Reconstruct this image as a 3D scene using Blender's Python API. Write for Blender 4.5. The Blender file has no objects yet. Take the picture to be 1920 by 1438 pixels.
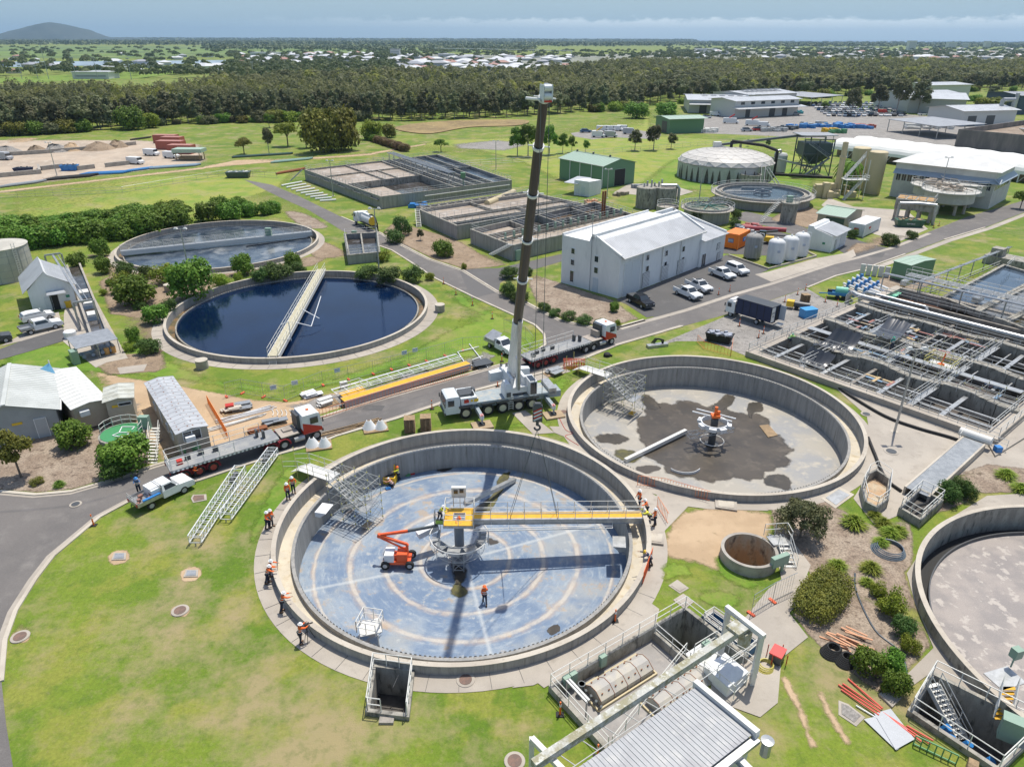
import bpy,bmesh,math,random
import numpy as np
from mathutils import Vector as V3,Matrix,geometry
R=math.radians;PI=math.pi;rnd=random.Random(7)
S=bpy.context.scene;COL=S.collection
F=1332.;TH=math.atan(647/F);H=38.;ROLL=0.003
cd=bpy.data.cameras.new('camera');cam=bpy.data.objects.new('camera',cd);COL.objects.link(cam)
cam.location=(0,0,H);cam.rotation_euler=(PI/2-TH,0,0)
cam.rotation_euler=(Matrix.Rotation(PI/2-TH,3,'X')@Matrix.Rotation(ROLL,3,'Z')).to_euler()
cd.sensor_width=36;cd.lens=F/1920*36;cd.clip_end=200000;cd.clip_start=.5
S.camera=cam
SUN_EL=R(70);sdir=V3((.50*math.cos(SUN_EL)/1,.866*math.cos(SUN_EL),math.sin(SUN_EL)))
sl=bpy.data.lights.new('sun','SUN');sl.energy=4.1;sl.angle=R(.6);sl.color=(1,.945,.85)
so=bpy.data.objects.new('sun',sl);COL.objects.link(so);so.rotation_euler=sdir.to_track_quat('Z','Y').to_euler();so.location=(0,0,60)
W=bpy.data.worlds.new('World');S.world=W;W.use_nodes=True
nt=W.node_tree;N=nt.nodes;L=nt.links
bg=N['Background'];sky=N.new('ShaderNodeTexSky');sky.sky_type='NISHITA';sky.sun_disc=False
sky.sun_elevation=SUN_EL;sky.sun_rotation=math.atan2(sdir.x,sdir.y);sky.air_density=1.0;sky.dust_density=1.5;sky.ozone_density=1.5
tc=N.new('ShaderNodeTexCoord');sp=N.new('ShaderNodeSeparateXYZ');L.new(tc.outputs['Generated'],sp.inputs[0])
def wmath(op,a,b=None,c=None):
 m=N.new('ShaderNodeMath');m.operation=op
 for i,x in enumerate((a,b,c)):
  if x is None:continue
  if isinstance(x,(int,float)):m.inputs[i].default_value=x
  else:L.new(x,m.inputs[i])
 return m.outputs[0]
z=sp.outputs[2]
mp=N.new('ShaderNodeMapping');mp.inputs['Scale'].default_value=(55,55,130);L.new(tc.outputs['Generated'],mp.inputs[0])
n1=N.new('ShaderNodeTexNoise');n1.inputs['Scale'].default_value=1;n1.inputs['Detail'].default_value=7;n1.inputs['Roughness'].default_value=.6;L.new(mp.outputs[0],n1.inputs[0])
top=wmath('ADD',wmath('MULTIPLY',wmath('SUBTRACT',n1.outputs[0],.5),.020),.0225)
m_top=wmath('SMOOTH_MAX' if False else 'SUBTRACT',top,z);m_top=wmath('MULTIPLY',m_top,260);
cl=N.new('ShaderNodeClamp');L.new(m_top,cl.inputs[0])
gate=N.new('ShaderNodeMapRange');gate.inputs[1].default_value=-.35;gate.inputs[2].default_value=.12;L.new(sp.outputs[0],gate.inputs[0])
cmask=wmath('MULTIPLY',cl.outputs[0],gate.outputs[0])
fall=N.new('ShaderNodeMapRange');fall.inputs[1].default_value=.0;fall.inputs[2].default_value=.026;fall.inputs[3].default_value=.30;fall.inputs[4].default_value=.75;L.new(z,fall.inputs[0])
cmask=wmath('MULTIPLY',cmask,fall.outputs[0])
veil=N.new('ShaderNodeMapRange');veil.inputs[1].default_value=0;veil.inputs[2].default_value=.35;veil.inputs[3].default_value=.92;veil.inputs[4].default_value=0.0;L.new(z,veil.inputs[0])
mx0=N.new('ShaderNodeMixRGB');L.new(veil.outputs[0],mx0.inputs[0]);L.new(sky.outputs[0],mx0.inputs[1]);mx0.inputs[2].default_value=(2.75,3.95,4.75,1)
mx=N.new('ShaderNodeMixRGB');L.new(cmask,mx.inputs[0]);L.new(mx0.outputs[0],mx.inputs[1]);mx.inputs[2].default_value=(7.6,8.1,8.3,1)
L.new(mx.outputs[0],bg.inputs[0]);bg.inputs[1].default_value=.13
S.view_settings.view_transform='Standard';S.view_settings.look='None';S.view_settings.exposure=.14;S.view_settings.gamma=1
S.render.engine='CYCLES';S.cycles.max_bounces=5;S.cycles.diffuse_bounces=3;S.cycles.glossy_bounces=2;S.cycles.transparent_max_bounces=6;S.cycles.volume_bounces=0
S.cycles.use_adaptive_sampling=True
sT,cT=math.sin(TH),math.cos(TH)
def G(u,v,z=0.):
 u=u-960;v=v-719
 u,v=u*math.cos(ROLL)+v*math.sin(ROLL),-u*math.sin(ROLL)+v*math.cos(ROLL)
 D=v*cT+F*sT
 return V3(((H-z)*u/D,(H-z)*(F*cT-v*sT)/D,z))
def GP(pts,z=0.):return[G(p[0],p[1],z)for p in pts]
def HZ(u,vb,vt,zb=0):
 return H-G(u,vb,zb).y/(G(u,vt,H-1).y)
MATS={}
def _col(c):return(c[0],c[1],c[2],1)if len(c)==3 else c
def M(name,c1,c2=None,c3=None,s1=.25,s2=2.5,rough=.8,metal=0.,bump=0.,bs=12.,grain=.12,sc=(1,1,1),w1=(.4,.6),w2=(.5,.7),spec=.5,rand=0.,gs=25.):
 if name in MATS:return MATS[name]
 m=bpy.data.materials.new(name);m.use_nodes=True;t=m.node_tree;n=t.nodes;l=t.links;b=n['Principled BSDF']
 MATS[name]=m
 b.inputs['Roughness'].default_value=rough;b.inputs['Metallic'].default_value=metal
 if 'Specular IOR Level' in b.inputs:b.inputs['Specular IOR Level'].default_value=spec
 tc=n.new('ShaderNodeTexCoord');mp=n.new('ShaderNodeMapping');mp.inputs['Scale'].default_value=sc
 l.new(tc.outputs['Object'],mp.inputs[0]);vec=mp.outputs[0]
 def noise(s,d=5,r=.6):
  x=n.new('ShaderNodeTexNoise');x.inputs['Scale'].default_value=s;x.inputs['Detail'].default_value=d;x.inputs['Roughness'].default_value=r
  l.new(vec,x.inputs[0]);return x.outputs[0]
 def ramp(x,a,b_):
  k=n.new('ShaderNodeMapRange');k.interpolation_type='SMOOTHSTEP';k.inputs[1].default_value=a;k.inputs[2].default_value=b_;l.new(x,k.inputs[0]);return k.outputs[0]
 def mix(fac,a,b_,mode='MIX'):
  k=n.new('ShaderNodeMixRGB');k.blend_type=mode
  if isinstance(fac,(int,float)):k.inputs[0].default_value=fac
  else:l.new(fac,k.inputs[0])
  for i,x in((1,a),(2,b_)):
   if isinstance(x,tuple):k.inputs[i].default_value=_col(x)
   else:l.new(x,k.inputs[i])
  return k.outputs[0]
 col=_col(c1)
 if c2:col=mix(ramp(noise(s1),*w1),col,_col(c2))
 if c3:col=mix(ramp(noise(s2),*w2),col,_col(c3))
 if grain:
  g=noise(gs,3,.7);k=n.new('ShaderNodeMapRange');k.inputs[1].default_value=.25;k.inputs[2].default_value=.75;k.inputs[3].default_value=1-grain;k.inputs[4].default_value=1+grain;l.new(g,k.inputs[0])
  v=n.new('ShaderNodeCombineXYZ')
  for i in range(3):l.new(k.outputs[0],v.inputs[i])
  col=mix(1.,col,v.outputs[0],'MULTIPLY')
 if rand:
  oi=n.new('ShaderNodeObjectInfo');k=n.new('ShaderNodeMapRange');k.inputs[3].default_value=1-rand;k.inputs[4].default_value=1+rand;l.new(oi.outputs['Random'],k.inputs[0])
  hs=n.new('ShaderNodeHueSaturation');l.new(k.outputs[0],hs.inputs['Value'])
  k2=n.new('ShaderNodeMapRange');k2.inputs[3].default_value=.5-rand*.08;k2.inputs[4].default_value=.5+rand*.08;l.new(oi.outputs['Random'],k2.inputs[0]);l.new(k2.outputs[0],hs.inputs['Hue'])
  l.new(col,hs.inputs['Color']);col=hs.outputs[0]
 if isinstance(col,tuple):b.inputs['Base Color'].default_value=col
 else:l.new(col,b.inputs['Base Color'])
 if bump:
  bp=n.new('ShaderNodeBump');bp.inputs['Strength'].default_value=bump;bp.inputs['Distance'].default_value=.05;l.new(noise(bs,4),bp.inputs['Height']);l.new(bp.outputs[0],b.inputs['Normal'])
 return m
def leafmat(name,c1,c2,c3,rand=.25,s1=.9):
 m=M(name,c1,c2,c3,s1=s1,s2=s1*2.7,rough=.6,grain=.25,rand=rand,spec=.25,gs=9.)
 t=m.node_tree;b=t.nodes['Principled BSDF'];o=t.nodes['Material Output']
 tr=t.nodes.new('ShaderNodeBsdfTranslucent');src=b.inputs['Base Color'].links[0].from_socket;t.links.new(src,tr.inputs[0])
 ms=t.nodes.new('ShaderNodeMixShader');ms.inputs[0].default_value=.28;t.links.new(b.outputs[0],ms.inputs[1]);t.links.new(tr.outputs[0],ms.inputs[2]);t.links.new(ms.outputs[0],o.inputs[0])
 return m
def P(name,c,rough=.45,grain=.06,metal=0.):return M(name,c,rough=rough,grain=grain,metal=metal,gs=4.)
conc=M('concrete',(.40,.37,.32),(.33,.30,.26),(.26,.24,.21),s1=.5,s2=1.7,grain=.15,bump=.15)
cP=M('concrete_pale',(.52,.47,.39),(.44,.39,.32),(.36,.31,.25),s1=.25,s2=2.2,grain=.10,w2=(.55,.75))
cQ=M('concrete_path',(.43,.385,.325),(.36,.32,.27),(.30,.265,.22),s1=.12,s2=.9,grain=.12,w2=(.5,.8))
conclaunder=M('concrete_launder',(.60,.53,.41),(.50,.45,.36),(.46,.38,.25),s1=.3,s2=1.3,grain=.08)
concwall=M('concrete_wall',(.34,.33,.31),(.27,.265,.25),(.20,.19,.17),s1=1.3,s2=2.4,sc=(1.6,1.6,.12),grain=.15,w2=(.52,.75))
cD=M('concrete_stained',(.36,.34,.29),(.26,.245,.21),(.095,.09,.078),s1=1.2,s2=2.2,sc=(1,1,.35),grain=.2,w2=(.50,.70))
asphalt=M('asphalt',(.165,.152,.142),(.135,.126,.12),(.205,.19,.175),s1=.08,s2=.5,grain=.25,rough=.9,w2=(.5,.75),gs=18)
asphalt2=M('asphalt_dark',(.10,.097,.095),(.125,.12,.117),(.155,.15,.145),s1=.06,s2=.4,grain=.25,rough=.9,w2=(.55,.8),gs=18)
dirt=M('dirt',(.26,.19,.125),(.32,.24,.165),(.17,.125,.085),s1=.25,s2=1.1,grain=.4,rough=.95,bump=.5,bs=6,gs=5)
mulch=M('mulch',(.25,.19,.14),(.33,.265,.20),(.15,.11,.08),s1=.35,s2=1.6,grain=.5,rough=.95,bump=.8,bs=7,gs=6)
sand=M('sand',(.50,.365,.23),(.42,.30,.185),(.33,.24,.14),s1=.2,s2=1.3,grain=.15,rough=.95,bump=.3,bs=4,w2=(.58,.75))
gravel=M('gravel',(.25,.235,.215),(.31,.29,.265),(.17,.16,.15),s1=.3,s2=1.4,grain=.45,rough=.95,bump=.6,bs=8,gs=7)
yard=M('yard_dirt',(.46,.37,.28),(.38,.31,.24),(.52,.45,.36),s1=.08,s2=.4,grain=.2,rough=.95)
Wt=P('paint_white',(.74,.75,.75));ow=P('paint_offwhite',(.66,.65,.61));cream=P('paint_cream',(.55,.46,.28),.6)
wallw=M('wall_white',(.74,.75,.745),(.68,.69,.69),(.48,.50,.50),s1=.3,s2=1.1,sc=(1,1,.3),grain=.04,w2=(.55,.85),gs=3)
gp=P('paint_grey',(.25,.27,.29));dY=P('dark_grey',(.07,.075,.08));black=P('rubber',(.018,.018,.018),.75);gv=M('galvanised',(.46,.47,.47),(.38,.39,.39),s1=2.,rough=.4,metal=.6,grain=.08)
rM=P('rail_galv',(.50,.50,.48),.45);rW=P('rail_white',(.68,.67,.62),.5);scaf=P('scaffold_steel',(.52,.52,.47),.45);scafy=P('scaffold_yellow',(.62,.56,.16),.5)
yellow=M('grating_yellow',(.72,.40,.02),(.62,.34,.02),s1=2.5,grain=.12,rough=.6,gs=9);blue=P('paint_blue',(.03,.20,.52));red=P('paint_red',(.50,.035,.02));redm=P('mudguard_red',(.30,.03,.045));orange=P('plastic_orange',(.85,.16,.02),.5);gold=P('paint_yellow',(.75,.48,.03))
glass=M('window_glass',(.03,.04,.05),rough=.08,grain=0,spec=.8);navy=P('curtain_navy',(.012,.022,.07),.6);green=P('sheet_green',(.12,.24,.14),.5);greenr=P('roof_green',(.34,.45,.36),.5);boxg=P('box_green',(.25,.36,.28));bing=P('bin_green',(.10,.28,.12))
roofz=M('roof_zinc',(.54,.55,.56),(.47,.48,.49),(.48,.47,.45),s1=.3,s2=1.2,rough=.4,metal=.15,grain=.05,w2=(.58,.8));roofg=M('roof_grey_ribbed',(.34,.35,.365),(.29,.295,.31),(.40,.40,.40),s1=.4,s2=1.4,rough=.45,metal=.2,grain=.06)
timber=M('timber',(.36,.25,.14),(.26,.18,.10),s1=3,grain=.25);ply=M('plywood',(.42,.32,.2),(.36,.27,.17),s1=2,grain=.1)
poly=P('fabric_white',(.78,.78,.74),.7);rust=P('rust',(.24,.085,.03),.8);tarp=P('tarp_black',(.06,.065,.075),.28);beige=P('cladding_beige',(.42,.37,.29),.7)
skin=P('skin',(.45,.27,.18),.6);hiv=P('hi_vis_orange',(.92,.16,.02),.7);hivy=P('hi_vis_yellow',(.72,.72,.05),.7);trou=P('trousers_navy',(.02,.028,.055),.85);boot=P('boots_brown',(.10,.06,.03),.8);reflm=P('reflective_tape',(.75,.76,.74),.4)
bark=M('bark',(.17,.14,.11),(.10,.08,.065),s1=3,grain=.3,rough=.95);barkp=M('bark_pale',(.38,.35,.31),(.26,.23,.2),s1=3,grain=.3,rough=.95)
steel=P('steel_dark',(.10,.115,.12),.5);headl=P('headlight_glass',(.75,.77,.78),.15);taill=P('tail_light_red',(.45,.02,.02),.3)
lf_g=leafmat('leaves_green',(.11,.205,.025),(.165,.28,.036),(.23,.335,.055));lf_d=leafmat('leaves_dark',(.065,.12,.026),(.10,.165,.036),(.145,.21,.05));lf_y=leafmat('leaves_lime',(.19,.27,.028),(.26,.33,.035),(.33,.38,.06));lf_o=leafmat('leaves_olive',(.13,.145,.066),(.19,.195,.085),(.25,.24,.12),rand=.35,s1=.4);lf_b=leafmat('leaves_bronze',(.16,.165,.03),(.23,.22,.04),(.12,.14,.03));lf_r=leafmat('leaves_red',(.22,.03,.04),(.13,.07,.03),(.28,.04,.05))
def base_of(p):
 v=V3((0,0,0))
 while p is not None:v+=p.location;p=p.parent
 return v
class Q:
 def __init__(s):s.v=[];s.f=[];s.m=[]
 def add(s,vs,fs,mi=0):
  o=len(s.v);s.v.extend(vs);s.f.extend([tuple(i+o for i in f)for f in fs]);s.m.extend([mi]*len(fs));return s
 def box(s,c,d,rz=0.,mi=0,bz=True):
  x,y,z=d[0]/2,d[1]/2,d[2];z0=c[2]if bz else c[2]-z/2
  ca,sa=math.cos(rz),math.sin(rz);vs=[]
  for zz in(z0,z0+z):
   for a,b in((-x,-y),(x,-y),(x,y),(-x,y)):vs.append((c[0]+a*ca-b*sa,c[1]+a*sa+b*ca,zz))
  return s.add(vs,[(3,2,1,0),(4,5,6,7),(0,1,5,4),(1,2,6,5),(2,3,7,6),(3,0,4,7)],mi)
 def taper(s,c,d,d2,h,rz=0.,mi=0,off=(0,0)):
  ca,sa=math.cos(rz),math.sin(rz);vs=[]
  for(x,y),zz,(ox,oy)in(((d[0]/2,d[1]/2),c[2],(0,0)),((d2[0]/2,d2[1]/2),c[2]+h,off)):
   for a,b in((-x,-y),(x,-y),(x,y),(-x,y)):
    a+=ox;b+=oy;vs.append((c[0]+a*ca-b*sa,c[1]+a*sa+b*ca,zz))
  return s.add(vs,[(3,2,1,0),(4,5,6,7),(0,1,5,4),(1,2,6,5),(2,3,7,6),(3,0,4,7)],mi)
 def be(s,p,q,w,h=None,mi=0):
  h=h or w;p=V3(p);q=V3(q);d=q-p
  if d.length<1e-5:return s
  d.normalize();up=V3((0,0,1))if abs(d.z)<.95 else V3((0,1,0));a=d.cross(up).normalized()*(w/2);b=a.cross(d).normalized()*(h/2)
  return s.add([tuple(x)for x in(p-a-b,p+a-b,p+a+b,p-a+b,q-a-b,q+a-b,q+a+b,q-a+b)],[(3,2,1,0),(4,5,6,7),(0,1,5,4),(1,2,6,5),(2,3,7,6),(3,0,4,7)],mi)
 def tu(s,p,q,r,r2=None,n=8,mi=0,cap=True):
  r2=r if r2 is None else r2;p=V3(p);q=V3(q);d=q-p
  if d.length<1e-5:return s
  d.normalize();up=V3((0,0,1))if abs(d.z)<.95 else V3((0,1,0));a=d.cross(up).normalized();b=a.cross(d).normalized();vs=[]
  for c,rr in((p,r),(q,r2)):
   for i in range(n):t=2*PI*i/n;vs.append(tuple(c+a*(rr*math.cos(t))+b*(rr*math.sin(t))))
  fs=[(i,(i+1)%n,n+(i+1)%n,n+i)for i in range(n)]
  if cap:fs+=[tuple(range(n-1,-1,-1)),tuple(range(n,2*n))]
  return s.add(vs,fs,mi)
 def pipe(s,pts,r,n=6,mi=0):
  for a,b in zip(pts,pts[1:]):s.tu(a,b,r,n=n,mi=mi)
  return s
 def La(s,prof,n=32,c=(0,0,0),mi=0,close=False,a0=0.,a1=2*PI):
  full=abs(a1-a0-2*PI)<1e-6;k=n if full else n+1;vs=[]
  for r,z in prof:
   for i in range(k):t=a0+(a1-a0)*i/n;vs.append((c[0]+r*math.cos(t),c[1]+r*math.sin(t),c[2]+z))
  fs=[];m=len(prof)
  for j in range(m-1+(1 if close else 0)):
   j2=(j+1)%m
   for i in range(n):
    i2=(i+1)%k if full else i+1
    fs.append((j*k+i,j*k+i2,j2*k+i2,j2*k+i))
  return s.add(vs,fs,mi)
 def disc(s,c,r,n=32,mi=0,rx=None):
  return s.add([(c[0]+r*math.cos(2*PI*i/n),c[1]+r*math.sin(2*PI*i/n),c[2])for i in range(n)],[tuple(range(n))],mi)
 def pr(s,poly,z0,z1,mi=0):
  n=len(poly);a=sum(poly[i][0]*poly[(i+1)%n][1]-poly[(i+1)%n][0]*poly[i][1]for i in range(n))
  if a<0:poly=poly[::-1]
  vs=[(p[0],p[1],z0)for p in poly]+[(p[0],p[1],z1)for p in poly]
  fs=[(i,(i+1)%n,n+(i+1)%n,n+i)for i in range(n)]+[tuple(range(n-1,-1,-1)),tuple(range(n,2*n))]
  return s.add(vs,fs,mi)
 def Ws(s,path,w,z0,z1,mi=0,closed=False):
  n=len(path);P2=[V3((p[0],p[1]))for p in path];off=[]
  for i in range(n):
   a=P2[(i-1)%n]if(closed or i>0)else P2[i];b=P2[(i+1)%n]if(closed or i<n-1)else P2[i]
   d1=(P2[i]-a);d2=(b-P2[i]);d1=d1.normalized()if d1.length>1e-6 else d2.normalized();d2=d2.normalized()if d2.length>1e-6 else d1
   t=(d1+d2);t=t.normalized()if t.length>1e-6 else d1;nn=V3((-t.y,t.x));c=max(.35,nn.dot(V3((-d1.y,d1.x))));off.append(nn*(w/2/c))
  vs=[]
  for i in range(n):
   for sg in(-1,1):
    q=P2[i]+off[i]*sg;vs+=[(q.x,q.y,z0),(q.x,q.y,z1)]
  fs=[]
  for i in range(n if closed else n-1):
   a=4*i;b=4*((i+1)%n);fs+=[(a,b,b+1,a+1),(a+1,b+1,b+3,a+3),(a+3,b+3,b+2,a+2)]
  if not closed:fs+=[(0,1,3,2),(4*n-4,4*n-2,4*n-1,4*n-3)]
  return s.add(vs,fs,mi)
 def Bd(s,name,mat,parent=None,smooth=False,loc=None):
  if not s.f:return None
  o0=base_of(parent)if loc is None else V3(loc)
  me=bpy.data.meshes.new(name);me.from_pydata([(v[0]-o0.x,v[1]-o0.y,v[2]-o0.z)for v in s.v],[],s.f)
  for mm in(mat if isinstance(mat,(list,tuple))else[mat]):me.materials.append(mm)
  if len(me.materials)>1:me.polygons.foreach_set('material_index',s.m)
  if smooth is True:me.polygons.foreach_set('use_smooth',[True]*len(s.f))
  o=bpy.data.objects.new(name,me);COL.objects.link(o);o.parent=parent
  if loc is not None and parent is None:o.location=o0
  elif loc is not None:o.location=o0-base_of(parent)
  me.update();return o
def tag(o,label=None,cat=None,group=None,kind=None):
 if label:o['label']=label
 if cat:o['category']=cat
 if group:o['group']=group
 if kind:o['kind']=kind
 return o
def Tg(name,label,cat,loc=(0,0,0),rz=0.,group=None):
 o=bpy.data.objects.new(name,None);COL.objects.link(o);o.location=loc;o.rotation_euler=(0,0,rz);o.empty_display_size=.2
 return tag(o,label,cat,group)
def dup(o,loc=None,rz=None,label=None,group=None,sc=None,parent=None):
 c=o.copy();COL.objects.link(c);c.parent=parent
 if loc is not None:c.location=loc
 if rz is not None:c.rotation_euler=(0,0,rz)
 if sc is not None:c.scale=(sc,sc,sc)if isinstance(sc,(int,float))else sc
 if label:c['label']=label
 if group:c['group']=group
 for ch in list(o.children):dup(ch,parent=c)
 return c
def place(o,loc,rz=0,sc=None):
 o.location=loc;o.rotation_euler=(0,0,rz)
 if sc is not None:o.scale=(sc,sc,sc)if isinstance(sc,(int,float))else sc
 return o
def text(body,size,mat,parent,loc,rot,name='lettering',ext=.004):
 cu=bpy.data.curves.new(name,'FONT');cu.body=body;cu.size=size;cu.extrude=ext;cu.align_x='CENTER';cu.align_y='CENTER'
 o=bpy.data.objects.new(name,cu);COL.objects.link(o);dg=bpy.context.evaluated_depsgraph_get();me=bpy.data.meshes.new_from_object(o.evaluated_get(dg));bpy.data.objects.remove(o)
 me.materials.clear();me.materials.append(mat);o=bpy.data.objects.new(name,me);COL.objects.link(o);o.parent=parent;o.location=loc;o.rotation_euler=rot;return o
def Sp(pts,n=6,closed=False):
 out=[];m=len(pts)
 for i in range(m if closed else m-1):
  g=lambda k:V3(pts[k%m])if closed else V3(pts[max(0,min(m-1,k))])
  a,b,c,d=g(i-1),g(i),g(i+1),g(i+2)
  for k in range(n):
   t=k/n;out.append(.5*((2*b)+(c-a)*t+(2*a-5*b+4*c-d)*t*t+(3*b-a-3*c+d)*t**3))
 if not closed:out.append(V3(pts[-1]))
 return out
def Ra(mb,path,h=1.05,r=.03,post=1.8,mids=(.5,),z=None,posts=True,mi=0,n=5):
 """tubular handrail along a 3-D path"""
 pts=[V3((p[0],p[1],p[2]if len(p)>2 and z is None else(z or 0)))for p in path]
 for a,b in zip(pts,pts[1:]):
  for k in(1.,)+tuple(mids):mb.tu(a+V3((0,0,h*k)),b+V3((0,0,h*k)),r,n=n,mi=mi,cap=False)
  if posts:
   m=max(1,round((b-a).length/post))
   for i in range(m):q=a.lerp(b,i/m);mb.tu(q,q+V3((0,0,h)),r,n=n,mi=mi,cap=False)
 if posts:mb.tu(pts[-1],pts[-1]+V3((0,0,h)),r,n=n,mi=mi,cap=False)
 return mb
HO=[]
def circ(c,r,n=72):return[(c[0]+r*math.cos(2*PI*i/n),c[1]+r*math.sin(2*PI*i/n))for i in range(n)]
def inpoly(x,y,p):
 r=False;j=len(p)-1
 for i in range(len(p)):
  if(p[i][1]>y)!=(p[j][1]>y)and x<(p[j][0]-p[i][0])*(y-p[i][1])/(p[j][1]-p[i][1])+p[i][0]:r=not r
  j=i
 return r
SOFT={}
def softmat(mat):
 if mat.name in SOFT:return SOFT[mat.name]
 m=mat.copy();SOFT[mat.name]=m;t=m.node_tree;n=t.nodes;l=t.links;b=n['Principled BSDF'];o=n['Material Output']
 a=n.new('ShaderNodeAttribute');a.attribute_name='fade';tc=n.new('ShaderNodeTexCoord');x=n.new('ShaderNodeTexNoise');x.inputs['Scale'].default_value=1.1;x.inputs['Detail'].default_value=9;x.inputs['Roughness'].default_value=.72;l.new(tc.outputs['Object'],x.inputs[0])
 s=n.new('ShaderNodeMath');s.operation='MULTIPLY_ADD';l.new(x.outputs[0],s.inputs[0]);s.inputs[1].default_value=1.6;s.inputs[2].default_value=-.80
 d=n.new('ShaderNodeMath');d.operation='ADD';l.new(a.outputs['Fac'],d.inputs[0]);l.new(s.outputs[0],d.inputs[1]);k=n.new('ShaderNodeMapRange');k.inputs[1].default_value=.24;k.inputs[2].default_value=.74;l.new(d.outputs[0],k.inputs[0])
 tr=n.new('ShaderNodeBsdfTransparent');ms=n.new('ShaderNodeMixShader');l.new(k.outputs[0],ms.inputs[0]);l.new(tr.outputs[0],ms.inputs[1]);l.new(b.outputs[0],ms.inputs[2]);l.new(ms.outputs[0],o.inputs[0]);return m
def Sh(name,poly,z,mat,zf=None,holes=True,kind='structure',extra=(),parent=None,label=None,cat=None,soft=0):
 poly=[(p[0],p[1])for p in poly];inner=None
 if soft:
  P2=[V3(p)for p in poly];n=len(P2);sg=1 if sum(P2[i].x*P2[(i+1)%n].y-P2[(i+1)%n].x*P2[i].y for i in range(n))>0 else-1;inner=[];mat=softmat(mat)
  for i in range(0,n,2 if n>30 else 1):
   d=(P2[(i+1)%n]-P2[i-1]);d=d.normalized()if d.length>1e-6 else V3((1,0));q=P2[i]+V3((-d.y,d.x))*sg*soft
   if inpoly(q.x,q.y,poly)and min((q-p).length for p in P2)>soft*.62:inner.append(q)
 xs=[p[0]for p in poly];ys=[p[1]for p in poly]
 hs=list(extra)
 if holes:hs+=[h for h in HO if max(q[0]for q in h)>min(xs)and min(q[0]for q in h)<max(xs)and max(q[1]for q in h)>min(ys)and min(q[1]for q in h)<max(ys)]
 V=[];E=[]
 if inner:V=[V3(q)for q in inner]
 for lp in[poly]+hs:
  o=len(V);V+=[V3(p[:2])for p in lp];E+=[(o+i,o+(i+1)%len(lp))for i in range(len(lp))]
 vv,ee,ff,_,_,_=geometry.delaunay_2d_cdt(V,E,[],0,1e-5)
 keep=[]
 for f in ff:
  cx=sum(vv[i].x for i in f)/3;cy=sum(vv[i].y for i in f)/3
  if inpoly(cx,cy,poly)and not any(inpoly(cx,cy,h)for h in hs):keep.append(tuple(f))
 mb=Q();mb.v=[(p.x,p.y,(zf(p.x,p.y)if zf else z))for p in vv];mb.f=keep;mb.m=[0]*len(keep)
 o=mb.Bd(name,mat,parent)
 if soft:
  at=o.data.attributes.new('fade','FLOAT','POINT');P2=[V3(p)for p in poly];n=len(P2)
  for i,p in enumerate(vv):
   m_=9e9
   for j in range(n):a=P2[j];e=P2[(j+1)%n]-a;m_=min(m_,(p-a-e*max(0,min(1,(p-a).dot(e)/(e.length_squared or 1)))).length)
   at.data[i].value=min(1,m_/soft)
 if parent is None:tag(o,label,cat,kind=kind)
 return o
def strip_poly(path,w0,w1):
 P2=[V3((p[0],p[1]))for p in path];a=[];b=[]
 for i in range(len(P2)):
  d=(P2[min(i+1,len(P2)-1)]-P2[max(i-1,0)]).normalized();nn=V3((-d.y,d.x));a.append(P2[i]+nn*w0);b.append(P2[i]+nn*w1)
 return a+b[::-1]
def kerb(path,w=.35,h=.12):
 p=[(q[0],q[1],0)for q in path];return tag(Q().Ws(p,w,-.05,h).Bd('kerb',cP),kind='structure')
CA=(-4.1,49.75);CB=(22.05,69.35);CC=(-32.4,103.0);CDD=(-59.0,141.6);CE=(45.3,36.35);CF=(19.2,45.7)
RA=15.85;RC=19.3;RE=15.6;RF=2.24
for c,r in((CA,RA),(CB,RA),(CC,RC),(CDD,19.2),(CE,RE)):HO.append(circ(c,r-.08,96))
HO.append(circ(CF,RF-.06,32))
CH1=[G(692,1336),G(762,1345),G(772,1262),G(703,1254)]
CH2=[G(1702,1338),G(1868,1452),G(1955,1370),G(1745,1268)]
for h in(CH1,CH2):HO.append([(p.x,p.y)for p in h])
PS_O=G(1028,1296);PS_U=(G(1263,1158)-PS_O).normalized();PS_V=V3((PS_U.y,-PS_U.x,0))
def PS(a,b,z=0):q=PS_O+PS_U*a+PS_V*b;return V3((q.x,q.y,z))
HO.append([(q.x,q.y)for q in(PS(.3,.3),PS(12.4,.3),PS(12.4,5.6),PS(.3,5.6))])
RB_O=G(1397,668);RB_U=(G(1850,830)-RB_O).normalized();RB_V=V3((-RB_U.y,RB_U.x,0))
def RB(a,b,z=0):q=RB_O+RB_U*a+RB_V*b;return V3((q.x,q.y,z))
HO.append([(q.x,q.y)for q in(RB(1.2,1.2),RB(28.6,1.2),RB(28.6,42.8),RB(1.2,42.8))])
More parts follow.
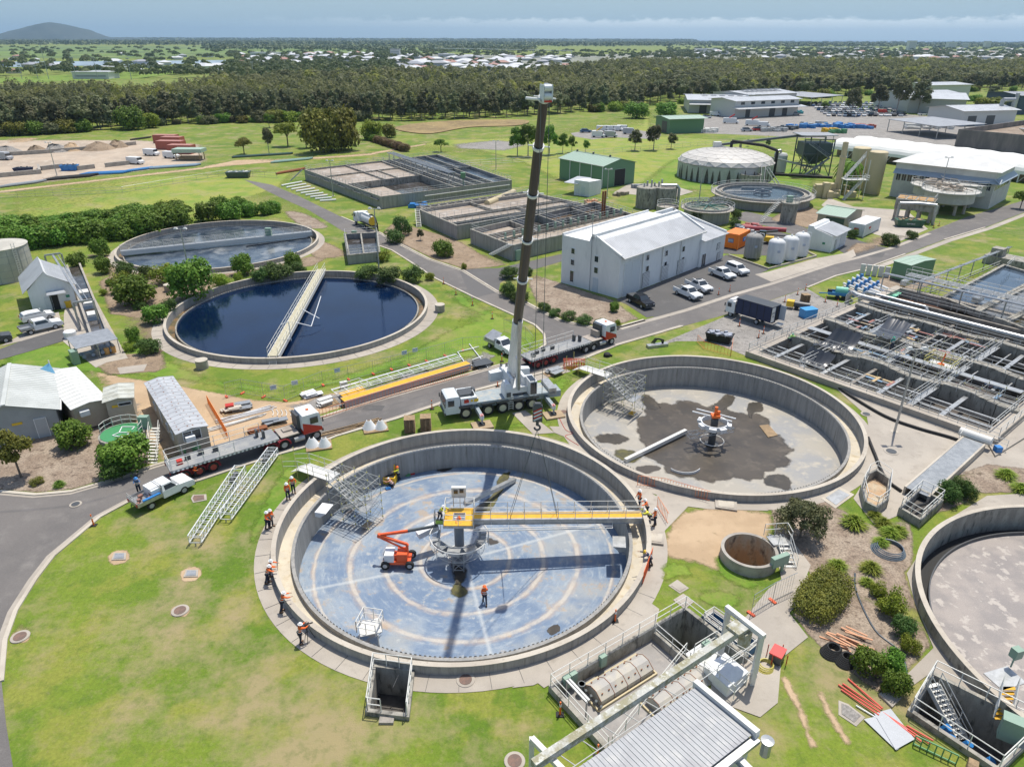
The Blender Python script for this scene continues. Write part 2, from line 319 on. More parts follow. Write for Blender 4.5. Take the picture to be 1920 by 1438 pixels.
def grassmat(name,g1,g2,g3,dry,dk,spots=()):
 """lawn: drifting green tones, dry straw patches of a few metres, tufty speckle"""
 m=M(name,g1,g2,g3,s1=.06,s2=.21,grain=.22,rough=.95,bump=.7,bs=11,w1=(.38,.6),w2=(.48,.62),gs=4)
 t=m.node_tree;b=t.nodes['Principled BSDF'];src=b.inputs['Base Color'].links[0].from_socket;mp=[n for n in t.nodes if n.type=='MAPPING'][0]
 for s_,a,c,k_,col,dt in((.13,.50,.66,.85,dry,9),(.9,.50,.72,.6,dk,6),(2.6,.56,.74,.45,dry,6)):
  n=t.nodes.new('ShaderNodeTexNoise');n.inputs['Scale'].default_value=s_;n.inputs['Detail'].default_value=dt;n.inputs['Roughness'].default_value=.72;t.links.new(mp.outputs[0],n.inputs[0])
  k=t.nodes.new('ShaderNodeMapRange');k.inputs[1].default_value=a;k.inputs[2].default_value=c;k.inputs[4].default_value=k_;t.links.new(n.outputs[0],k.inputs[0])
  if s_<.2:
   for(px_,py_,r0)in spots:
    vm=t.nodes.new('ShaderNodeVectorMath');vm.operation='DISTANCE';vm.inputs[1].default_value=(px_,py_,0);t.links.new(mp.outputs[0],vm.inputs[0]);q=t.nodes.new('ShaderNodeMapRange');q.interpolation_type='SMOOTHSTEP';q.inputs[1].default_value=r0*.35;q.inputs[2].default_value=r0;q.inputs[3].default_value=.085;q.inputs[4].default_value=0;t.links.new(vm.outputs['Value'],q.inputs[0])
    ad=t.nodes.new('ShaderNodeMath');t.links.new(k.inputs[0].links[0].from_socket,ad.inputs[0]);t.links.new(q.outputs[0],ad.inputs[1]);t.links.new(ad.outputs[0],k.inputs[0])
  x=t.nodes.new('ShaderNodeMixRGB');t.links.new(k.outputs[0],x.inputs[0]);t.links.new(src,x.inputs[1]);x.inputs[2].default_value=_col(col);src=x.outputs[0]
 t.links.new(src,b.inputs['Base Color']);return m
lawn=grassmat('lawn_grass',(.165,.225,.020),(.10,.175,.010),(.215,.235,.035),(.33,.26,.14),(.06,.12,.012),((-23,35,9),(-14,31,7),(-27,45,6),(18,29,6),(23,33,5),(-9,30,4)))
lush=grassmat('grass_lush',(.16,.26,.018),(.11,.215,.014),(.20,.27,.035),(.25,.24,.07),(.08,.16,.012))
farfield=M('far_fields',(.15,.23,.05),(.10,.15,.045),(.22,.26,.09),s1=.004,s2=.012,grain=.1,rough=1,gs=.3)
meadow=grassmat('meadow_grass',(.225,.29,.040),(.28,.30,.05),(.18,.265,.03),(.33,.29,.13),(.14,.22,.03))
Sh('ground',[(-25000,-150),(25000,-150),(25000,26000),(-25000,26000)],0,lawn)
def S2(name,px,z,mat,smooth=0,**k):
 p=GP(px);
 if smooth:
  p=Sp(p,smooth*4,True);j=random.Random(len(px)*7+int(px[0][0]));p=[V3(q)+V3((j.gauss(0,1),j.gauss(0,1),0))*min(.07,.001*q[1])for q in p]
 sf=k.pop('soft',None)
 if sf is None:y_=sum(q[1]for q in p)/len(p);sf=min(6,(.45 if 'track' in name or name in('construction_yard','gravel_patch','garden_bed')else .28 if 'bare_patch' in name else .9)*max(1,y_/45))if(smooth or name in('lawn_meadow','lawn_lush','construction_yard','gravel_patch','sandy_ground','bare_earth','dirt_track','far_yard','garden_bed'))and name!='reed_bed' else 0
 return Sh(name,[(q[0],q[1])for q in p],z,mat,soft=sf,**k)
S2('lawn_meadow',[(0,470),(0,335),(420,325),(640,300),(820,262),(1200,205),(1240,205),(1230,255),(1420,265),(1530,300),(1240,345),(1050,350),(960,300),(700,290),(560,325),(540,350),(620,415),(560,425),(400,395),(200,455),(60,480)],.006,meadow)
S2('lawn_lush',[(1188,345),(1250,300),(1440,270),(1540,330),(1530,372),(1480,390),(1340,360),(1260,375),(1210,352)],.010,lush)
S2('lawn_lush',[(0,660),(40,650),(130,640),(200,640),(330,640),(320,670),(400,705),(520,722),(640,700),(760,662),(830,620),(850,570),(805,530),(880,553),(950,592),(1015,625),(1010,650),(930,672),(650,725),(480,742),(340,718),(220,705),(120,700),(0,700)],.010,lush)
S2('lawn_lush',[(520,885),(560,868),(600,880),(540,945),(500,1000),(485,1060),(490,1120),(470,1090),(460,1000)],.010,lush,smooth=3)
S2('lawn_lush',[(840,800),(1010,785),(1030,715),(1060,700),(1090,700),(1060,740),(1045,790),(1035,808),(960,810),(900,803)],.010,lush)
R1u=[(-300,915),(-120,922),(0,922),(67,928),(134,922),(201,903),(287,874),(345,857),(440,836),(530,806),(593,786),(672,760),(730,743),(940,684),(1000,663),(1022,647),(1020,627),(1003,610),(960,590),(887,557),(817,523),(770,492),(735,470),(670,447),(640,432),(580,395),(520,368),(457,337)]
R1l=[(510,347),(560,368),(640,407),(700,432),(713,437),(750,458),(807,487),(870,508),(933,547),(973,560),(1010,580),(1050,600),(1107,613),(1157,614),(1207,600),(1280,580),(1362,553),(1443,530),(1557,493),(1600,483),(1670,463),(1737,437),(1813,407),(1907,380),(2100,320)]
R1b=[(2100,345),(1917,400),(1847,427),(1770,450),(1697,477),(1613,507),(1567,518),(1513,540),(1373,587),(1280,612),(1157,648),(1057,689),(995,706),(895,732),(820,760),(742,786),(631,818),(598,832),(527,851),(449,876),(374,901),(300,920),(243,940),(187,970),(143,1007),(100,1043),(67,1086),(30,1145),(10,1201),(3,1278),(12,1360),(25,1440),(60,1600),(-500,1600)]
Sh('road',[(p.x,p.y)for p in GP(R1u)+GP(R1l)+GP(R1b)],.020,asphalt)
S2('road_branch',[(860,505),(884,560),(935,548),(938,530),(960,518),(1000,506),(1055,490),(1055,476),(967,496),(935,503)],.024,asphalt2)
S2('car_park',[(1155,563),(1173,570),(1213,596),(1280,582),(1362,556),(1448,530),(1420,515),(1445,505),(1362,478),(1310,500)],.024,asphalt2)
S2('road_branch',[(1590,480),(1550,455),(1590,445),(1640,460),(1670,466),(1600,484)],.024,asphalt2)
S2('road_branch',[(1385,400),(1400,397),(1480,415),(1540,440),(1530,455),(1440,425),(1380,412)],.024,asphalt)
S2('work_yard',[(1330,470),(1320,450),(1380,430),(1420,425),(1500,445),(1490,470),(1440,480),(1360,476)],.022,asphalt2)
S2('gravel_yard',[(1230,648),(1373,588),(1513,541),(1545,560),(1640,582),(1620,600),(1450,640),(1400,668),(1330,640),(1270,640)],.022,gravel)
kb=lambda px,**k:kerb(GP(px),**k)
kb(R1u[:14]);kb(Sp([p for p in GP(R1u[14:21])],4)and R1u[14:24]);kb(R1l[2:10]);kb(R1l[9:15]);
kb(R1b[2:4]);kb(R1b[4:8]);kb([(p[0],p[1])for p in R1b[9:30]],w=.30)
def ring(c,r0,r1,z,mat,name='concrete_path'):return Sh(name,circ(c,r1,96),z,mat)
ring(CA,RA,17.25,.032,cQ);ring(CB,RA,17.0,.036,cQ);ring(CC,RC,21.0,.032,cQ);ring(CDD,19.2,20.4,.032,cQ)
S2('concrete_apron',[(1400,668),(1450,640),(1640,582),(2300,800),(2300,960),(1920,905),(1850,880),(1740,905),(1700,960),(1640,985),(1600,935),(1640,870),(1625,780),(1560,722),(1480,690)],.040,cQ)
S2('concrete_path',[(1060,800),(1090,830),(1180,900),(1230,930),(1245,918),(1240,930),(1440,935),(1440,958),(1330,955),(1290,950),(1244,998),(1215,1000),(1205,960),(1170,890),(1110,840),(1040,812),(1030,800)],.044,cQ)
S2('concrete_path',[(960,775),(985,770),(1040,812),(1000,815)],.048,cQ)
S2('concrete_path',[(1212,1020),(1238,1044),(1230,1100),(1200,1150),(1150,1200),(1100,1240),(1000,1285),(960,1290),(1000,1262),(1090,1225),(1150,1180),(1190,1120)],.046,cQ)
S2('concrete_path',[(1205,1120),(1236,1142),(1230,1170),(1020,1290),(997,1272),(1100,1225)],.048,cQ)
S2('concrete_path',[(1700,1075),(1716,1050),(1760,985),(1850,930),(1930,925),(1930,945),(1850,955),(1790,985),(1740,1030),(1716,1100),(1735,1170),(1790,1250),(1880,1320),(1840,1330),(1745,1262),(1705,1290),(1700,1265),(1750,1215),(1715,1130)],.050,cQ)
S2('concrete_path',[(1440,1105),(1500,1060),(1525,1095),(1480,1150),(1515,1195),(1465,1235),(1458,1318),(1425,1345),(1330,1310),(1345,1200),(1400,1155)],.054,cQ)
S2('concrete_path',[(1462,1070),(1440,1000),(1490,1020),(1520,1060),(1500,1110),(1470,1118)],.056,cQ)
S2('concrete_path',[(1415,515),(1440,510),(1530,485),(1585,475),(1600,468),(1605,480),(1590,488),(1557,494),(1446,529)],.040,cQ)
S2('concrete_path',[(1555,372),(1600,388),(1700,395),(1740,430),(1690,452),(1640,440),(1560,400),(1540,385)],.034,cQ)
S2('concrete_path',[(1180,345),(1250,345),(1300,360),(1260,372),(1150,362)],.034,cQ)
for a,b,c_,d in((R1b[1:6],.3,1.6,.034),(R1l[13:22],-1.1,-.2,.034),(R1b[11:15],.2,1.5,.034)):
 Sh('footpath',strip_poly(GP(a),b,c_),d,cQ)
S2('concrete_path',[(180,690),(135,655),(118,640),(120,590),(130,540),(165,535),(200,600),(240,672),(200,680)],.040,cQ)
S2('drive_way',[(-60,668),(0,655),(40,640),(118,617),(127,627),(118,640),(60,658),(0,675)],.042,asphalt2)
S2('concrete_path',[(0,650),(40,628),(60,600),(110,585),(118,617),(40,640)],.043,cQ)
S2('concrete_path',[(220,690),(276,683),(270,696),(225,702)],.046,cQ)
S2('garden_bed',[(713,437),(750,458),(807,487),(870,508),(933,502),(967,494),(884,462),(854,447),(790,428),(760,415),(730,420)],.030,dirt)
S2('garden_bed',[(1000,565),(985,530),(1003,512),(1055,530),(1155,563),(1205,598),(1157,612),(1107,611),(1050,598)],.030,mulch)
S2('garden_bed',[(205,470),(290,500),(350,520),(420,510),(480,500),(580,480),(630,480),(590,500),(500,512),(420,530),(345,570),(325,600),(322,640),(310,665),(250,680),(200,590),(180,530),(150,480)],.026,dirt,smooth=0)
S2('garden_bed',[(160,680),(230,662),(310,660),(318,690),(290,700),(200,705)],.028,dirt)
S2('garden_bed',[(-60,925),(0,921),(67,926),(134,920),(201,901),(287,870),(284,820),(230,800),(200,790),(100,800),(0,830),(-60,840)],.030,mulch)
S2('construction_yard',[(150,690),(230,705),(340,722),(480,748),(545,752),(650,730),(900,672),(940,680),(900,693),(730,741),(672,757),(593,782),(530,803),(440,830),(350,852),(290,868),(250,800),(190,745)],.026,sand)
S2('gravel_patch',[(520,760),(600,740),(760,700),(900,655),(935,668),(900,690),(730,738),(640,765),(560,772)],.032,gravel)
S2('gravel_patch',[(232,765),(282,745),(355,850),(310,863)],.032,gravel)
S2('grass_patch',[(700,715),(730,700),(790,690),(800,700),(740,712),(705,722)],.036,lush,smooth=3)
S2('sandy_ground',[(1244,998),(1290,952),(1440,958),(1450,1000),(1430,1060),(1400,1090),(1300,1060),(1240,1045)],.030,sand,smooth=2)
S2('garden_bed',[(1440,945),(1540,935),(1640,985),(1700,960),(1716,1000),(1716,1060),(1700,1075),(1720,1130),(1750,1215),(1700,1265),(1690,1300),(1640,1300),(1560,1240),(1515,1195),(1480,1150),(1520,1090),(1500,1050),(1450,1010)],.034,mulch)
S2('garden_bed',[(1740,905),(1850,868),(2100,900),(2100,1010),(1920,925),(1850,928),(1780,960),(1740,970)],.044,mulch)
S2('sandy_track',[(1454,1240),(1476,1262),(1502,1310),(1525,1370),(1538,1402),(1516,1402),(1487,1330),(1462,1280)],.030,sand,smooth=3)
S2('sandy_track',[(1520,1250),(1545,1290),(1570,1340),(1600,1390),(1585,1400),(1550,1350),(1525,1290)],.030,sand,smooth=3)
lawnd=grassmat('lawn_dry',(.24,.215,.085),(.19,.20,.06),(.28,.235,.11),(.36,.29,.17),(.13,.16,.03))
for px in([(1232,1060),(1262,1048),(1300,1062),(1310,1085),(1275,1088),(1240,1095)],[(1330,1045),(1352,1040),(1400,1075),(1440,1095),(1400,1110),(1350,1085)],[(1262,1010),(1280,1005),(1285,1018),(1268,1022)],[(1440,960),(1452,985),(1445,1000),(1432,985)],[(1300,1110),(1350,1100),(1400,1120),(1380,1145),(1320,1140)]):S2('grass_patch',px,.034,lush,smooth=3)
S2('bare_earth',[(18,1180),(60,1170),(62,1200),(40,1215),(38,1300),(60,1380),(80,1440),(52,1440),(30,1360),(15,1280)],.012,lawnd,smooth=2)
S2('garden_bed',[(530,395),(575,400),(620,425),(575,430),(545,415)],.028,mulch,smooth=3)
S2('garden_bed',[(560,455),(600,450),(640,465),(650,480),(590,485)],.028,dirt,smooth=3)
S2('garden_bed',[(1440,410),(1500,385),(1540,395),(1545,412),(1520,430),(1480,420)],.028,dirt,smooth=2)
S2('garden_bed',[(1580,470),(1600,455),(1660,440),(1720,445),(1735,437),(1670,463),(1600,482)],.034,dirt)
S2('garden_bed',[(1630,535),(1660,515),(1720,505),(1770,520),(1740,540),(1680,550)],.045,mulch,smooth=2)
S2('far_yard',[(-200,262),(60,262),(150,262),(260,262),(385,270),(400,300),(380,310),(0,355),(-200,370)],.014,yard)
S2('dirt_track',[(-200,372),(0,357),(380,312),(440,300),(560,296),(700,285),(800,268),(805,272),(700,292),(560,302),(480,308),(385,318),(0,364),(-200,380)],.018,sand)
S2('bare_earth',[(800,262),(860,268),(930,262),(1000,268),(990,275),(950,285),(850,280),(840,270)],.016,gravel)
S2('bare_earth',[(0,258),(90,258),(60,268),(0,270)],.016,sand)
S2('gravel_yard',[(1070,250),(1160,238),(1240,252),(1235,262),(1150,258),(1110,262),(1075,256)],.020,gravel)
S2('depot_yard',[(1290,225),(1440,205),(1560,195),(1640,210),(1700,215),(1920,235),(2300,250),(2300,330),(1920,300),(1700,282),(1560,262),(1440,255),(1300,250)],.022,gravel)
S2('reed_bed',[(740,240),(840,228),(980,226),(975,236),(880,240),(800,252)],.3,M('reeds_brown',(.30,.22,.10),(.22,.16,.08),(.36,.28,.12),s1=.05,s2=.3,grain=.35,rough=1,bump=1,bs=1.5,gs=2),smooth=3,kind='stuff',label='patch of dry brown reeds in the green meadow before the forest')
def joints(c,r0,r1,n,a0,a1):
 mb=Q()
 for i in range(n):
  a=a0+(a1-a0)*i/(n-1);d=(math.cos(a),math.sin(a))
  p=(c[0]+d[0]*r0,c[1]+d[1]*r0,.049);q=(c[0]+d[0]*r1,c[1]+d[1]*r1,.049);mb.be(p,q,.025,.01)
 tag(mb.Bd('path_joints',dY),kind='structure')
joints(CA,RA+.02,17.2,26,R(150),R(330));joints(CC,RC,20.9,30,R(165),R(350))
lidm=M('lid_brown',(.21,.13,.10),(.16,.11,.09),s1=4,grain=.2)
def manhole(u,v,r=.5,mat=rust,lab='round brown manhole cover'):
 c=G(u,v);t=Tg('manhole_cover',lab,'manhole cover',c,group='manhole covers in the lawn and paths')
 Q().La([(0,.075),(r*1.45,.075),(r*1.5,.03)],28,c).Bd('concrete_collar',cQ,t);Q().La([(0,.10),(r,.10),(r,.076)],24,c).Bd('lid',mat,t)
for u,v,r,l in((338,1145,.42,'round rusty manhole cover alone in the middle of the front lawn'),(38,1194,.42,'round manhole cover at the left corner of the lawn by the kerb'),(873,1275,.42,'round rusty manhole cover in the path at the front of the blue-floored tank'),(965,1427,.42,'round red-brown manhole cover at the bottom edge by the pipe gantry'),(142,946,.35,'small round manhole cover in the left road turning area'),(1057,773,.4,'round manhole cover on the path between crane and second tank'),(1624,777,.4,'round manhole cover on the apron near the corrugated basins'),(1671,847,.5,'round manhole cover on the apron at the lamp post shadow')):manhole(u,v,r,lidm if u not in(142,1624,1671)else dY,l)
def cover(px,lab,h=.12,m1=cQ,m2=None,n='access_cover'):
 p=GP(px);c=sum((V3(q)for q in p),V3())/len(p);t=Tg(n,lab,'access cover',c,group='square access covers')
 Q().pr([(q.x,q.y)for q in p],-.05,h).Bd('frame',m1,t);Q().pr([(c.x+(q.x-c.x)*.72,c.y+(q.y-c.y)*.72)for q in p],h,h+.03).Bd('lid',m2 or m1,t)
cover([(358,935),(362,928),(387,927),(388,938),(362,943)],'brown square cover beside the tail of the front white ute',.05,cQ,lidm)
for(u,v,l)in((222,1045,'upper left square cover with small red valve in the lawn'),(357,1077,'square cover with red valve in the lawn nearest the tank')):
 cover([(u-13,v+6),(u-8,v-8),(u+15,v-8),(u+14,v+5)],l,.08,cQ,gv)
 S2('bare_patch',[(u-22,v+10),(u-20,v-6),(u,v-16),(u+20,v-14),(u+25,v),(u+10,v+13),(u-8,v+16)],.013,sand,smooth=3)
for(u,v)in((338,1145),(38,1194)):S2('bare_patch',[(u-20,v+10),(u-18,v-6),(u,v-13),(u+19,v-10),(u+22,v+2),(u+5,v+14)],.013,sand,smooth=3)
cover([(1213,1000),(1247,1003),(1244,1024),(1213,1020)],'large pale square slab cover on the sand beside the bridge end',.22,cQ,cP)
cover([(1340,938),(1381,942),(1382,960),(1341,954)],'square slab cover against the second tank wall',.2,cQ,cP)
cover([(1539,935),(1573,913),(1602,928),(1566,954)],'grey grated square cover beside the olive bush',.06,cP,gv)
cover([(1572,1313),(1590,1320),(1622,1345),(1605,1362),(1572,1340)],'flat grated cover half buried in grass by the red pipes',.04,cQ,gravel)
cover([(1647,1303),(1663,1294),(1690,1310),(1672,1328)],'raised concrete cover at the mulch bed corner',.15,cQ,cQ)
cover([(1253,1098),(1270,1087),(1292,1103),(1275,1113)],'upper square stepping slab on the sandy grass',.04);cover([(1262,1125),(1281,1113),(1302,1128),(1284,1142)],'lower square stepping slab on the sandy grass',.04)
def floorA():
 m=bpy.data.materials.new('tank_floor_blue');m.use_nodes=True;t=m.node_tree;n=t.nodes;l=t.links;b=n['Principled BSDF'];b.inputs['Roughness'].default_value=.5
 tc=n.new('ShaderNodeTexCoord');sx=n.new('ShaderNodeSeparateXYZ');l.new(tc.outputs['Object'],sx.inputs[0])
 def mt(op,*a):
  k=n.new('ShaderNodeMath');k.operation=op
  for i,x in enumerate(a):
   if isinstance(x,(int,float)):k.inputs[i].default_value=x
   else:l.new(x,k.inputs[i])
  return k.outputs[0]
 r=mt('SQRT',mt('ADD',mt('MULTIPLY',sx.outputs[0],sx.outputs[0]),mt('MULTIPLY',sx.outputs[1],sx.outputs[1])));th=mt('ARCTAN2',sx.outputs[1],sx.outputs[0])
 cx=n.new('ShaderNodeCombineXYZ');l.new(mt('MULTIPLY',r,1.1),cx.inputs[0]);l.new(mt('MULTIPLY',th,3.2),cx.inputs[1])
 def noise(s,vec,d=6,ro=.62):
  x=n.new('ShaderNodeTexNoise');x.inputs['Scale'].default_value=s;x.inputs['Detail'].default_value=d;x.inputs['Roughness'].default_value=ro;l.new(vec,x.inputs[0]);return x.outputs[0]
 def ss(x,a,c):k=n.new('ShaderNodeMapRange');k.interpolation_type='SMOOTHSTEP';k.inputs[1].default_value=a;k.inputs[2].default_value=c;l.new(x,k.inputs[0]);return k.outputs[0]
 def mix(f,a,c):
  k=n.new('ShaderNodeMixRGB');
  if isinstance(f,(int,float)):k.inputs[0].default_value=f
  else:l.new(f,k.inputs[0])
  for i,x in((1,a),(2,c)):
   if isinstance(x,tuple):k.inputs[i].default_value=_col(x)
   else:l.new(x,k.inputs[i])
  return k.outputs[0]
 o=tc.outputs['Object']
 c=mix(ss(noise(.28,o),.42,.62),(.135,.20,.30),(.25,.305,.37))
 c=mix(ss(noise(2.2,cx.outputs[0],8,.7),.46,.80),c,(.40,.44,.46))
 c=mix(mt('MULTIPLY',ss(noise(.22,o,7),.48,.66),.85),c,(.30,.32,.33))
 c=mix(mt('MULTIPLY',ss(noise(1.1,o,9,.7),.56,.70),.8),c,(.44,.45,.43))
 c=mix(mt('MULTIPLY',ss(noise(.55,o,8,.7),.56,.66),.75),c,(.37,.28,.19))
 wob=mt('MULTIPLY',mt('SUBTRACT',noise(.5,o),.5),.35);rr=mt('ADD',r,wob)
 for R0,w in((4.,.16),(7.,.2),(10.,.22),(13.,.12)):
  d=mt('ABSOLUTE',mt('SUBTRACT',rr,R0));k=n.new('ShaderNodeMapRange');k.inputs[1].default_value=w*.6;k.inputs[2].default_value=w*2.4;k.inputs[3].default_value=.7;k.inputs[4].default_value=0;l.new(d,k.inputs[0])
  c=mix(mt('MULTIPLY',k.outputs[0],ss(noise(.6,o),.35,.62)),c,(.42,.31,.22))
  d=mt('ABSOLUTE',mt('SUBTRACT',rr,R0-.05));k=n.new('ShaderNodeMapRange');k.inputs[1].default_value=w*.5;k.inputs[2].default_value=w*1.1;k.inputs[3].default_value=.85;k.inputs[4].default_value=0;l.new(d,k.inputs[0])
  c=mix(mt('MULTIPLY',k.outputs[0],ss(noise(.9,o,5),.25,.6)),c,(.50,.46,.40))
 for a in(20,75,200,283):
  sd=mt('ABSOLUTE',mt('SUBTRACT',mt('MULTIPLY',sx.outputs[0],math.sin(R(a))),mt('MULTIPLY',sx.outputs[1],math.cos(R(a)))));sd=mt('ADD',sd,mt('MULTIPLY',noise(1.2,o),.18));side=mt('GREATER_THAN',mt('ADD',mt('MULTIPLY',sx.outputs[0],math.cos(R(a))),mt('MULTIPLY',sx.outputs[1],math.sin(R(a)))),0)
  k=n.new('ShaderNodeMapRange');k.inputs[1].default_value=.12;k.inputs[2].default_value=.34;k.inputs[3].default_value=.55;k.inputs[4].default_value=0;l.new(sd,k.inputs[0]);c=mix(mt('MULTIPLY',k.outputs[0],side),c,(.52,.54,.53))
 g=noise(14,o,3,.7);k=n.new('ShaderNodeMapRange');k.inputs[1].default_value=.3;k.inputs[2].default_value=.7;k.inputs[3].default_value=.86;k.inputs[4].default_value=1.12;l.new(g,k.inputs[0])
 v=n.new('ShaderNodeCombineXYZ');[l.new(k.outputs[0],v.inputs[i])for i in range(3)];x=n.new('ShaderNodeMixRGB');x.blend_type='MULTIPLY';x.inputs[0].default_value=1;l.new(c,x.inputs[1]);l.new(v.outputs[0],x.inputs[2])
 l.new(x.outputs[0],b.inputs['Base Color']);return m
wet=M('wet_sludge',(.055,.045,.032),(.035,.03,.022),(.085,.07,.05),s1=.4,s2=1.2,rough=.4,grain=.15);puddle=M('puddle_brown',(.075,.060,.043),(.05,.041,.031),(.11,.09,.066),s1=.25,s2=.8,rough=.4,grain=.05)
algae=M('algae_sludge',(.11,.10,.02),(.06,.055,.02),s1=1.5,grain=.3,rough=.5)
ZF=-2.9
def teeth(t,c,r,z,h,mat,n=256):
 m=Q();k=2*n;P_=[(c[0]+r*math.cos(2*PI*i/k),c[1]+r*math.sin(2*PI*i/k))for i in range(k)]
 m.add([(x,y,z)for x,y in P_]+[(x,y,z+h)for x,y in P_]+[(x,y,z+h*.45)for x,y in P_],[(i,(i+1)%k,k+(i+1)%k,k+i)if i%2 else(i,(i+1)%k,2*k+(i+1)%k,2*k+i)for i in range(k)]);m.Bd('weir_teeth',mat,t)
def zfl(c):return lambda x,y:ZF-.55*(1-min(1,math.hypot(x-c[0],y-c[1])/13.3))
def clarifier(c,label,floormat):
 t=Tg('settling_tank',label,'settling tank',(c[0],c[1],0))
 Q().La([(15.5,.78),(15.53,.80),(15.82,.80),(15.85,.77),(15.85,-1),(15.5,-1),(15.5,.78)],128,(c[0],c[1],0)).Bd('outer_wall',concwall,t)
 Q().La([(15.48,.815),(15.87,.815),(15.87,.79),(15.48,.79)],128,(c[0],c[1],0),close=True).Bd('wall_coping',cP,t)
 Q().La([(15.495,-.62),(14.9,-.66),(14.42,-.66)],128,(c[0],c[1],0)).Bd('launder_channel',conclaunder,t)
 Q().La([(14.42,-.70),(14.42,-.20),(14.14,-.20),(14.14,-2.9)],128,(c[0],c[1],0)).Bd('inner_wall',concwall,t)
 teeth(t,c,14.12,-.32,.2,gv)
 Q().La([(14.14,ZF),(14.0,ZF),(13.3,ZF-.0),(0,ZF-.56)],128,(c[0],c[1],0)).Bd('tank_floor',floormat,t,loc=(c[0],c[1],0))
 return t
tA=clarifier(CA,'empty round settling tank with a weathered blue floor and pale ring lines, workers inside','x' and floorA())
fB=M('tank_floor_grey',(.37,.34,.285),(.29,.29,.285),(.44,.40,.33),s1=.22,s2=.9,grain=.1,rough=.5,sc=(1,1,1),w1=(.4,.6))
tB=clarifier(CB,'empty round settling tank with grey floor and big brown wet patch round its centre',fB)
def blob(name,pts,z,mat,par,zf=None,dz=.01,sm=5):
 p=Sp([V3(q)for q in pts],sm*3,True);c_=sum(p,V3())/len(p);p=[q+(q-c_)*(.10+.05*math.sin(i*.31)+.03*math.sin(i*.83+1))for i,q in enumerate(p)];o=Sh(name,[(q[0],q[1])for q in p],z,mat,zf=(lambda x,y:zf(x,y)+dz)if zf else None,holes=False,parent=par,soft=min(.8,(p[0]-c_).length*.3));return o
def PZ(px,z):return[G(u,v,z)for u,v in px]
blob('wet_patch',PZ([(1205,815),(1212,775),(1250,762),(1290,757),(1330,765),(1380,775),(1430,790),(1470,840),(1472,858),(1450,880),(1400,895),(1340,898),(1290,895),(1240,870),(1215,850)],-3.2),0,puddle,tB,zfl(CB),.015)
blob('wet_patch',PZ([(1270,830),(1300,800),(1350,800),(1400,825),(1410,860),(1370,885),(1310,880),(1275,860)],-3.3),0,wet,tB,zfl(CB),.03)
for pts,mm in(([(1335,765),(1345,752),(1365,741),(1378,748),(1372,760),(1350,775),(1355,790),(1330,785)],wet),([(1400,763),(1410,755),(1430,760),(1430,772),(1415,775),(1412,785),(1402,778)],wet),([(1200,745),(1215,740),(1235,755),(1240,765),(1220,768),(1205,760)],wet),([(1115,820),(1140,812),(1170,815),(1180,822),(1165,833),(1140,833),(1120,830)],wet),([(1150,845),(1185,842),(1205,855),(1190,868),(1165,865)],algae),([(1440,890),(1470,888),(1485,905),(1480,920),(1455,915),(1430,905)],wet),([(1190,875),(1230,870),(1240,880),(1205,890)],puddle)):
 blob('wet_patch',PZ(pts,-3.0),0,mm,tB,zfl(CB),.02)
for pts,mm in(([(858,1085),(872,1095),(878,1110),(862,1118),(845,1112),(846,1095)],algae),([(940,925),(955,900),(952,890),(942,893),(930,905),(928,920),(905,945),(900,965),(920,955)],algae),([(880,960),(905,940),(925,930),(920,945),(905,970),(900,985),(880,985)],puddle),([(845,1050),(870,1055),(880,1065),(868,1095),(858,1098),(845,1075)],wet),([(1027,1180),(1045,1172),(1050,1185),(1035,1193),(1027,1188)],wet),([(940,990),(925,1005),(945,1010),(920,1018),(908,1008),(925,1000)],puddle),([(815,885),(835,878),(850,882),(835,888)],wet)):
 blob('wet_patch',PZ(pts,-3.1),0,mm,tA,zfl(CA),.02)
def weirbox(t,c,a,w=1.7,mat=gv,name='scum_box'):
 x,y=c[0]+13.6*math.cos(a),c[1]+13.6*math.sin(a)
 Q().taper((x,y,-.85),(.5,w,0),(1.1,w,0),.5,a,off=(-.3,0)).Bd(name,mat,t)
weirbox(tA,CA,R(166),1.5,Wt);weirbox(tA,CA,R(-6),1.5,gv)
def water(name,c1,c2,scum=None,rough=.06,w2=(.6,.75),s2=.5,bump=.25,bs=1.5,s1=.1):
 return M(name,c1,c2,scum,s1=s1,s2=s2,rough=rough,bump=bump,bs=bs,grain=0,w2=w2,spec=.5)
wC=water('water_deep_blue',(.002,.009,.032),(.003,.014,.048),None)
wD=water('water_slate',(.03,.045,.07),(.10,.12,.14),(.26,.27,.27),rough=.15,s2=.12,w2=(.55,.68),s1=.3)
wE=M('water_scum',(.33,.29,.26),(.25,.225,.21),(.43,.385,.34),s1=.35,s2=1.1,rough=.55,grain=.16,w2=(.55,.62),gs=12)
wG=water('water_grey_blue',(.03,.05,.075),(.05,.07,.09),None)
def fulltank(c,ro,label,wmat,wr,wz,chm):
 t=Tg('settling_tank',label,'settling tank',(c[0],c[1],0));C=(c[0],c[1],0)
 Q().La([(ro-.35,.80),(ro,.80),(ro,-1),(ro-.35,-1)],128,C,close=True).Bd('outer_wall',concwall,t)
 Q().La([(ro-.37,.815),(ro+.02,.815),(ro+.02,.785),(ro-.37,.785)],128,C,close=True).Bd('wall_coping',cP,t)
 Q().La([(ro-.36,-.45),(wr+.2,-.5)],128,C).Bd('launder_channel',chm,t)
 Q().La([(wr+.2,-.6),(wr+.2,-.02),(wr,-.02),(wr,-1.2)],128,C).Bd('weir_wall',cD,t)
 Q().La([(wr,wz),(wr*.66,wz),(wr*.33,wz),(0,wz)],128,C).Bd('water_surface',wmat,t,loc=(c[0],c[1],wz))
 teeth(t,c,wr-.03,-.12,.2,gp);return t
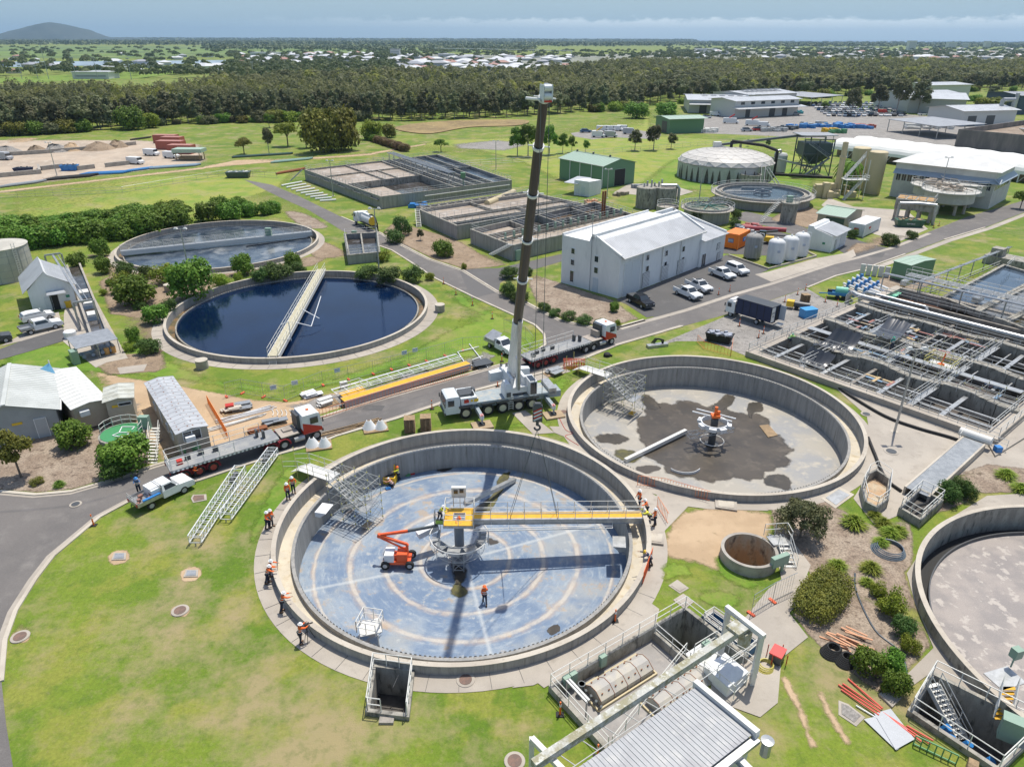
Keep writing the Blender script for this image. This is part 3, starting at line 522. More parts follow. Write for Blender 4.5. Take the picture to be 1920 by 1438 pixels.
orangech=M('channel_stained',(.24,.15,.07),(.11,.10,.05),(.05,.045,.03),s1=.6,s2=1.3,rough=.4,grain=.2)
tC=fulltank(CC,RC,'full round settling tank of deep blue water crossed by a cream walkway bridge',wC,17.7,-.2,orangech)
tD=fulltank(CDD,19.2,'full round settling tank farthest back, slate water with streaks of pale scum',wD,17.7,-.2,orangech)
tE=Tg('settling_tank','round tank at the right edge covered by mottled pinkish grey scum','settling tank',(CE[0],CE[1],0));C=(CE[0],CE[1],0)
Q().La([(RE-.35,1.0),(RE,1.0),(RE,-1),(RE-.35,-3)],128,C,close=True).Bd('outer_wall',cD,tE);Q().La([(RE-.37,1.015),(RE+.02,1.015),(RE+.02,.98),(RE-.37,.98)],128,C,close=True).Bd('wall_coping',cP,tE)
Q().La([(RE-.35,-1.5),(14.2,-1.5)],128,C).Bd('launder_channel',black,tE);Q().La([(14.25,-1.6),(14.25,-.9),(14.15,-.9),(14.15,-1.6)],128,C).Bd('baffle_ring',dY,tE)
Q().La([(14.15,-1.2),(7,-1.2),(0,-1.2)],96,C).Bd('scum_surface',wE,tE,loc=(CE[0],CE[1],-1.2))
def bridge(name,label,p,q,z,w,deckm,girm,t=None,rh=1.1,depth=.45,posts=1.9,cat='walkway bridge'):
 p=V3((p[0],p[1],z));q=V3((q[0],q[1],z));t=t or Tg(name,label,cat,(p.x,p.y,z));d=(q-p).normalized();n=V3((-d.y,d.x,0))
 Q().be(p-V3((0,0,.03)),q-V3((0,0,.03)),w,.06).Bd('deck',deckm,t)
 g=Q();[g.be(p+n*(s*(w/2+.04))-V3((0,0,depth/2-.05)),q+n*(s*(w/2+.04))-V3((0,0,depth/2-.05)),.08,depth)for s in(-1,1)]
 m=int((q-p).length/1.5)
 for i in range(m+1):
  a=p.lerp(q,i/m);g.be(a-n*(w/2)-V3((0,0,depth*.6)),a+n*(w/2)-V3((0,0,depth*.6)),.06,.06)
 g.Bd('girder',girm,t)
 for s in(-1,1):Ra(Q(),[p+n*(s*w/2),q+n*(s*w/2)],rh,.028,posts).Bd('handrail',rW,t)
 return t,p,q,d,n
bp,bq=G(512,668,.9),G(603,505,.9)
tb,p,q,d,n=bridge('walkway_bridge','cream walkway bridge spanning from the near rim to the middle of the deep blue tank',bp,bq,.95,1.3,M('deck_cream',(.50,.46,.33),(.42,.39,.28),s1=2,grain=.15),ow,depth=.6)
m=Q();e=p+d*9-n*.9
for pts in(((-6,0,2.4),(-6,0,-.4)),((-6,0,2.4),(0,1.0,2.0)),((-6,0,-.1),(0,1,-.1))):m.tu(p+d*6+n*(pts[0][0]*.18)+V3((0,0,pts[0][2])),p+d*6+n*(pts[1][0]*.18)+V3((0,0,pts[1][2])),.06)
m.tu(p+d*17-n*.6+V3((0,0,.2)),p+d*15-n*3.4+V3((0,0,-.6)),.07);m.tu(p+d*12-n*.6,p+d*11.6-n*2.8+V3((0,0,-.5)),.07);m.tu(p+d*11.6-n*2.8+V3((0,0,-.5)),p+d*19-n*3.2+V3((0,0,1.5)),.06)
m.Bd('scum_arm',Wt,tb)
mm=Q();s0=p-d*.2;mm.tu(p+n*.45+V3((0,0,-.9))-d*.7,p+n*.45+V3((0,0,.0)),.04);mm.tu(p-n*.45+V3((0,0,-.9))-d*.7,p-n*.45,.04)
for k in range(4):mm.be(p+n*.45-d*(.7-.17*k)-V3((0,0,.9-.22*k)),p-n*.45-d*(.7-.17*k)-V3((0,0,.9-.22*k)),.12,.03)
mm.Bd('access_steps',rW,tb)
bp,bq=G(226,471,.9),G(584,434,.9)
tb2,p,q,d,n=bridge('walkway_bridge','white railed walkway bridge crossing the whole farthest round tank',bp,bq,.95,1.1,gv,ow,depth=.9)
Q().be(p.lerp(q,.62)-n*3-V3((0,0,1.05)),q-n*1.2-V3((0,0,1.05)),.12,.3).Bd('scum_arm',dY,tb2);Q().box((p.lerp(q,.76).x,p.lerp(q,.76).y,1.0),(1.2,.8,1.5)).Bd('drive_box',boxg,tb2)
cx,cy=-4.55,49.7
t=Tg('centre_drive','centre column with hoops and a grey ring of boxes under the yellow platform, blue-floored tank','tank mechanism',(cx,cy,-3.4))
Q().tu((cx,cy,-3.5),(cx,cy,.3),.42,n=20).tu((cx,cy,-3.5),(cx,cy,-3.2),.8,n=20).Bd('column',gp,t)
Q().La([(1.9,-1.35),(1.9,-.65),(1.8,-.65),(1.8,-1.35)],40,(cx,cy,0),close=True,a0=R(160),a1=R(385)).Bd('ring_wall',gp,t)
m=Q()
for a in(190,225,262,300,340,20):m.taper((cx+2.0*math.cos(R(a)),cy+2.0*math.sin(R(a)),-1.3),(.5,.9,0),(.7,1.1,0),.6,R(a))
m.Bd('ring_boxes',gv,t)
def hoop(c,r,z,tr=.05,n=48,mb=None):
 mb=mb or Q();pts=[(c[0]+r*math.cos(2*PI*i/n),c[1]+r*math.sin(2*PI*i/n),z)for i in range(n+1)];return mb.pipe(pts,tr,n=5)
m=hoop((cx,cy),2.55,-.75,.055);[m.tu((cx+2.55*math.cos(a),cy+2.55*math.sin(a),-.75),(cx+2.55*math.cos(a),cy+2.55*math.sin(a),-1.9),.03)for a in[R(k)for k in(0,45,90,135,180,225,315)]];m.Bd('upper_hoop',ow,t)
m=hoop((cx,cy),1.15,-2.75,.045);hoop((cx,cy),2.2,-2.0,.02,mb=m);m.Bd('lower_hoop',ow,t)
m=Q()
for sx in(-.45,.45):
 for sy in(-1.0,-1.7):m.tu((cx+sx,cy+sy,-1.3),(cx+sx,cy+sy,-3.35),.05)
for z0 in(-1.4,-2.3,-3.2):
 m.pipe([(cx-.45,cy-1,z0),(cx+.45,cy-1,z0),(cx+.45,cy-1.7,z0),(cx-.45,cy-1.7,z0),(cx-.45,cy-1,z0)],.035)
for z0 in(-1.4,-2.3):m.tu((cx-.45,cy-1.7,z0),(cx+.45,cy-1.7,z0-.9),.03);m.tu((cx+.45,cy-1.7,z0),(cx-.45,cy-1.7,z0-.9),.03)
m.Bd('support_truss',gv,t)
def boxbeam(p,q,w,h,label,mat=gv):
 p=V3(p);q=V3(q);o=Q().be(p,q,w,h);c=(p+q)/2;d=(q-p).normalized();n=V3((-d.y,d.x,0))
 for k in range(1,6):a=p.lerp(q,k/6);o.be(a-n*(w/2+.01),a+n*(w/2+.01),.05,h+.02)
 o=o.Bd('steel_beam',mat,loc=(c.x,c.y,c.z));tag(o,label,'steel beam')
boxbeam(G(872,948,-1.6)+V3((0,0,.25)),G(965,903,-2.9)+V3((0,0,.25)),.42,.42,'long white box beam leaning from the centre column to the tank floor')
boxbeam(G(783,1008,-1.5)+V3((0,0,.3)),G(820,990,-1.2)+V3((0,0,.3)),.7,.55,'short white box beam left of the yellow platform',Wt)
PZt=.95;ph=1.25
t=Tg('lifted_bridge','new yellow-decked walkway bridge hanging from the crane slings with a square railed platform','walkway bridge',(cx,cy,PZt))
bx,by=cx+.05,cy+.25
m=Q()
for(x0,y0,x1,y1)in((-ph,-ph,ph,-.45),(-ph,.45,ph,ph),(-ph,-.45,-.5,.45),(.5,-.45,ph,.45)):m.box((bx+(x0+x1)/2,by+(y0+y1)/2,PZt),(x1-x0,y1-y0,.05))
m.Bd('platform_grating',yellow,t)
Q().Ws([(bx-ph,by-ph),(bx+ph,by-ph),(bx+ph,by+ph),(bx-ph,by+ph)],.08,PZt-.22,PZt-.01,closed=True).Ws([(bx-.5,by-.45),(bx+.5,by-.45),(bx+.5,by+.45),(bx-.5,by+.45)],.06,PZt-.2,PZt+.12,closed=True).Bd('platform_frame',gv,t)
e=1.2
Ra(Q(),[(bx-ph,by-ph,PZt+.05),(bx+ph,by-ph,PZt+.05)],1.1,.03,1.2).Bd('handrail',rW,t);Ra(Q(),[(bx+ph,by+.5,PZt+.05),(bx+ph,by+ph,PZt+.05),(bx-ph,by+ph,PZt+.05),(bx-ph,by-ph,PZt+.05)],1.1,.03,1.2).Bd('handrail',rW,t)
m=Q().box((bx-.1,by+ph+.25,PZt+1.1),(1.25,.35,1.0));[m.tu((bx-.1+s*.5,by+ph+.25,PZt),(bx-.1+s*.5,by+ph+.25,PZt+1.1),.04)for s in(-1,1)];m.Bd('control_cabinet',ow,t)
Q().box((bx-.35,by+ph+.06,PZt+1.5),(.35,.02,.4)).box((bx+.15,by+ph+.06,PZt+1.6),(.35,.02,.4)).Bd('cabinet_panel',glass,t)
B0=V3((bx+ph,by+.15,PZt+.02));B1=G(1203,962,1.1);B1.z=PZt+.02;d=(B1-B0).normalized();n=V3((-d.y,d.x,0));BW=.95
Q().be(B0,B1,BW,.05).Bd('bridge_grating',yellow,t)
m=Q();[m.be(B0+n*(s*(BW/2+.05))-V3((0,0,.22)),B1+n*(s*(BW/2+.05))-V3((0,0,.22)),.1,.5)for s in(-1,1)]
for s in(-1,1):
 for zz in(0.02,-.46):m.be(B0+n*(s*(BW/2+.05))+V3((0,0,zz)),B1+n*(s*(BW/2+.05))+V3((0,0,zz)),.2,.03)
m.Bd('girder',gv,t)
for s in(-1,1):Ra(Q(),[B0+n*(s*BW/2),B1+n*(s*BW/2)],1.1,.028,1.5).Bd('handrail',rW,t)
o=Q();a=B0-n*1.2-V3((0,0,.7));b=B1-n*.95-d*2.6-V3((0,0,.7));o.tu(a,b,.05);o.tu(a+V3((0,0,.25)),b+V3((0,0,.25)),.04)
for k in range(9):q=a.lerp(b,k/8);o.tu(q,q+n*.6+V3((0,0,.5)),.025)
o.Bd('spray_pipe',ow,t)
SL=[B0.lerp(B1,.21),B0.lerp(B1,.50)]
cx,cy=G(1333,838,-3.5).x,G(1333,838,-3.5).y
t=Tg('centre_drive','white ring drive with an orange unit on top at the middle of the grey-floored tank','tank mechanism',(cx,cy,-3.4))
Q().tu((cx,cy,-3.5),(cx,cy,.2),.4,n=20).tu((cx,cy,-3.5),(cx,cy,-3.0),.75,n=20).Bd('column',dY,t)
Q().La([(1.5,-.75),(1.5,-.2),(1.38,-.2),(1.38,-.75)],40,(cx,cy,0),close=True).Bd('ring_wall',Wt,t)
m=Q();[m.taper((cx+1.6*math.cos(R(a)),cy+1.6*math.sin(R(a)),-.7),(.4,.7,0),(.5,.8,0),.4,R(a))for a in(200,250,290,340,150)];m.Bd('ring_boxes',Wt,t)
hoop((cx,cy),1.3,-2.6,.05).Bd('lower_hoop',ow,t)
m=Q().be((cx-2.2,cy+1.4,.3),(cx+1.6,cy-.9,.3),.12).be((cx-1.6,cy+2.0,.3),(cx+2.2,cy-.3,.3),.12);m.Bd('cross_beams',Wt,t)
def truss(m,p,q,w,h,n,r=.035):
 p=V3(p);q=V3(q);d=(q-p).normalized();s=V3((-d.y,d.x,0))*(w/2);u=V3((0,0,h))
 for o in(s,-s,s+u,-s+u):m.tu(p+o,q+o,r,n=5)
 for i in range(n+1):
  a=p.lerp(q,i/n);m.tu(a+s,a-s,r*.7,n=4);m.tu(a+s,a+s+u,r*.7,n=4);m.tu(a-s,a-s+u,r*.7,n=4);m.tu(a+s+u,a-s+u,r*.7,n=4)
  if i<n:
   b=p.lerp(q,(i+1)/n)
   for o in(s,-s):m.tu(a+o,b+o+u,r*.7,n=4)
 return m
truss(Q(),(cx-2.9,cy-.9,-1.7),(cx+2.3,cy+.7,-1.7),.8,.5,5).Bd('scraper_truss',gv,t)
Q().box((cx,cy,.38),(.9,.8,.3)).tu((cx,cy,.6),(cx,cy,1.6),.18).box((cx+.3,cy,.6),(.3,.3,.5)).Bd('drive_unit',orange,t)
boxbeam(G(1172,868,-3.1)+V3((0,0,.3)),G(1285,815,-3.2)+V3((0,0,.5)),.4,.45,'long white box beam lying on the grey tank floor pointing at the drive',ow)
c0=G(1283,888,-3.2);o=Q().La([(1.9,-3.3),(1.9,-2.85),(1.85,-2.85),(1.85,-3.3)],16,(c0.x+.2,c0.y+1.6,0),close=True,a0=R(215),a1=R(325)).Bd('baffle_plate',Wt,loc=(c0.x,c0.y,-3.3));tag(o,'curved white baffle plate standing on the wet grey tank floor','baffle plate')
p=PZ([(1423,800),(1440,798),(1458,818),(1440,822)],-3.2);o=Q().pr([(q.x,q.y)for q in p],-3.15,-3.02).Bd('timber_pallet',timber,loc=p[0]);tag(o,'grey timber board stack lying on the right side of the grey tank floor','pallet')
t=Tg('round_well','small round concrete well with a rust-stained inside and pipework, right of the sand','well',(CF[0],CF[1],0));C=(CF[0],CF[1],0)
Q().La([(1.98,1.0),(RF,1.0),(RF,-.2),(RF,-3),(1.98,-3)],48,C,close=True).Bd('well_wall',conc,t);rusti=M('well_rust_stain',(.46,.30,.17),(.50,.42,.30),(.14,.10,.07),s1=.7,s2=1.3,sc=(1,1,.6),grain=.15);Q().La([(1.975,.98),(1.975,-2.9),(0,-2.9)],48,C).Bd('well_lining',rusti,t)
m=Q();[m.tu((C[0]+a,C[1]-.6,-2.9),(C[0]+a+.3,C[1]+1.2,-1.6),.09)for a in(-.5,.3)];m.tu((C[0]-.9,C[1]-.3,-1.8),(C[0]+1.4,C[1]+.2,-2.2),.1);m.Bd('pipework',rM,t)
m=Q().be((C[0]+1.9,C[1]+.9,1.15),(C[0]+3.4,C[1]+1.2,1.15),1.2,.06);m.Bd('platform',gv,t)
Ra(Q(),[(C[0]+1.6,C[1]+1.6,1.2),(C[0]+3.5,C[1]+1.8,1.2),(C[0]+3.5,C[1]+.6,1.2)],1.1,.03,.9).Bd('handrail',rW,t)
m=Q();s0=V3((C[0]+2.9,C[1]+.5,1.15));s1=V3((C[0]+3.1,C[1]-1.1,0))
for s in(-.45,.45):m.be(s0+V3((s,0,0)),s1+V3((s,0,0)),.06,.16);Ra(m,[s0+V3((s,0,0)),s1+V3((s,0,0))],1.0,.025,.9)
for k in range(6):a=s0.lerp(s1,k/5.5);m.box((a.x,a.y,a.z-.02),(.9,.24,.04))
m.Bd('steps',rW,t);Q().box((C[0]+1.9,C[1]-1.5,.7),(1.6,.4,.9),R(25)).box((C[0]+2.2,C[1]-1.5,0),(.2,.2,.8)).Bd('control_cabinet',boxg,t)
for u,v,l in((380,690,'short concrete riser pipe at the near left of the deep blue tank'),(825,584,'short concrete riser pipe at the right of the deep blue tank'),(318,546,'low concrete riser in the mulch between the two full tanks')):
 c=G(u,v);t=Tg('concrete_riser',l,'concrete riser',c,group='short concrete riser pipes');Q().La([(.75,0),(.75,1.1),(.68,1.16),(0,1.16)],28,c).Bd('barrel',conc,t);Q().La([(.78,1.17),(0,1.24)],28,c).La([(.78,1.10),(.78,1.17)],28,c).Bd('lid',cP,t)
def ray(u,v):
 p=G(u,v,0);return(p-V3((0,0,H))).normalized()
def FAC(u,v,O,U):
 n=V3((U.y,-U.x,0));d=ray(u,v);t=n.dot(V3(O)-V3((0,0,H)))/n.dot(d);p=V3((0,0,H))+d*t;return(p-V3(O)).dot(U),p.z
class Q4:
 def __init__(s,S_,E,Nn,W_):s.c=[V3(x)for x in(S_,E,Nn,W_)]
 def __call__(s,a,b,z=None):
  c=s.c;p=c[0]*(1-a)*(1-b)+c[1]*a*(1-b)+c[2]*a*b+c[3]*(1-a)*b
  if z is not None:p.z=z
  return p
foam=M('basin_foam',(.40,.33,.26),(.30,.24,.18),(.50,.45,.39),s1=.12,s2=.5,rough=.5,grain=.15,w2=(.5,.7));broth=M('basin_liquor_dark',(.045,.038,.03),(.08,.07,.06),(.16,.16,.17),s1=.1,s2=.5,rough=.12,grain=0)
def rbasin(label,q,h,walls,liquids,rails,floor=None,th=.4,extra=None,outer=(0,0)):
 t=Tg('aeration_basin',label,'treatment basin',q(.5,.5,0));c=[q(0,0,0),q(1,0,0),q(1,1,0),q(0,1,0)]
 Q().Ws([(p.x,p.y)for p in c],th,outer[0],h,closed=True).Bd('outer_wall',concwall,t)
 Q().Ws([(p.x,p.y)for p in c],th+.12,h-.06,h+.03,closed=True).Bd('wall_coping',cD,t)
 m=Q()
 for i,w in enumerate(walls):a,b=q(w[0],w[1]),q(w[2],w[3]);m.Ws([(a.x,a.y),(b.x,b.y)],w[4]if len(w)>4 else .3,outer[0],h-.012-i*.003)
 m.Bd('inner_wall',cD,t)
 for i,(a0,b0,a1,b1,z,mt)in enumerate(liquids):
  Q().add([tuple(q(a0,b0,z)),tuple(q(a1,b0,z)),tuple(q(a1,b1,z)),tuple(q(a0,b1,z))],[(0,1,2,3)]).Bd('liquid_surface',mt,t)
 for r in rails:Ra(Q(),[q(r[k],r[k+1],h)for k in range(0,len(r),2)],1.05,.035,1.9).Bd('handrail',rM,t)
 return t
qBL=Q4(G(715,369,3),G(958,338,3),G(820,290,3),G(572,318,3))
t=rbasin('large raised basin farthest back, divided in foamy brown cells under a steel pipe gantry',qBL,3.0,[(0,.42,.55,.42),(.55,0,.55,1,.5),(.28,.42,.28,1),(0,.72,.55,.72),(.62,0,.62,1,.4),(.55,.5,1,.5),(.70,0,.70,.5),(.78,0,.78,.5),(.86,0,.86,.5),(.70,.5,.70,1),(.80,.5,.80,1),(.90,.5,.90,1),(.38,.42,.38,.72)],[(0,0,.55,.42,1.2,broth),(.04,.04,.25,.4,1.24,foam),(0,.42,.55,1,2.55,foam),(.55,0,.62,1,1.5,broth),(.62,0,1,1,2.2,wD)],[(0,0,1,0),(0,0,0,1),(0,1,1,1),(1,0,1,1),(0,.42,.55,.42),(.55,0,.55,1),(.55,.5,1,.5),(.62,0,.62,1),(.28,.42,.28,1)])
m=Q();
for k in range(6):
 a=.1+.8*k/5
 for s in(-.012,.012):p=qBL(.58+s*1.5,a,3.0);m.tu(p,p+V3((0,0,2.9)),.13,n=6)
for s in(-.02,0,.02):m.tu(qBL(.58+s,.08,5.9),qBL(.58+s,.92,5.9),.16,n=6)
m.Bd('pipe_gantry',gv,t);p=qBL(.62,.02,3);Q().tu(p,p+V3((0,0,2)),.12).box((p.x,p.y,5),(1.2,1.2,1.3)).Bd('control_box',green,t)
m=Q();[m.be(qBL(-.01,b,2.3),qBL(-.01,b+.12,2.3),.25,.3)for b in(.1,.3,.5,.7)];m.tu(qBL(-.012,.02,2.0),qBL(-.012,.95,2.0),.18);m.Bd('side_pipe',cD,t)
a,b=qBL(.3,-.012,1.9),qBL(.98,-.012,1.9);Q().tu(a,b,.12).Bd('side_pipe',rM,t)
m=Q();s0,s1=qBL(-.02,1.0,3),qBL(-.02,1.0,0)+V3((-3.5,-1,0));[m.be(s0+V3((0,s,0)),s1+V3((0,s,0)),.08,.3)for s in(-.5,.5)];m.Bd('access_stair',rM,t)
qM1=Q4(G(857,423,3),G(1100,384,3),G(1000,362,3),G(787,393,3))
t=rbasin('raised basin of foamy brown liquor with a row of grey bays along its back',qM1,3.0,[(0,.45,1,.45),(.42,.45,.42,1),(0,.16,1,.16),(.6,0,.6,.45)],[(0,.16,1,1,2.3,foam),(0,0,1,.16,1.8,broth)],[(0,0,1,0),(0,0,0,1),(0,1,1,1),(0,.16,1,.16),(0,.45,1,.45)])
m=Q()
for k in range(14):
 p,q_=qM1(.03+k*.07,1.02,3.0),qM1(.03+k*.07,1.10,3.0);m.Ws([(p.x,p.y),(q_.x,q_.y)],.25,2.2,3.2)
p,q_=qM1(0,1.1,0),qM1(1,1.1,0);m.Ws([(p.x,p.y),(q_.x,q_.y)],.3,0,3.3);p,q_=qM1(0,1.015,0),qM1(1,1.015,0);m.Ws([(p.x,p.y),(q_.x,q_.y)],.3,2.3,3.1);m.Bd('bay_walls',cQ,t)
Ra(Q(),[qM1(0,1.1,3.3),qM1(1,1.1,3.3)],1.,.035,1.9).Bd('handrail',rM,t)
m=Q();s0,s1=qM1(-.02,1.0,3.1),qM1(.0,.75,0)+V3((-2.2,-.6,0))
for s in(-.5,.5):m.be(s0+V3((s,0,0)),s1+V3((s,0,0)),.08,.3)
for k in range(11):a=s0.lerp(s1,k/10.5);m.box((a.x,a.y,a.z-.03),(1,.3,.05))
m.Bd('access_stair',rW,t)
p,q_=qM1(.12,1.22,2.6),qM1(.95,1.3,2.6);tt=Tg('pipeline','thick cream pipe lying between the two far raised basins','pipe',(p.x,p.y,0));Q().tu(p+V3((14,3,0)),q_,.75,n=16).Bd('pipe_run',cream,tt);m=Q();[m.box((x.x,x.y,0),(.4,1.2,2.))for x in[(p+V3((14,3,0))).lerp(q_,k/4)for k in range(5)]];m.Bd('pipe_supports',concwall,tt)
qM2=Q4(G(961,460,3),G(1205,408,3),G(1115,379,3),G(884,430,3))
t=rbasin('raised concrete basin behind the big white building, long cells of brown foam and dark liquor',qM2,3.0,[(0,.34,1,.34),(.5,.62,1,.62),(0,.62,.28,.62),(.5,.34,.5,1),(.28,.34,.28,1),(.78,.34,.78,1),(.62,.34,.62,.62)],[(0,0,1,.34,2.3,foam),(0,.34,.28,1,1.9,foam),(.28,.34,.5,1,1.5,broth),(.5,.34,1,.62,1.2,broth),(.5,.62,1,1,1.6,M('liquor_brown',(.14,.10,.065),(.10,.07,.045),rough=.2,grain=0,s1=.3))],[(0,0,1,0),(0,0,0,1),(0,1,1,1),(1,0,1,1),(0,.34,1,.34),(.5,.62,1,.62),(.28,.34,.28,1),(.5,.34,.5,1),(.78,.34,.78,1)])
m=Q();
for k in range(16):p=qM2(.04+k*.06,.30,3.0);m.box((p.x,p.y,3.0),(.35,.35,1.2),.6)
m.Bd('aerator_posts',boxg,t)
for s in(0,.02):p=qM2(.86+s,.5,1.5);Q().tu(p,p+V3((0,0,6.2)),.22,n=10).Bd('vent_stack',rust,t)
s0,s1=qM2(-.01,.02,3.1),qM2(.0,.4,0)+V3((-1.,-1.,0));m=Q()
for s in(-.45,.45):m.be(s0+V3((s*.6,-s*.8,0)),s1+V3((s*.6,-s*.8,0)),.08,.3)
for k in range(11):a=s0.lerp(s1,k/10.5);m.box((a.x,a.y,a.z-.03),(.3,1,.05),.9)
m.Bd('access_stair',rW,t);p=qM2(.03,-.02,0);Q().box((p.x,p.y,0),(1.2,.6,2),.7).Bd('cabinet',boxg,t)
q=Q4(G(655,496,0),G(712,490,0),G(708,452,0),G(648,455,0));t=rbasin('small concrete valve chamber with railings beside the diagonal road',q,1.8,[(.5,0,.5,1)],[(0,0,1,1,.7,broth)],[(0,0,1,0,1,1,0,1,0,0)])
p=q(.3,1.2,0);Q().box((p.x,p.y,0),(1.0,.8,1.6)).Bd('cabinet',boxg,t)
TZ=1.0
t=Tg('sunken_basin','long sunken concrete basins at the right with stained wavy beams over dark cells','treatment basin',RB(14,20,0))
fl=M('basin_floor_dark',(.17,.145,.115),(.11,.095,.08),(.24,.21,.17),s1=.3,s2=1.,grain=.3,rough=.8);cellw=M('cell_wall_stained',(.27,.245,.21),(.19,.17,.145),(.34,.315,.28),s1=.6,s2=1.8,sc=(1,1,.4),grain=.2)
Q().add([tuple(RB(a,b,-4.6))for a,b in((1,1),(29,1),(29,43),(1,43))],[(0,1,2,3)]).Bd('basin_floor',fl,t)
def rbw(m,a0,b0,a1,b1,w,z0,z1):p,q=RB(a0,b0),RB(a1,b1);return m.Ws([(p.x,p.y),(q.x,q.y)],w,z0,z1)
m=Q();rbw(m,0,.6,30,.6,1.25,-4.6,TZ-.25);rbw(m,29.3,1.25,29.3,44,1.2,-4.6,TZ-.252);rbw(m,.6,1.25,.6,44,1.2,-4.6,TZ-.254);rbw(m,1.2,43.4,28.7,43.4,1.2,-4.6,TZ-.256);m.Bd('perimeter_walkway',cQ,t)
for i,b in enumerate((8.8,18.3,28.3)):
 m=Q()
 for k in range(28):
  a0,a1=1.0+k*1.01,1.0+(k+1)*1.01;wv=.45*math.sin(a0*.62+i);w2=.45*math.sin(a1*.62+i)
  p,q_=RB(a0,b+wv,0),RB(a1,b+w2,0);m.Ws([(p.x,p.y),(q_.x,q_.y)],1.15,-.6,TZ+.18+.12*math.sin(a0*.62))
 m.Bd('wavy_beam',cD,t)
m=Q()
for b in(8.8,18.3,28.3):rbw(m,1.2,b,28.8,b,.35,-4.6,-.6)
rbw(m,1.2,32.8,28.8,32.8,.6,-4.6,TZ-.1);rbw(m,1.2,37.5,28.8,37.5,.4,-4.6,TZ-.4)
for a in(7.2,13.5,20.6):
 rbw(m,a,1.2,a,32.8,.4,-4.6,TZ-.5)
m.Bd('cell_wall',cellw,t)
for a0,b0,a1,b1,z,mt in((21,1.2,28.7,8.4,-1.1,M('liquor_brown_dull',(.12,.10,.085),(.10,.085,.07),rough=.5,s1=.4)),(21,9.6,28.7,18,-1.4,M('liquor_brown_dull',(.12,.10,.085))),(14,19.4,20.4,28,-2.8,broth),(21,19,28.7,28,-1.5,M('liquor_olive',(.13,.11,.07),(.10,.085,.05),rough=.35,s1=.3)),(7.5,9.4,13.3,18,-1.,M('sheet_pale_floor',(.42,.42,.40),(.30,.30,.29),(.5,.5,.5),s1=.8,s2=2)),(1.2,38,28.7,42.6,-.6,M('channel_redbrown',(.11,.055,.035),(.08,.045,.03),s1=.6,rough=.4)),(1.2,33.1,28.7,37.2,-.8,fl)):
 Q().add([tuple(RB(a,b,z))for a,b in((a0,b0),(a1,b0),(a1,b1),(a0,b1))],[(0,1,2,3)]).Bd('liquid_surface',mt,t)
for path in([(.3,.15),(30,.15)],[(1.3,1.1),(28.6,1.1)],[(29.9,.6),(29.9,43)],[(28.8,1.3),(28.8,43)],[(1,8.2),(28.8,8.2)],[(1,9.4),(28.8,9.4)],[(1,17.6),(28.8,17.6)],[(1,19),(28.8,19)],[(1,27.6),(28.8,27.6)],[(1,29),(28.8,29)],[(1.2,37.5),(28.7,37.5)],[(1,43.2),(28.8,43.2)],[(7,1.3),(7,8)],[(7.6,1.3),(7.6,8)],[(13.2,9.5),(13.2,17.5)],[(13.9,9.5),(13.9,17.5)],[(20.3,1.2),(20.3,8.2)],[(21,1.2),(21,8.2)],[(20.3,19),(20.3,27.5)],[(21.2,19),(21.2,27.5)],[(20.3,9.6),(20.3,17.5)],[(21.2,9.6),(21.2,17.5)],[(7,19),(7,27.5)],[(.2,.3),(.2,32)]):
 Ra(Q(),[RB(a,b,TZ-.1)for a,b in path],1.0,.035,2.0).Bd('handrail',rM,t)
m=Q()
for a in range(2,28,2):
 if a%4:rbw(m,a,9.4,a,17.6,.16,TZ-.7,TZ-.5);rbw(m,a+.6,19,a+.6,27.6,.16,TZ-.8,TZ-.6)
for b in(3.2,5.6,11.4,15.8,21.6,24.6):rbw(m,1.3,b,28.6,b,.3,TZ-.9,TZ-.62)
for a in(3.5,10,17,24):rbw(m,a,1.3,a,8.2,.5,TZ-.36,TZ-.3);rbw(m,a,19,a,27.6,.5,TZ-.36,TZ-.3)
for a in(7.3,20.65):rbw(m,a,1.3,a,8.2,.7,TZ-.35,TZ-.28)
for a in(13.55,20.75):rbw(m,a,9.4,a,17.6,.7,TZ-.35,TZ-.28)
for a in(7.3,20.75):rbw(m,a,19,a,27.6,.8,TZ-.35,TZ-.28)
rbw(m,1.3,13.5,28,13.5,1.1,TZ+.1,TZ+.18);m.Bd('catwalk',gv,t)
m=Q()
for(a,b,w,d,c_)in((4,4,3,1,0),(15,22,4,1.2,0)):pass
colr=[P('board_blue',(.15,.26,.38)),P('board_amber',(.50,.36,.18)),P('board_red',(.33,.14,.11)),gv]
rr=random.Random(3)
for ci,mt in enumerate(colr):
 m=Q()
 for k in range(16):
  cell=rr.choice([(13.7,19.4,6.6,1.6),(14,26,6,1.5),(14.2,4.5,3,1.4),(10,14,3.5,3),(9,11,4,2),(9,20,4,6),(22,11,5,3),(2,20,4,6)])
  p=RB(cell[0]+rr.random()*cell[2],cell[1]+rr.random()*cell[3],TZ-.35+ci*.012+k*.002);m.box(tuple(p),(1.1+rr.random(),.35,.05),math.atan2(RB_U.y,RB_U.x)+(rr.random()<.3)*PI/2)
 m.Bd('scaffold_boards',mt,t)
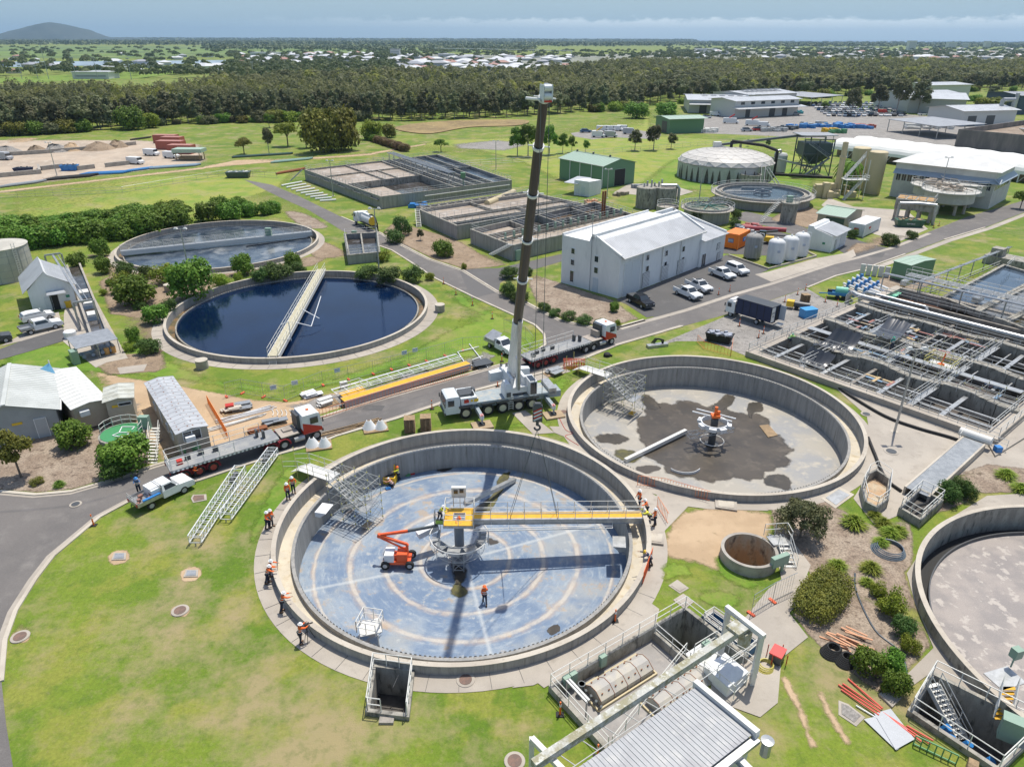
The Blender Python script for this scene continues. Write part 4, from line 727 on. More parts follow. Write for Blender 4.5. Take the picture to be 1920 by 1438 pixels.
def Sc(label,fr,a0,b0,da,db,z0,z1,na,nb,nz,diag=True,boards=None,t=None,cat='scaffold',group=None):
 t=t or Tg('scaffold',label,cat,fr((a0),(b0),z0),group=group);st,led,no=Q(),Q(),Q()
 for i in range(na+1):
  for j in range(nb+1):
   p=fr(a0+da*i/na,b0+db*j/nb,z0);q=fr(a0+da*i/na,b0+db*j/nb,z1);st.tu(p,q,.03,n=5)
   for k in range(nz+1):zz=z0+(z1-z0)*(k+.3)/(nz+.6);no.tu((p.x,p.y,zz),(p.x,p.y,zz+.12),.065,n=5)
 for k in range(nz+1):
  zz=z0+(z1-z0)*(k+.3)/(nz+.6)
  for i in range(na+1):led.tu(fr(a0+da*i/na,b0,zz),fr(a0+da*i/na,b0+db,zz),.026,n=4)
  for j in range(nb+1):led.tu(fr(a0,b0+db*j/nb,zz),fr(a0+da,b0+db*j/nb,zz),.026,n=4)
  if diag and k<nz:
   z2=z0+(z1-z0)*(k+1.3)/(nz+.6)
   for i in range(na):led.tu(fr(a0+da*i/na,b0,zz),fr(a0+da*(i+1)/na,b0,z2),.022,n=4)
   for j in range(nb):led.tu(fr(a0+da,b0+db*j/nb,zz),fr(a0+da,b0+db*(j+1)/nb,z2),.022,n=4)
 st.Bd('standards',scaf,t);led.Bd('ledgers',scaf,t);no.Bd('couplers',scafy,t);return t
Sc('scaffold grid standing in the second row of sunken cells, under the middle tarpaulin',RB,8,9.8,12,7.4,-4.4,2.2,6,3,4)
Sc('scaffold grid in the third row of sunken cells around a boarded opening',RB,13.8,19.2,6.6,8.4,-4.4,1.9,3,3,3)
Sc('long scaffold strip in the last row of sunken cells at the right edge',RB,21.2,10,7.2,2.4,-4.4,2.0,4,1,3)
Sc('scaffold in the nearest row of sunken cells beside the blue boards',RB,9.5,2,10,4.5,-4.4,.9,4,2,2)
tp=Tg('scaffold_tray','square boarded scaffold tray with orange gear on it between the stained beams','scaffold platform',RB(19,12,TZ))
m=Q();p=RB(18.6,14.6,TZ-.2);m.box(tuple(p),(3.2,2.8,.08),math.atan2(RB_U.y,RB_U.x));m.Bd('platform',ow,tp)
m=Q();c=RB(18.6,14.6,TZ-.1);m.box((c.x,c.y,c.z),(.7,.5,.3),.3).tu((c.x,c.y,c.z),(c.x+.4,c.y+.2,c.z+1.6),.1).box((c.x-1,c.y-.2,c.z),(.9,.15,.15),1);m.Bd('gear',orange,tp)
Ra(Q(),[RB(17,13.2,TZ),RB(20.2,13.2,TZ),RB(20.2,16,TZ),RB(17,16,TZ),RB(17,13.2,TZ)],1.1,.03,1.2).Bd('handrail',scafy,tp)
def tarpaulin(label,p00,p10,p11,p01,sag):
 mb=Q();n=16;r3=random.Random(len(label))
 ph=[r3.random()*6 for _ in range(4)]
 for i in range(n+1):
  for j in range(n+1):
   a,b=i/n,j/n;p=V3(p00)*(1-a)*(1-b)+V3(p10)*a*(1-b)+V3(p11)*a*b+V3(p01)*(1-a)*b
   p.z-=sag*math.sin(PI*b)*.9*(.7+.3*math.sin(PI*a))-.09*math.sin(a*19+ph[0]+b*2)-.06*math.sin(a*31+ph[1]);mb.v.append(tuple(p))
 for i in range(n):
  for j in range(n):k=i*(n+1)+j;mb.f.append((k,k+n+1,k+n+2,k+1));mb.m.append(0)
 o=mb.Bd('tarpaulin',tarp,loc=p00,smooth=True);tag(o,label,'tarpaulin',group='dark tarpaulins over the sunken basins');return o
tarpaulin('front silvery black tarpaulin sagging between the walkway and the first stained beam',G(1490,672,1.0),G(1537,690,1.0),G(1568,666,2.0),G(1520,650,2.3),.9)
tarpaulin('middle shiny black tarpaulin, largest of three, hanging steeply from the scaffold',G(1524,644,1.6),G(1578,664,1.2),G(1620,627,2.8),G(1566,615,3.2),1.2)
tarpaulin('blue-grey tarpaulin spread flat farthest right over the third cell row',G(1634,626,2.0),G(1678,640,1.9),G(1712,607,2.2),G(1667,595,2.6),.7)
tg=Tg('pipeline','fat galvanised pipe running along the sunken basins on small stands','pipe',RB(2,31,0))
m=Q();a,b=RB(-.5,31.2,1.6),RB(30,31.2,1.6);m.tu(a,b,.38,n=14);m.pipe([RB(-.5,31.2,1.6),RB(-1.4,31.2,1.9),RB(-1.9,31.2,1.2),RB(-1.9,31.2,0)],.4,10);m.pipe([RB(1.4,33,1.9),RB(.2,33,1.9),RB(-.6,33,1.2),RB(-.7,33,0)],.35,10);m.pipe([RB(1.4,33,1.9),RB(9,33,1.9),RB(9.6,32.6,1.3)],.22,8);m.Bd('pipe_run',gv,tg)
m=Q();[m.box(tuple(RB(k,31.2,.6)),(.3,.9,.7),1)for k in range(2,30,5)];m.Bd('pipe_stand',concwall,tg)
tg=Tg('pipe_gantry','long elevated steel beam on posts crossing above the channel beside the corrugated basins','pipe gantry',RB(0,40,0));m=Q()
for s in(-.25,0,.25):m.tu(RB(-1,40.5+s,3.3),RB(33,40.5+s,3.3),.11,n=6)
for k in range(-1,34,6):m.tu(RB(k,40.5,-.2),RB(k,40.5,3.3),.12,n=6);m.be(RB(k,40,3.15),RB(k,41,3.15),.15)
m.Bd('pipe_rack',gv,tg)
tg=Tg('traveling_bridge','white lattice travelling bridge with railings across the end of the ponds','walkway bridge',RB(3,44,0));truss(Q(),RB(1,45.2,1.5),RB(24,45.2,1.5),2.0,1.2,16,.05).Bd('truss',Wt,tg)
for s in(-1.1,1.1):Ra(Q(),[RB(1,45.2+s,2.7),RB(24,45.2+s,2.7)],1.1,.035,1.6).Bd('handrail',rW,tg)
m=Q();[m.be(RB(1,44.6+.4*k,2.7),RB(24,44.6+.4*k,2.7),.18,.05)for k in range(4)];[m.box(tuple(RB(a,45.2,.9)),(1,2.4,.8),math.atan2(RB_U.y,RB_U.x))for a in(1,12,23.5)];m.Bd('deck',gv,tg)
def pond(label,px,mt,h=1.0,wz=.55):
 p=GP(px);t=Tg('pond',label,'treatment pond',p[0]);Q().Ws([(q.x,q.y)for q in p],.5,0,h,closed=True).Bd('pond_wall',cD,t);o=Q();o.add([(q.x,q.y,wz)for q in p],[(0,1,2,3)]);o.Bd('water_surface',mt,t);return t,p
wP=M('water_pale_blue',(.05,.075,.11),(.08,.11,.15),(.20,.22,.24),s1=.1,s2=.25,rough=.08,grain=0,w2=(.58,.7));wP2=M('water_grey_scum',(.17,.18,.195),(.13,.14,.15),(.22,.225,.23),s1=.3,s2=1.2,rough=.35,grain=.1)
t,pp=pond('long pond of pale blue water at the right edge beside the lawn',[(1765,568),(1826,592),(1950,527),(1880,506)],wP)
t2,_=pond('grey scummy pond parallel to the pale blue one at the right edge',[(1832,594),(1880,612),(2010,548),(1957,530)],wP2)
t2,_=pond('dark brown pond at the right edge past the grey one',[(1885,614),(1990,655),(2100,590),(2016,550)],M('water_brown_green',(.06,.045,.015),(.03,.05,.02),rough=.2,s1=.2,grain=0))
tg=Tg('pipe_gantry','sloping-looking steel pipe rack on posts along the lawn edge of the pale pond','pipe gantry',G(1742,560));m=Q();a,b=G(1718,556),G(1885,489)
for s in(-.25,.25):m.tu(a+V3((s,0,2.6)),b+V3((s,0,2.6)),.11,n=6)
for k in range(8):q=a.lerp(b,k/7);m.tu(q,q+V3((0,0,2.6)),.1,n=6);m.be(q+V3((-.5,0,2.7)),q+V3((.5,0,2.7)),.12)
m.Bd('pipe_rack',gv,tg);Ra(Q(),[a+V3((.8,-.6,0)),b+V3((.8,-.6,0))],1.1,.035,2).Bd('handrail',rW,tg)
t=Tg('inlet_structure','stained concrete inlet box with railings at the head of the ponds','concrete structure',G(1905,500));c=G(1915,503);Q().box((c.x,c.y,0),(12,4,1.6),-.9).box((c.x-3,c.y+3,1.6),(2,2,1.4),-.9).Bd('concrete_box',cD,t);Ra(Q(),[G(1885,505,1.6),G(1900,492,1.6),G(1960,508,1.6)],1.1,.035,2).Bd('handrail',rW,t)
t=Tg('screening_works','sunken grey works block with railings, hinged pale covers and a black chamber, bottom centre','treatment works',PS(6,3,0));ang=math.atan2(PS_U.y,PS_U.x)
m=Q()
def psw(m,a0,b0,a1,b1,w,z0,z1):p,q=PS(a0,b0),PS(a1,b1);return m.Ws([(p.x,p.y),(q.x,q.y)],w,z0,z1)
psw(m,0,.15,12.6,.15,.3,-4,.55);psw(m,.15,.3,.15,5.7,.3,-4,.552);psw(m,12.5,.3,12.5,5.7,.3,-4,.554);psw(m,9.2,.3,9.2,5.6,.25,-4,.2);m.Bd('outer_wall',cD,t)
Q().add([tuple(PS(a,b,-.5))for a,b in((.3,.3),(9.1,.3),(9.1,5.65),(.3,5.65))],[(3,2,1,0)]).Bd('lower_deck',M('deck_grey',(.33,.31,.29),(.27,.255,.24),(.40,.36,.32),s1=.5,s2=1.2,grain=.1,w2=(.55,.75)),t)
Q().add([tuple(PS(a,b,-3.2))for a,b in((9.3,.3),(12.4,.3),(12.4,5.65),(9.3,5.65))],[(3,2,1,0)]).Bd('chamber_floor',algae,t)
for a0,z1 in((9.25,.2),):pass
def hood(a,b,L,Wd,lab=None):
 c=PS(a,b,-.45);prof=[(-Wd/2,0),(-Wd/2,.45),(-Wd/6,.85),(Wd/6,.85),(Wd/2,.45),(Wd/2,0)];m=Q();n=len(prof)
 for s in(-L/2,L/2):
  for y,z_ in prof:q=c+PS_U*s+PS_V*y;m.v.append((q.x,q.y,c.z+z_))
 m.f=[(i,i+1,n+i+1,n+i)for i in range(n-1)]+[tuple(range(n-1,-1,-1)),tuple(range(n,2*n))];m.m=[0]*len(m.f);h=m.Bd('hinged_cover',M('cover_pale',(.50,.46,.38),(.42,.40,.37),s1=.8,grain=.1),t)
 r=Q()
 for k in range(5):
  s=-L/2+L*k/4
  for i in range(n-1):p=c+PS_U*s+PS_V*prof[i][0];q=c+PS_U*s+PS_V*prof[i+1][0];r.be((p.x,p.y,c.z+prof[i][1]+.01),(q.x,q.y,c.z+prof[i+1][1]+.01),.03)
 for k in range(8):
  for y,z_ in((-Wd/3,.68),(Wd/3,.68)):q=c+PS_U*(-L/2+.3+k*L/8)+PS_V*y;r.box((q.x,q.y,c.z+z_),(.12,.05,.08),ang)
 r.Bd('cover_ribs',rust,h);Q().Ws([(q.x,q.y)for q in(c+PS_U*(-L/2-.35)+PS_V*(-Wd/2-.25),c+PS_U*(L/2+.2)+PS_V*(-Wd/2-.25),c+PS_U*(L/2+.2)+PS_V*(Wd/2+.15),c+PS_U*(-L/2-.35)+PS_V*(Wd/2+.15))],.1,c.z-.03,c.z+.12,closed=True).Bd('frame',cream,h)
hood(4.6,1.75,4.6,1.6);hood(7.2,4.7,4.6,1.5)
m=Q();[m.tu(PS(2.0,1.2+k*.5,-.3),PS(2.0,1.4+k*.5,.15),.09)for k in range(4)];c=PS(1.95,1.0,-.4);m.tu(c,c+V3((0,0,.8)),.2).La([(0,.8),(.26,.8),(.26,.72)],12,tuple(c));m.Bd('drive_unit',steel,t)
for a in(1.0,):
 m=Q();[m.tu(PS(a,1.6+s*1.0,-.5),PS(a,1.6+s*1.0,.9),.06)for s in(-1,1)];m.be(PS(a,.6,.9),PS(a,2.6,.9),.14);m.be(PS(a+.2,.6,.9),PS(a+.2,2.6,.9),.14);m.Bd('gate_frame',gv,t)
for path in([(.1,5.6),(.1,.1),(12.5,.1),(12.5,5.6)],[(9.2,.4),(9.2,5.2)],[(0.3,5.7),(9.2,3.2)],[(9.4,5.7),(12.3,5.7)]):Ra(Q(),[PS(a,b,.55 if path[0]!=(9.2,.4)else .0)for a,b in path],1.05,.03,1.6).Bd('handrail',rW,t)
m=Q();[m.box(tuple(PS(a,.35,.0)),(.5,.35,.9),ang)for a in(1.2,1.75,4.3)];m.Bd('cabinet',boxg,t);c=PS(10.9,3.6,.5);Q().tu(c-V3((0,0,2)),c,.06).box(tuple(c),(.6,.6,.4),ang).Bd('valve_box',boxg,t)
t=Tg('gantry_beam','long mossy overhead crane beam running diagonally to the tall white portal frame','overhead gantry',G(1400,1290))
pA,pB=G(1290,1255,0),G(1400,1290,0);TZ2=4.3
f1,f2=G(1366,1240,0),G(1393,1290,0)
hp=HZ(1348,1248,1140);l1,l2=G(1350,1232),G(1409,1283)
m=Q();hh=4.2
m.be(l1,l1+V3((0,0,hh)),.3);m.be(l2,l2+V3((0,0,hh)),.3);m.be(l1+V3((0,0,hh+.15))-(l2-l1).normalized()*.2,l2+V3((0,0,hh+.15))+(l2-l1).normalized()*.2,.32,.34);m.Bd('portal_frame',ow,t)
mid=(l1+l2)/2;e0=G(1390,1168,0)
b1=mid+V3((0,0,hh-.35));
m=Q();lich=M('beam_lichen',(.46,.46,.42),(.30,.28,.18),(.60,.60,.54),s1=1.4,s2=4,grain=.2);b0=G(1000,1440,3.6);b0.z=b1.z
m.be(b1,b0,.45,.5);m.Bd('runway_beam',lich,t)
m=Q();u=(b0-b1).normalized();c=b1+u*.6;m.box((c.x,c.y,c.z+.2),(1.2,1.0,.25),ang).box((c.x+.5,c.y-.1,c.z-1.1),(.7,.5,1.2),ang);m.Bd('hoist',lich,t)
m=Q();
for k in range(1,11):q=b1.lerp(b0,k/11);m.tu(q-V3((0,0,.2)),q+V3((.95,-.75,-.2)),.03)
m.tu(b1+V3((.95,-.75,-.2)),b0+V3((.95,-.75,-.2)),.03);m.Bd('cable_rail',rM,t)
m=Q();c=b1.lerp(b0,.93);m.be(c+V3((-1,1.2,-.4)),c+V3((1.2,-1.4,-.4)),.3);m.be(c+V3((-1,1.2,-.4)),V3((c.x-1,c.y+1.2,0)),.28);m.Bd('portal_frame',ow,t)
t=Tg('skip_platform','white angular cover plates and railings under the tall portal frame','platform',G(1390,1260));px=[(1320,1258),(1358,1232),(1402,1268),(1364,1298)]
p=GP(px,.5);c=sum((V3(q)for q in p),V3())/4
Q().pr([(q.x,q.y)for q in p],0,.9).Bd('cover_body',Wt,t);m=Q();top=[V3((q.x,q.y,.93))for q in p];m.add([tuple(top[0]),tuple(top[1]),tuple(top[2]),tuple(top[3]),(c.x+.3,c.y-.1,1.3)],[(0,1,4),(1,2,4),(2,3,4),(3,0,4)]);m.Bd('cover_plate',Wt,t)
for path in([(1300,1230),(1340,1205),(1420,1262),(1375,1310),(1318,1262)],):Ra(Q(),[G(u,v,.2)for u,v in path],1.1,.03,1.3).Bd('handrail',rW,t)
Q().add([tuple(G(u,v,.08))for u,v in((1285,1225),(1330,1195),(1372,1235),(1330,1265))],[(0,1,2,3)]).Bd('grating',gv,t)
t=Tg('blue_trough','deep blue-painted concrete trough with railings behind the portal frame','trough',G(1370,1200));px=[(1318,1168),(1336,1157),(1420,1215),(1402,1230)];p=GP(px);bt=M('trough_blue',(.03,.10,.20),(.05,.14,.25),s1=1,grain=.1)
Q().Ws([(q.x,q.y)for q in p],.22,0,.75,closed=True).Bd('trough_wall',conc,t);Q().Ws([(q.x,q.y)for q in p],.26,.05,.65,closed=True).add([(q.x,q.y,.1)for q in p],[(0,1,2,3)]).Bd('trough_lining',bt,t)
Ra(Q(),[G(u,v,.75)for u,v in px]+[G(px[0][0],px[0][1],.75)],1.0,.03,1.4).Bd('handrail',rW,t)
def chamber(label,px,h,dep,t=None,fl=None):
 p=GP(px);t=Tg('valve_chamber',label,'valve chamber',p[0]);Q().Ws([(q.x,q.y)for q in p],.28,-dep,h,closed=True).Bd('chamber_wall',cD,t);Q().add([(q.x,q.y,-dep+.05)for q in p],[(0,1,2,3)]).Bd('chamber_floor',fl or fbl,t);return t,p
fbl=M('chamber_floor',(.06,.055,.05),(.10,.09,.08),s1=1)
t,p=chamber('small sunken valve chamber with bent handrails at the front of the blue-floored tank',[(690,1338),(764,1347),(774,1262),(702,1253)],.35,2.2)
r=[q+V3((0,0,.35))for q in p];Ra(Q(),[r[0]]+[r[3],r[2],r[1]],1.1,.035,1.0).Bd('handrail',rW,t);Ra(Q(),[r[0],r[0].lerp(r[1],.35)],1.1,.035,1).Bd('handrail',rW,t)
c=(p[0]+p[1])/2;m=Q();[m.box((c.x+dx,c.y+1.0,-1.9),(.3,.3,.9))for dx in(-.5,.1)];m.tu((c.x-.8,c.y+1,-1.3),(c.x+1,c.y+1.05,-1.3),.13);m.Bd('valves',blue,t);Q().box((c.x,c.y-.35,0),(.9,.5,.18)).Bd('step_block',conc,t)
t,p=chamber('long sunken valve chamber with a stair, blue valves and railings, bottom right corner',[(1704,1340),(1868,1450),(1950,1372),(1746,1270)],.45,2.8)
r=[q+V3((0,0,.45))for q in p];Ra(Q(),[r[0],r[1],r[2],r[3],r[0]],1.1,.035,1.6).Bd('handrail',rW,t)
s0,s1=G(1750,1285,.4),G(1806,1392,-2.7);m=Q();dd=V3((.8,.25,0))
for s in(-.5,.5):m.be(s0+dd*s,s1+dd*s,.08,.25);Ra(m,[s0+dd*s,s1+dd*s],1,.03,1.2)
for k in range(12):a=s0.lerp(s1,k/12);m.box((a.x,a.y,a.z),(.85,.25,.04),.25)
m.Bd('access_stair',rW,t);m=Q()
for k in range(3):a=G(1762,1372,-2).lerp(G(1850,1440,-2),k/2.2);m.tu(a,a+V3((.3,-.2,.7)),.25).tu(a-V3((.7,-.5,0)),a+V3((.7,-.5,0)),.18)
m.Bd('valves',blue,t)
for i,(u,v,l)in enumerate(((1892,1385,'tall green cabinet at the right edge above the long valve chamber'),)):
 c=G(u,v);tt=Tg('cabinet',l,'cabinet',c);Q().box(tuple(c),(1.3,.7,1.6),-.6).Bd('housing',boxg,tt);Q().box((c.x,c.y,1.6),(1.4,.8,.06),-.6).Bd('top',boxg,tt)
t=Tg('inlet_chamber','small octagonal concrete inlet chamber with railings and black hoses, right of the second tank','inlet chamber',G(1640,930));px=[(1613,925),(1625,902),(1640,895),(1665,912),(1660,950),(1640,965),(1620,955)]
p=GP(px);Q().Ws([(q.x,q.y)for q in p],.25,0,.9,closed=True).Bd('chamber_wall',cD,t);Q().pr([(q.x,q.y)for q in p],0,.1).Bd('chamber_floor',rusti,t);Ra(Q(),[V3((q.x,q.y,.9))for q in p+[p[0]]],1.,.03,1.2).Bd('handrail',rW,t)
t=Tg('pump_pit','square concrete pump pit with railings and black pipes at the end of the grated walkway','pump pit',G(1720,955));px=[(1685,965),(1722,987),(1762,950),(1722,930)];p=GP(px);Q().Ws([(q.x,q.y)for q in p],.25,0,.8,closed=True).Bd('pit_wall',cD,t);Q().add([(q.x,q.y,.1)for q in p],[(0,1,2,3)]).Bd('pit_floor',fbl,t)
Ra(Q(),[V3((q.x,q.y,.8))for q in p+[p[0]]],1.,.03,1.2).Bd('handrail',rW,t);m=Q();a,b=G(1700,965,.4),G(1735,945,.6);m.pipe([a,(a+b)/2+V3((0,0,.4)),b],.14);m.Bd('pump_pipe',black,t)
t=Tg('grated_walkway','long raised grey grated walkway ending at a horizontal white drum','walkway',G(1780,880));a,b=G(1715,935,0),G(1822,838,0);d=(b-a).normalized();n=V3((-d.y,d.x,0))
Q().be(a+V3((0,0,.75)),b+V3((0,0,.75)),1.9,.06).Bd('grating',M('grating_grey',(.30,.32,.34),(.24,.26,.28),s1=2,grain=.3,gs=16),t);m=Q();[m.be(a+n*s+V3((0,0,.42)),b+n*s+V3((0,0,.42)),.18,.8)for s in(-1.03,1.03)];m.Bd('side_beam',cP,t)
m=Q();c=b+d*.6+V3((0,0,1.0));m.tu(c-n*1.4,c+n*1.6,.45,n=16);m.Bd('drum',ow,t);Q().box((c.x+n.x*-2.1,c.y+n.y*-2.1,.2),(.6,.6,.6)).Bd('motor',blue,t);Ra(Q(),[b+n*1.2+d*-.6+V3((0,0,.3)),b+n*1.4+d*1.6+V3((0,0,.3)),b-n*2.6+d*1.6+V3((0,0,.3))],1,.03,1.3).Bd('handrail',rW,t)
t=tag(Q().pr([(q.x,q.y)for q in GP([(1850,832),(1865,858),(1990,780),(1960,760)])],0,.25).Bd('raised_slab',cQ),kind='structure')
t=Tg('access_platform','grated access platform with yellow-edged steps on the rim of the scum-covered tank','access platform',G(1885,1320));a=G(1888,1330,0)
s0,s1=G(1890,1290,1.2),G(1878,1345,0);m=Q()
for s in(-.5,.5):m.be(s0+V3((s,0,0)),s1+V3((s,0,0)),.07,.2);Ra(m,[s0+V3((s,0,0)),s1+V3((s,0,0))],1,.03,1.2)
m.Bd('stair_frame',rW,t);m=Q();[m.box(tuple(s0.lerp(s1,k/6)-V3((0,0,.03))),(.95,.26,.05))for k in range(7)];m.Bd('treads',yellow,t);Q().box((s0.x+.3,s0.y+.8,1.15),(2,1.4,.07),.3).Bd('platform',gv,t)
c=G(1895,1250,1.2);Q().tu((c.x,c.y,1.2),(c.x,c.y,2.1),.05).box((c.x,c.y,2.1),(.6,.5,.7),.3).Bd('control_box',boxg,t)
class Fr:
 def __init__(s,A,B,C,lu=None,lv=None):
  s.O=V3(A);u=V3(B)-s.O;s.lu=lu or u.length;s.U=u.normalized();v=V3(C)-s.O;s.V=V3((-s.U.y,s.U.x,0));
  if s.V.dot(v)<0:s.V=-s.V
  s.lv=lv or abs(v.dot(s.V));s.ang=math.atan2(s.U.y,s.U.x)
 def __call__(s,a,b,z=0):q=s.O+s.U*a+s.V*b;return V3((q.x,q.y,z))
def prof(fr,pts,a0,a1,axis='u'):
 m=Q();n=len(pts)
 for a in(a0,a1):
  for b,z in pts:m.v.append(tuple(fr(a,b,z)if axis=='u' else fr(b,a,z)))
 m.f=[(i,(i+1)%n,n+(i+1)%n,n+i)for i in range(n)]+[tuple(range(n-1,-1,-1)),tuple(range(n,2*n))];m.m=[0]*len(m.f);return m
def ribs(fr,b0,z0,b1,z1,a0,a1,axis='u',pitch=.6,th=.06,up=.03,base=.06):
 m=prof(fr,[(b0,z0),(b1,z1),(b1,z1+base),(b0,z0+base)],a0,a1,axis);n=max(2,int(abs(a1-a0)/pitch))
 for k in range(n+1):
  a=a0+(a1-a0)*k/n;f=(lambda x,y,z:fr(x,y,z))if axis=='u' else(lambda x,y,z:fr(y,x,z));m.be(f(a,b0,z0+base+up/2),f(a,b1,z1+base+up/2),th,up)
 return m
def Pn(t,fr,side,a,z,w,h,mat,name='window',frame=None,proud=.03,mull=0):
 """side: 'u' = wall b=0, 'v' = wall a=0, 'U' = b=lv, 'V' = a=lu"""
 o={'u':(a,-proud),'U':(a,fr.lv+proud),'v':(-proud,a),'V':(fr.lu+proud,a)}[side];c=fr(o[0],o[1],z);rz=fr.ang+(0 if side in 'uU' else PI/2)
 f=Q().box((c.x,c.y,z),(w,.10,h),rz).Bd(name,mat,t)
 if frame:
  m=Q();U=V3((math.cos(rz),math.sin(rz),0));
  e=.06
  for s in(-1,1):q=c+U*(s*(w/2+e/2));m.box((q.x,q.y,z-e),(e,.16,h+2*e),rz)
  m.box((c.x,c.y,z-e),(w,.158,e),rz).box((c.x,c.y,z+h),(w,.158,e),rz)
  for k in range(1,mull+1):q=c+U*(-w/2+w*k/(mull+1));m.box((q.x,q.y,z),(.05,.15,h),rz)
  m.Bd('frame',frame,f)
 return f
def onw(fr,side,u,v):
 O={'u':fr(0,0),'U':fr(0,fr.lv),'v':fr(0,0),'V':fr(fr.lu,0)}[side];return FAC(u,v,O,fr.U if side in 'uU' else fr.V)
def win(t,fr,side,u,v,w,h,mat=None,name='window',frame=None,**k):a,z=onw(fr,side,u,v);return Pn(t,fr,side,a,max(.02,z-h/2),w,h,mat or glass,name,frame if frame is not None else(Wt if name=='window' else None),**k)
def louvre(t,fr,side,u,v,w,h,mat=Wt):
 a,z=onw(fr,side,u,v);z=max(.1,z-h/2);f=Pn(t,fr,side,a,z,w,h,dY,'louvre');m=Q();n=int(h/.22);rz=fr.ang+(0 if side in 'uU' else PI/2)
 o={'u':(a,-.09),'v':(-.09,a)}[side];c=fr(o[0],o[1],z)
 for k in range(n):m.box((c.x,c.y,z+.03+k*h/n),(w,.05,h/n*.62),rz)
 m.Bd('louvre_blades',mat,f)
def gable(name,label,fr,h,rh,wm,rm,over=.35,axis='u',cat='building',pitch=.6,group=None,wall_h=None):
 t=Tg(name,label,cat,fr.O,group=group);W_=fr.lv if axis=='u' else fr.lu;Ln=fr.lu if axis=='u' else fr.lv
 prof(fr,[(0,0),(W_,0),(W_,h),(W_/2,h+rh),(0,h)],0,Ln,axis).Bd('wall',wm,t)
 s=rh/(W_/2);m=Q()
 for b0,b1 in((W_/2,-over),(W_/2,W_+over)):x=ribs(fr,b0,h+rh+.02,b1,h-s*over+.02,-over,Ln+over,axis,pitch);m.add(x.v,x.f)
 r=m.Bd('roof',rm,t);f=(lambda a,b,z:fr(a,b,z))if axis=='u' else(lambda a,b,z:fr(b,a,z))
 Q().be(f(-over,W_/2,h+rh+.13),f(Ln+over,W_/2,h+rh+.13),.4,.05).Bd('ridge_cap',rm,r)
 g=Q();[g.be(f(-over,b,h-s*over+.0),f(Ln+over,b,h-s*over+.0),.14,.12)for b in(-over-.08,W_+over+.08)];g.Bd('gutter',ow,r)
 return t
fr=Fr(G(1158,560),G(1310,500),G(1057,528));LU,LV=fr.lu,fr.lv
t=Tg('workshop_building','large white building with grey ribbed roof, louvres and small dark windows by the car park','building',fr.O)
prof(fr,[(0,0),(LV,0),(LV,8.3),(LV*.52,8.3),(LV*.50,9.1),(LV*.42,9.1),(0,6.7)],0,LU).Bd('wall',wallw,t)
r=ribs(fr,LV*.42,9.0,-.5,6.62,.35,LU+.3,pitch=.45).Bd('roof',roofz,t)
Q().be(fr(0,LV*.46,9.1),fr(LU,LV*.46,9.1),.5,.9).Bd('ridge_parapet',wallw,t)
m=Q();m.be(fr(.15,LV*.42,9.25),fr(.15,-.1,6.95),.34,.35);m.be(fr(LU+.1,LV*.42,9.25),fr(LU+.1,-.1,6.95),.34,.35);m.Bd('gable_parapet',wallw,t)
Q().be(fr(.3,-.6,6.55),fr(LU+.3,-.6,6.55),.2,.2).Bd('gutter',ow,r)
Q().add([tuple(fr(a,b,8.0))for a,b in((.3,LV*.53),(LU-.3,LV*.53),(LU-.3,LV-.3),(.3,LV-.3))],[(0,1,2,3)]).Bd('flat_roof',roofz,t);m=Q();m.be(fr(0,LV-.1,8.45),fr(LU,LV-.1,8.45),.3,.35);m.Bd('back_parapet',wallw,t)
for u,v,w,h in((1075,471,.7,.9),(1074,492,.7,.9),(1072.5,518,.75,1.9),(1119,486,.75,.95),(1118,507,.75,.95)):win(t,fr,'v',u,v,w,h)
win(t,fr,'v',1116,538,1.1,2.4,P('door_blue_grey',(.52,.58,.63)),'door')
for u,v in((1214,483),(1213,504),(1249,475),(1247,496),(1281,467),(1280,487)):win(t,fr,'u',u,v,.8,.9)
for u,v in((1210,531),(1245,521),(1274,512)):louvre(t,fr,'u',u,v,2.1,2.6)
a,z=onw(fr,'u',1177,540);Pn(t,fr,'u',3.4,.02,4.4,5.4,P('door_pale',(.58,.62,.64)),'roller_door',frame=Wt,mull=1)
m=Q();[m.tu(fr(a,-.12,0),fr(a,-.12,6.5),.07,n=6)for a in(6.3,12.2,18)];m.Bd('downpipe',ow,t)
Q().tu(fr(-.2,LV*.47,0),fr(-.2,LV*.47,11.5),.05).Bd('conduit_mast',gp,t)
fr2=Fr(G(1308,503),G(1358,476),G(1270,470));fr2=Fr(fr2.O,fr2.O+fr.U*9.2,fr2.O+fr.V*13)
t=Tg('annex_building','smaller white annex with a sloping grey roof joined to the right of the white building','building',fr2.O)
prof(fr2,[(0,0),(fr2.lv,0),(fr2.lv,6.6),(fr2.lv*.9,7.2),(0,4.9)],.4,fr2.lu).Bd('wall',wallw,t)
r=ribs(fr2,fr2.lv*.9,7.15,-.5,4.85,.7,fr2.lu+.4,pitch=.45).Bd('roof',roofz,t);m=Q();m.be(fr2(fr2.lu+.1,fr2.lv*.9,7.45),fr2(fr2.lu+.1,0,5.15),.3,.4);m.be(fr2(.4,fr2.lv*.93,7.5),fr2(fr2.lu,fr2.lv*.93,7.5),.4,.8);m.Bd('parapet',wallw,t)
c=fr2(5.5,8.5,6.4);Q().box((c.x,c.y,6.2),(.7,.7,.9),.7).tu((c.x,c.y,7.1),(c.x,c.y,7.6),.45).Bd('roof_vent',gv,r)
Pn(t,fr2,'u',1.7,.02,1.3,2.3,glass,'door',frame=Wt,mull=1);louvre(t,fr2,'u',1347,462,1.2,1.3);louvre(t,fr2,'u',1346,485,1.2,1.4)
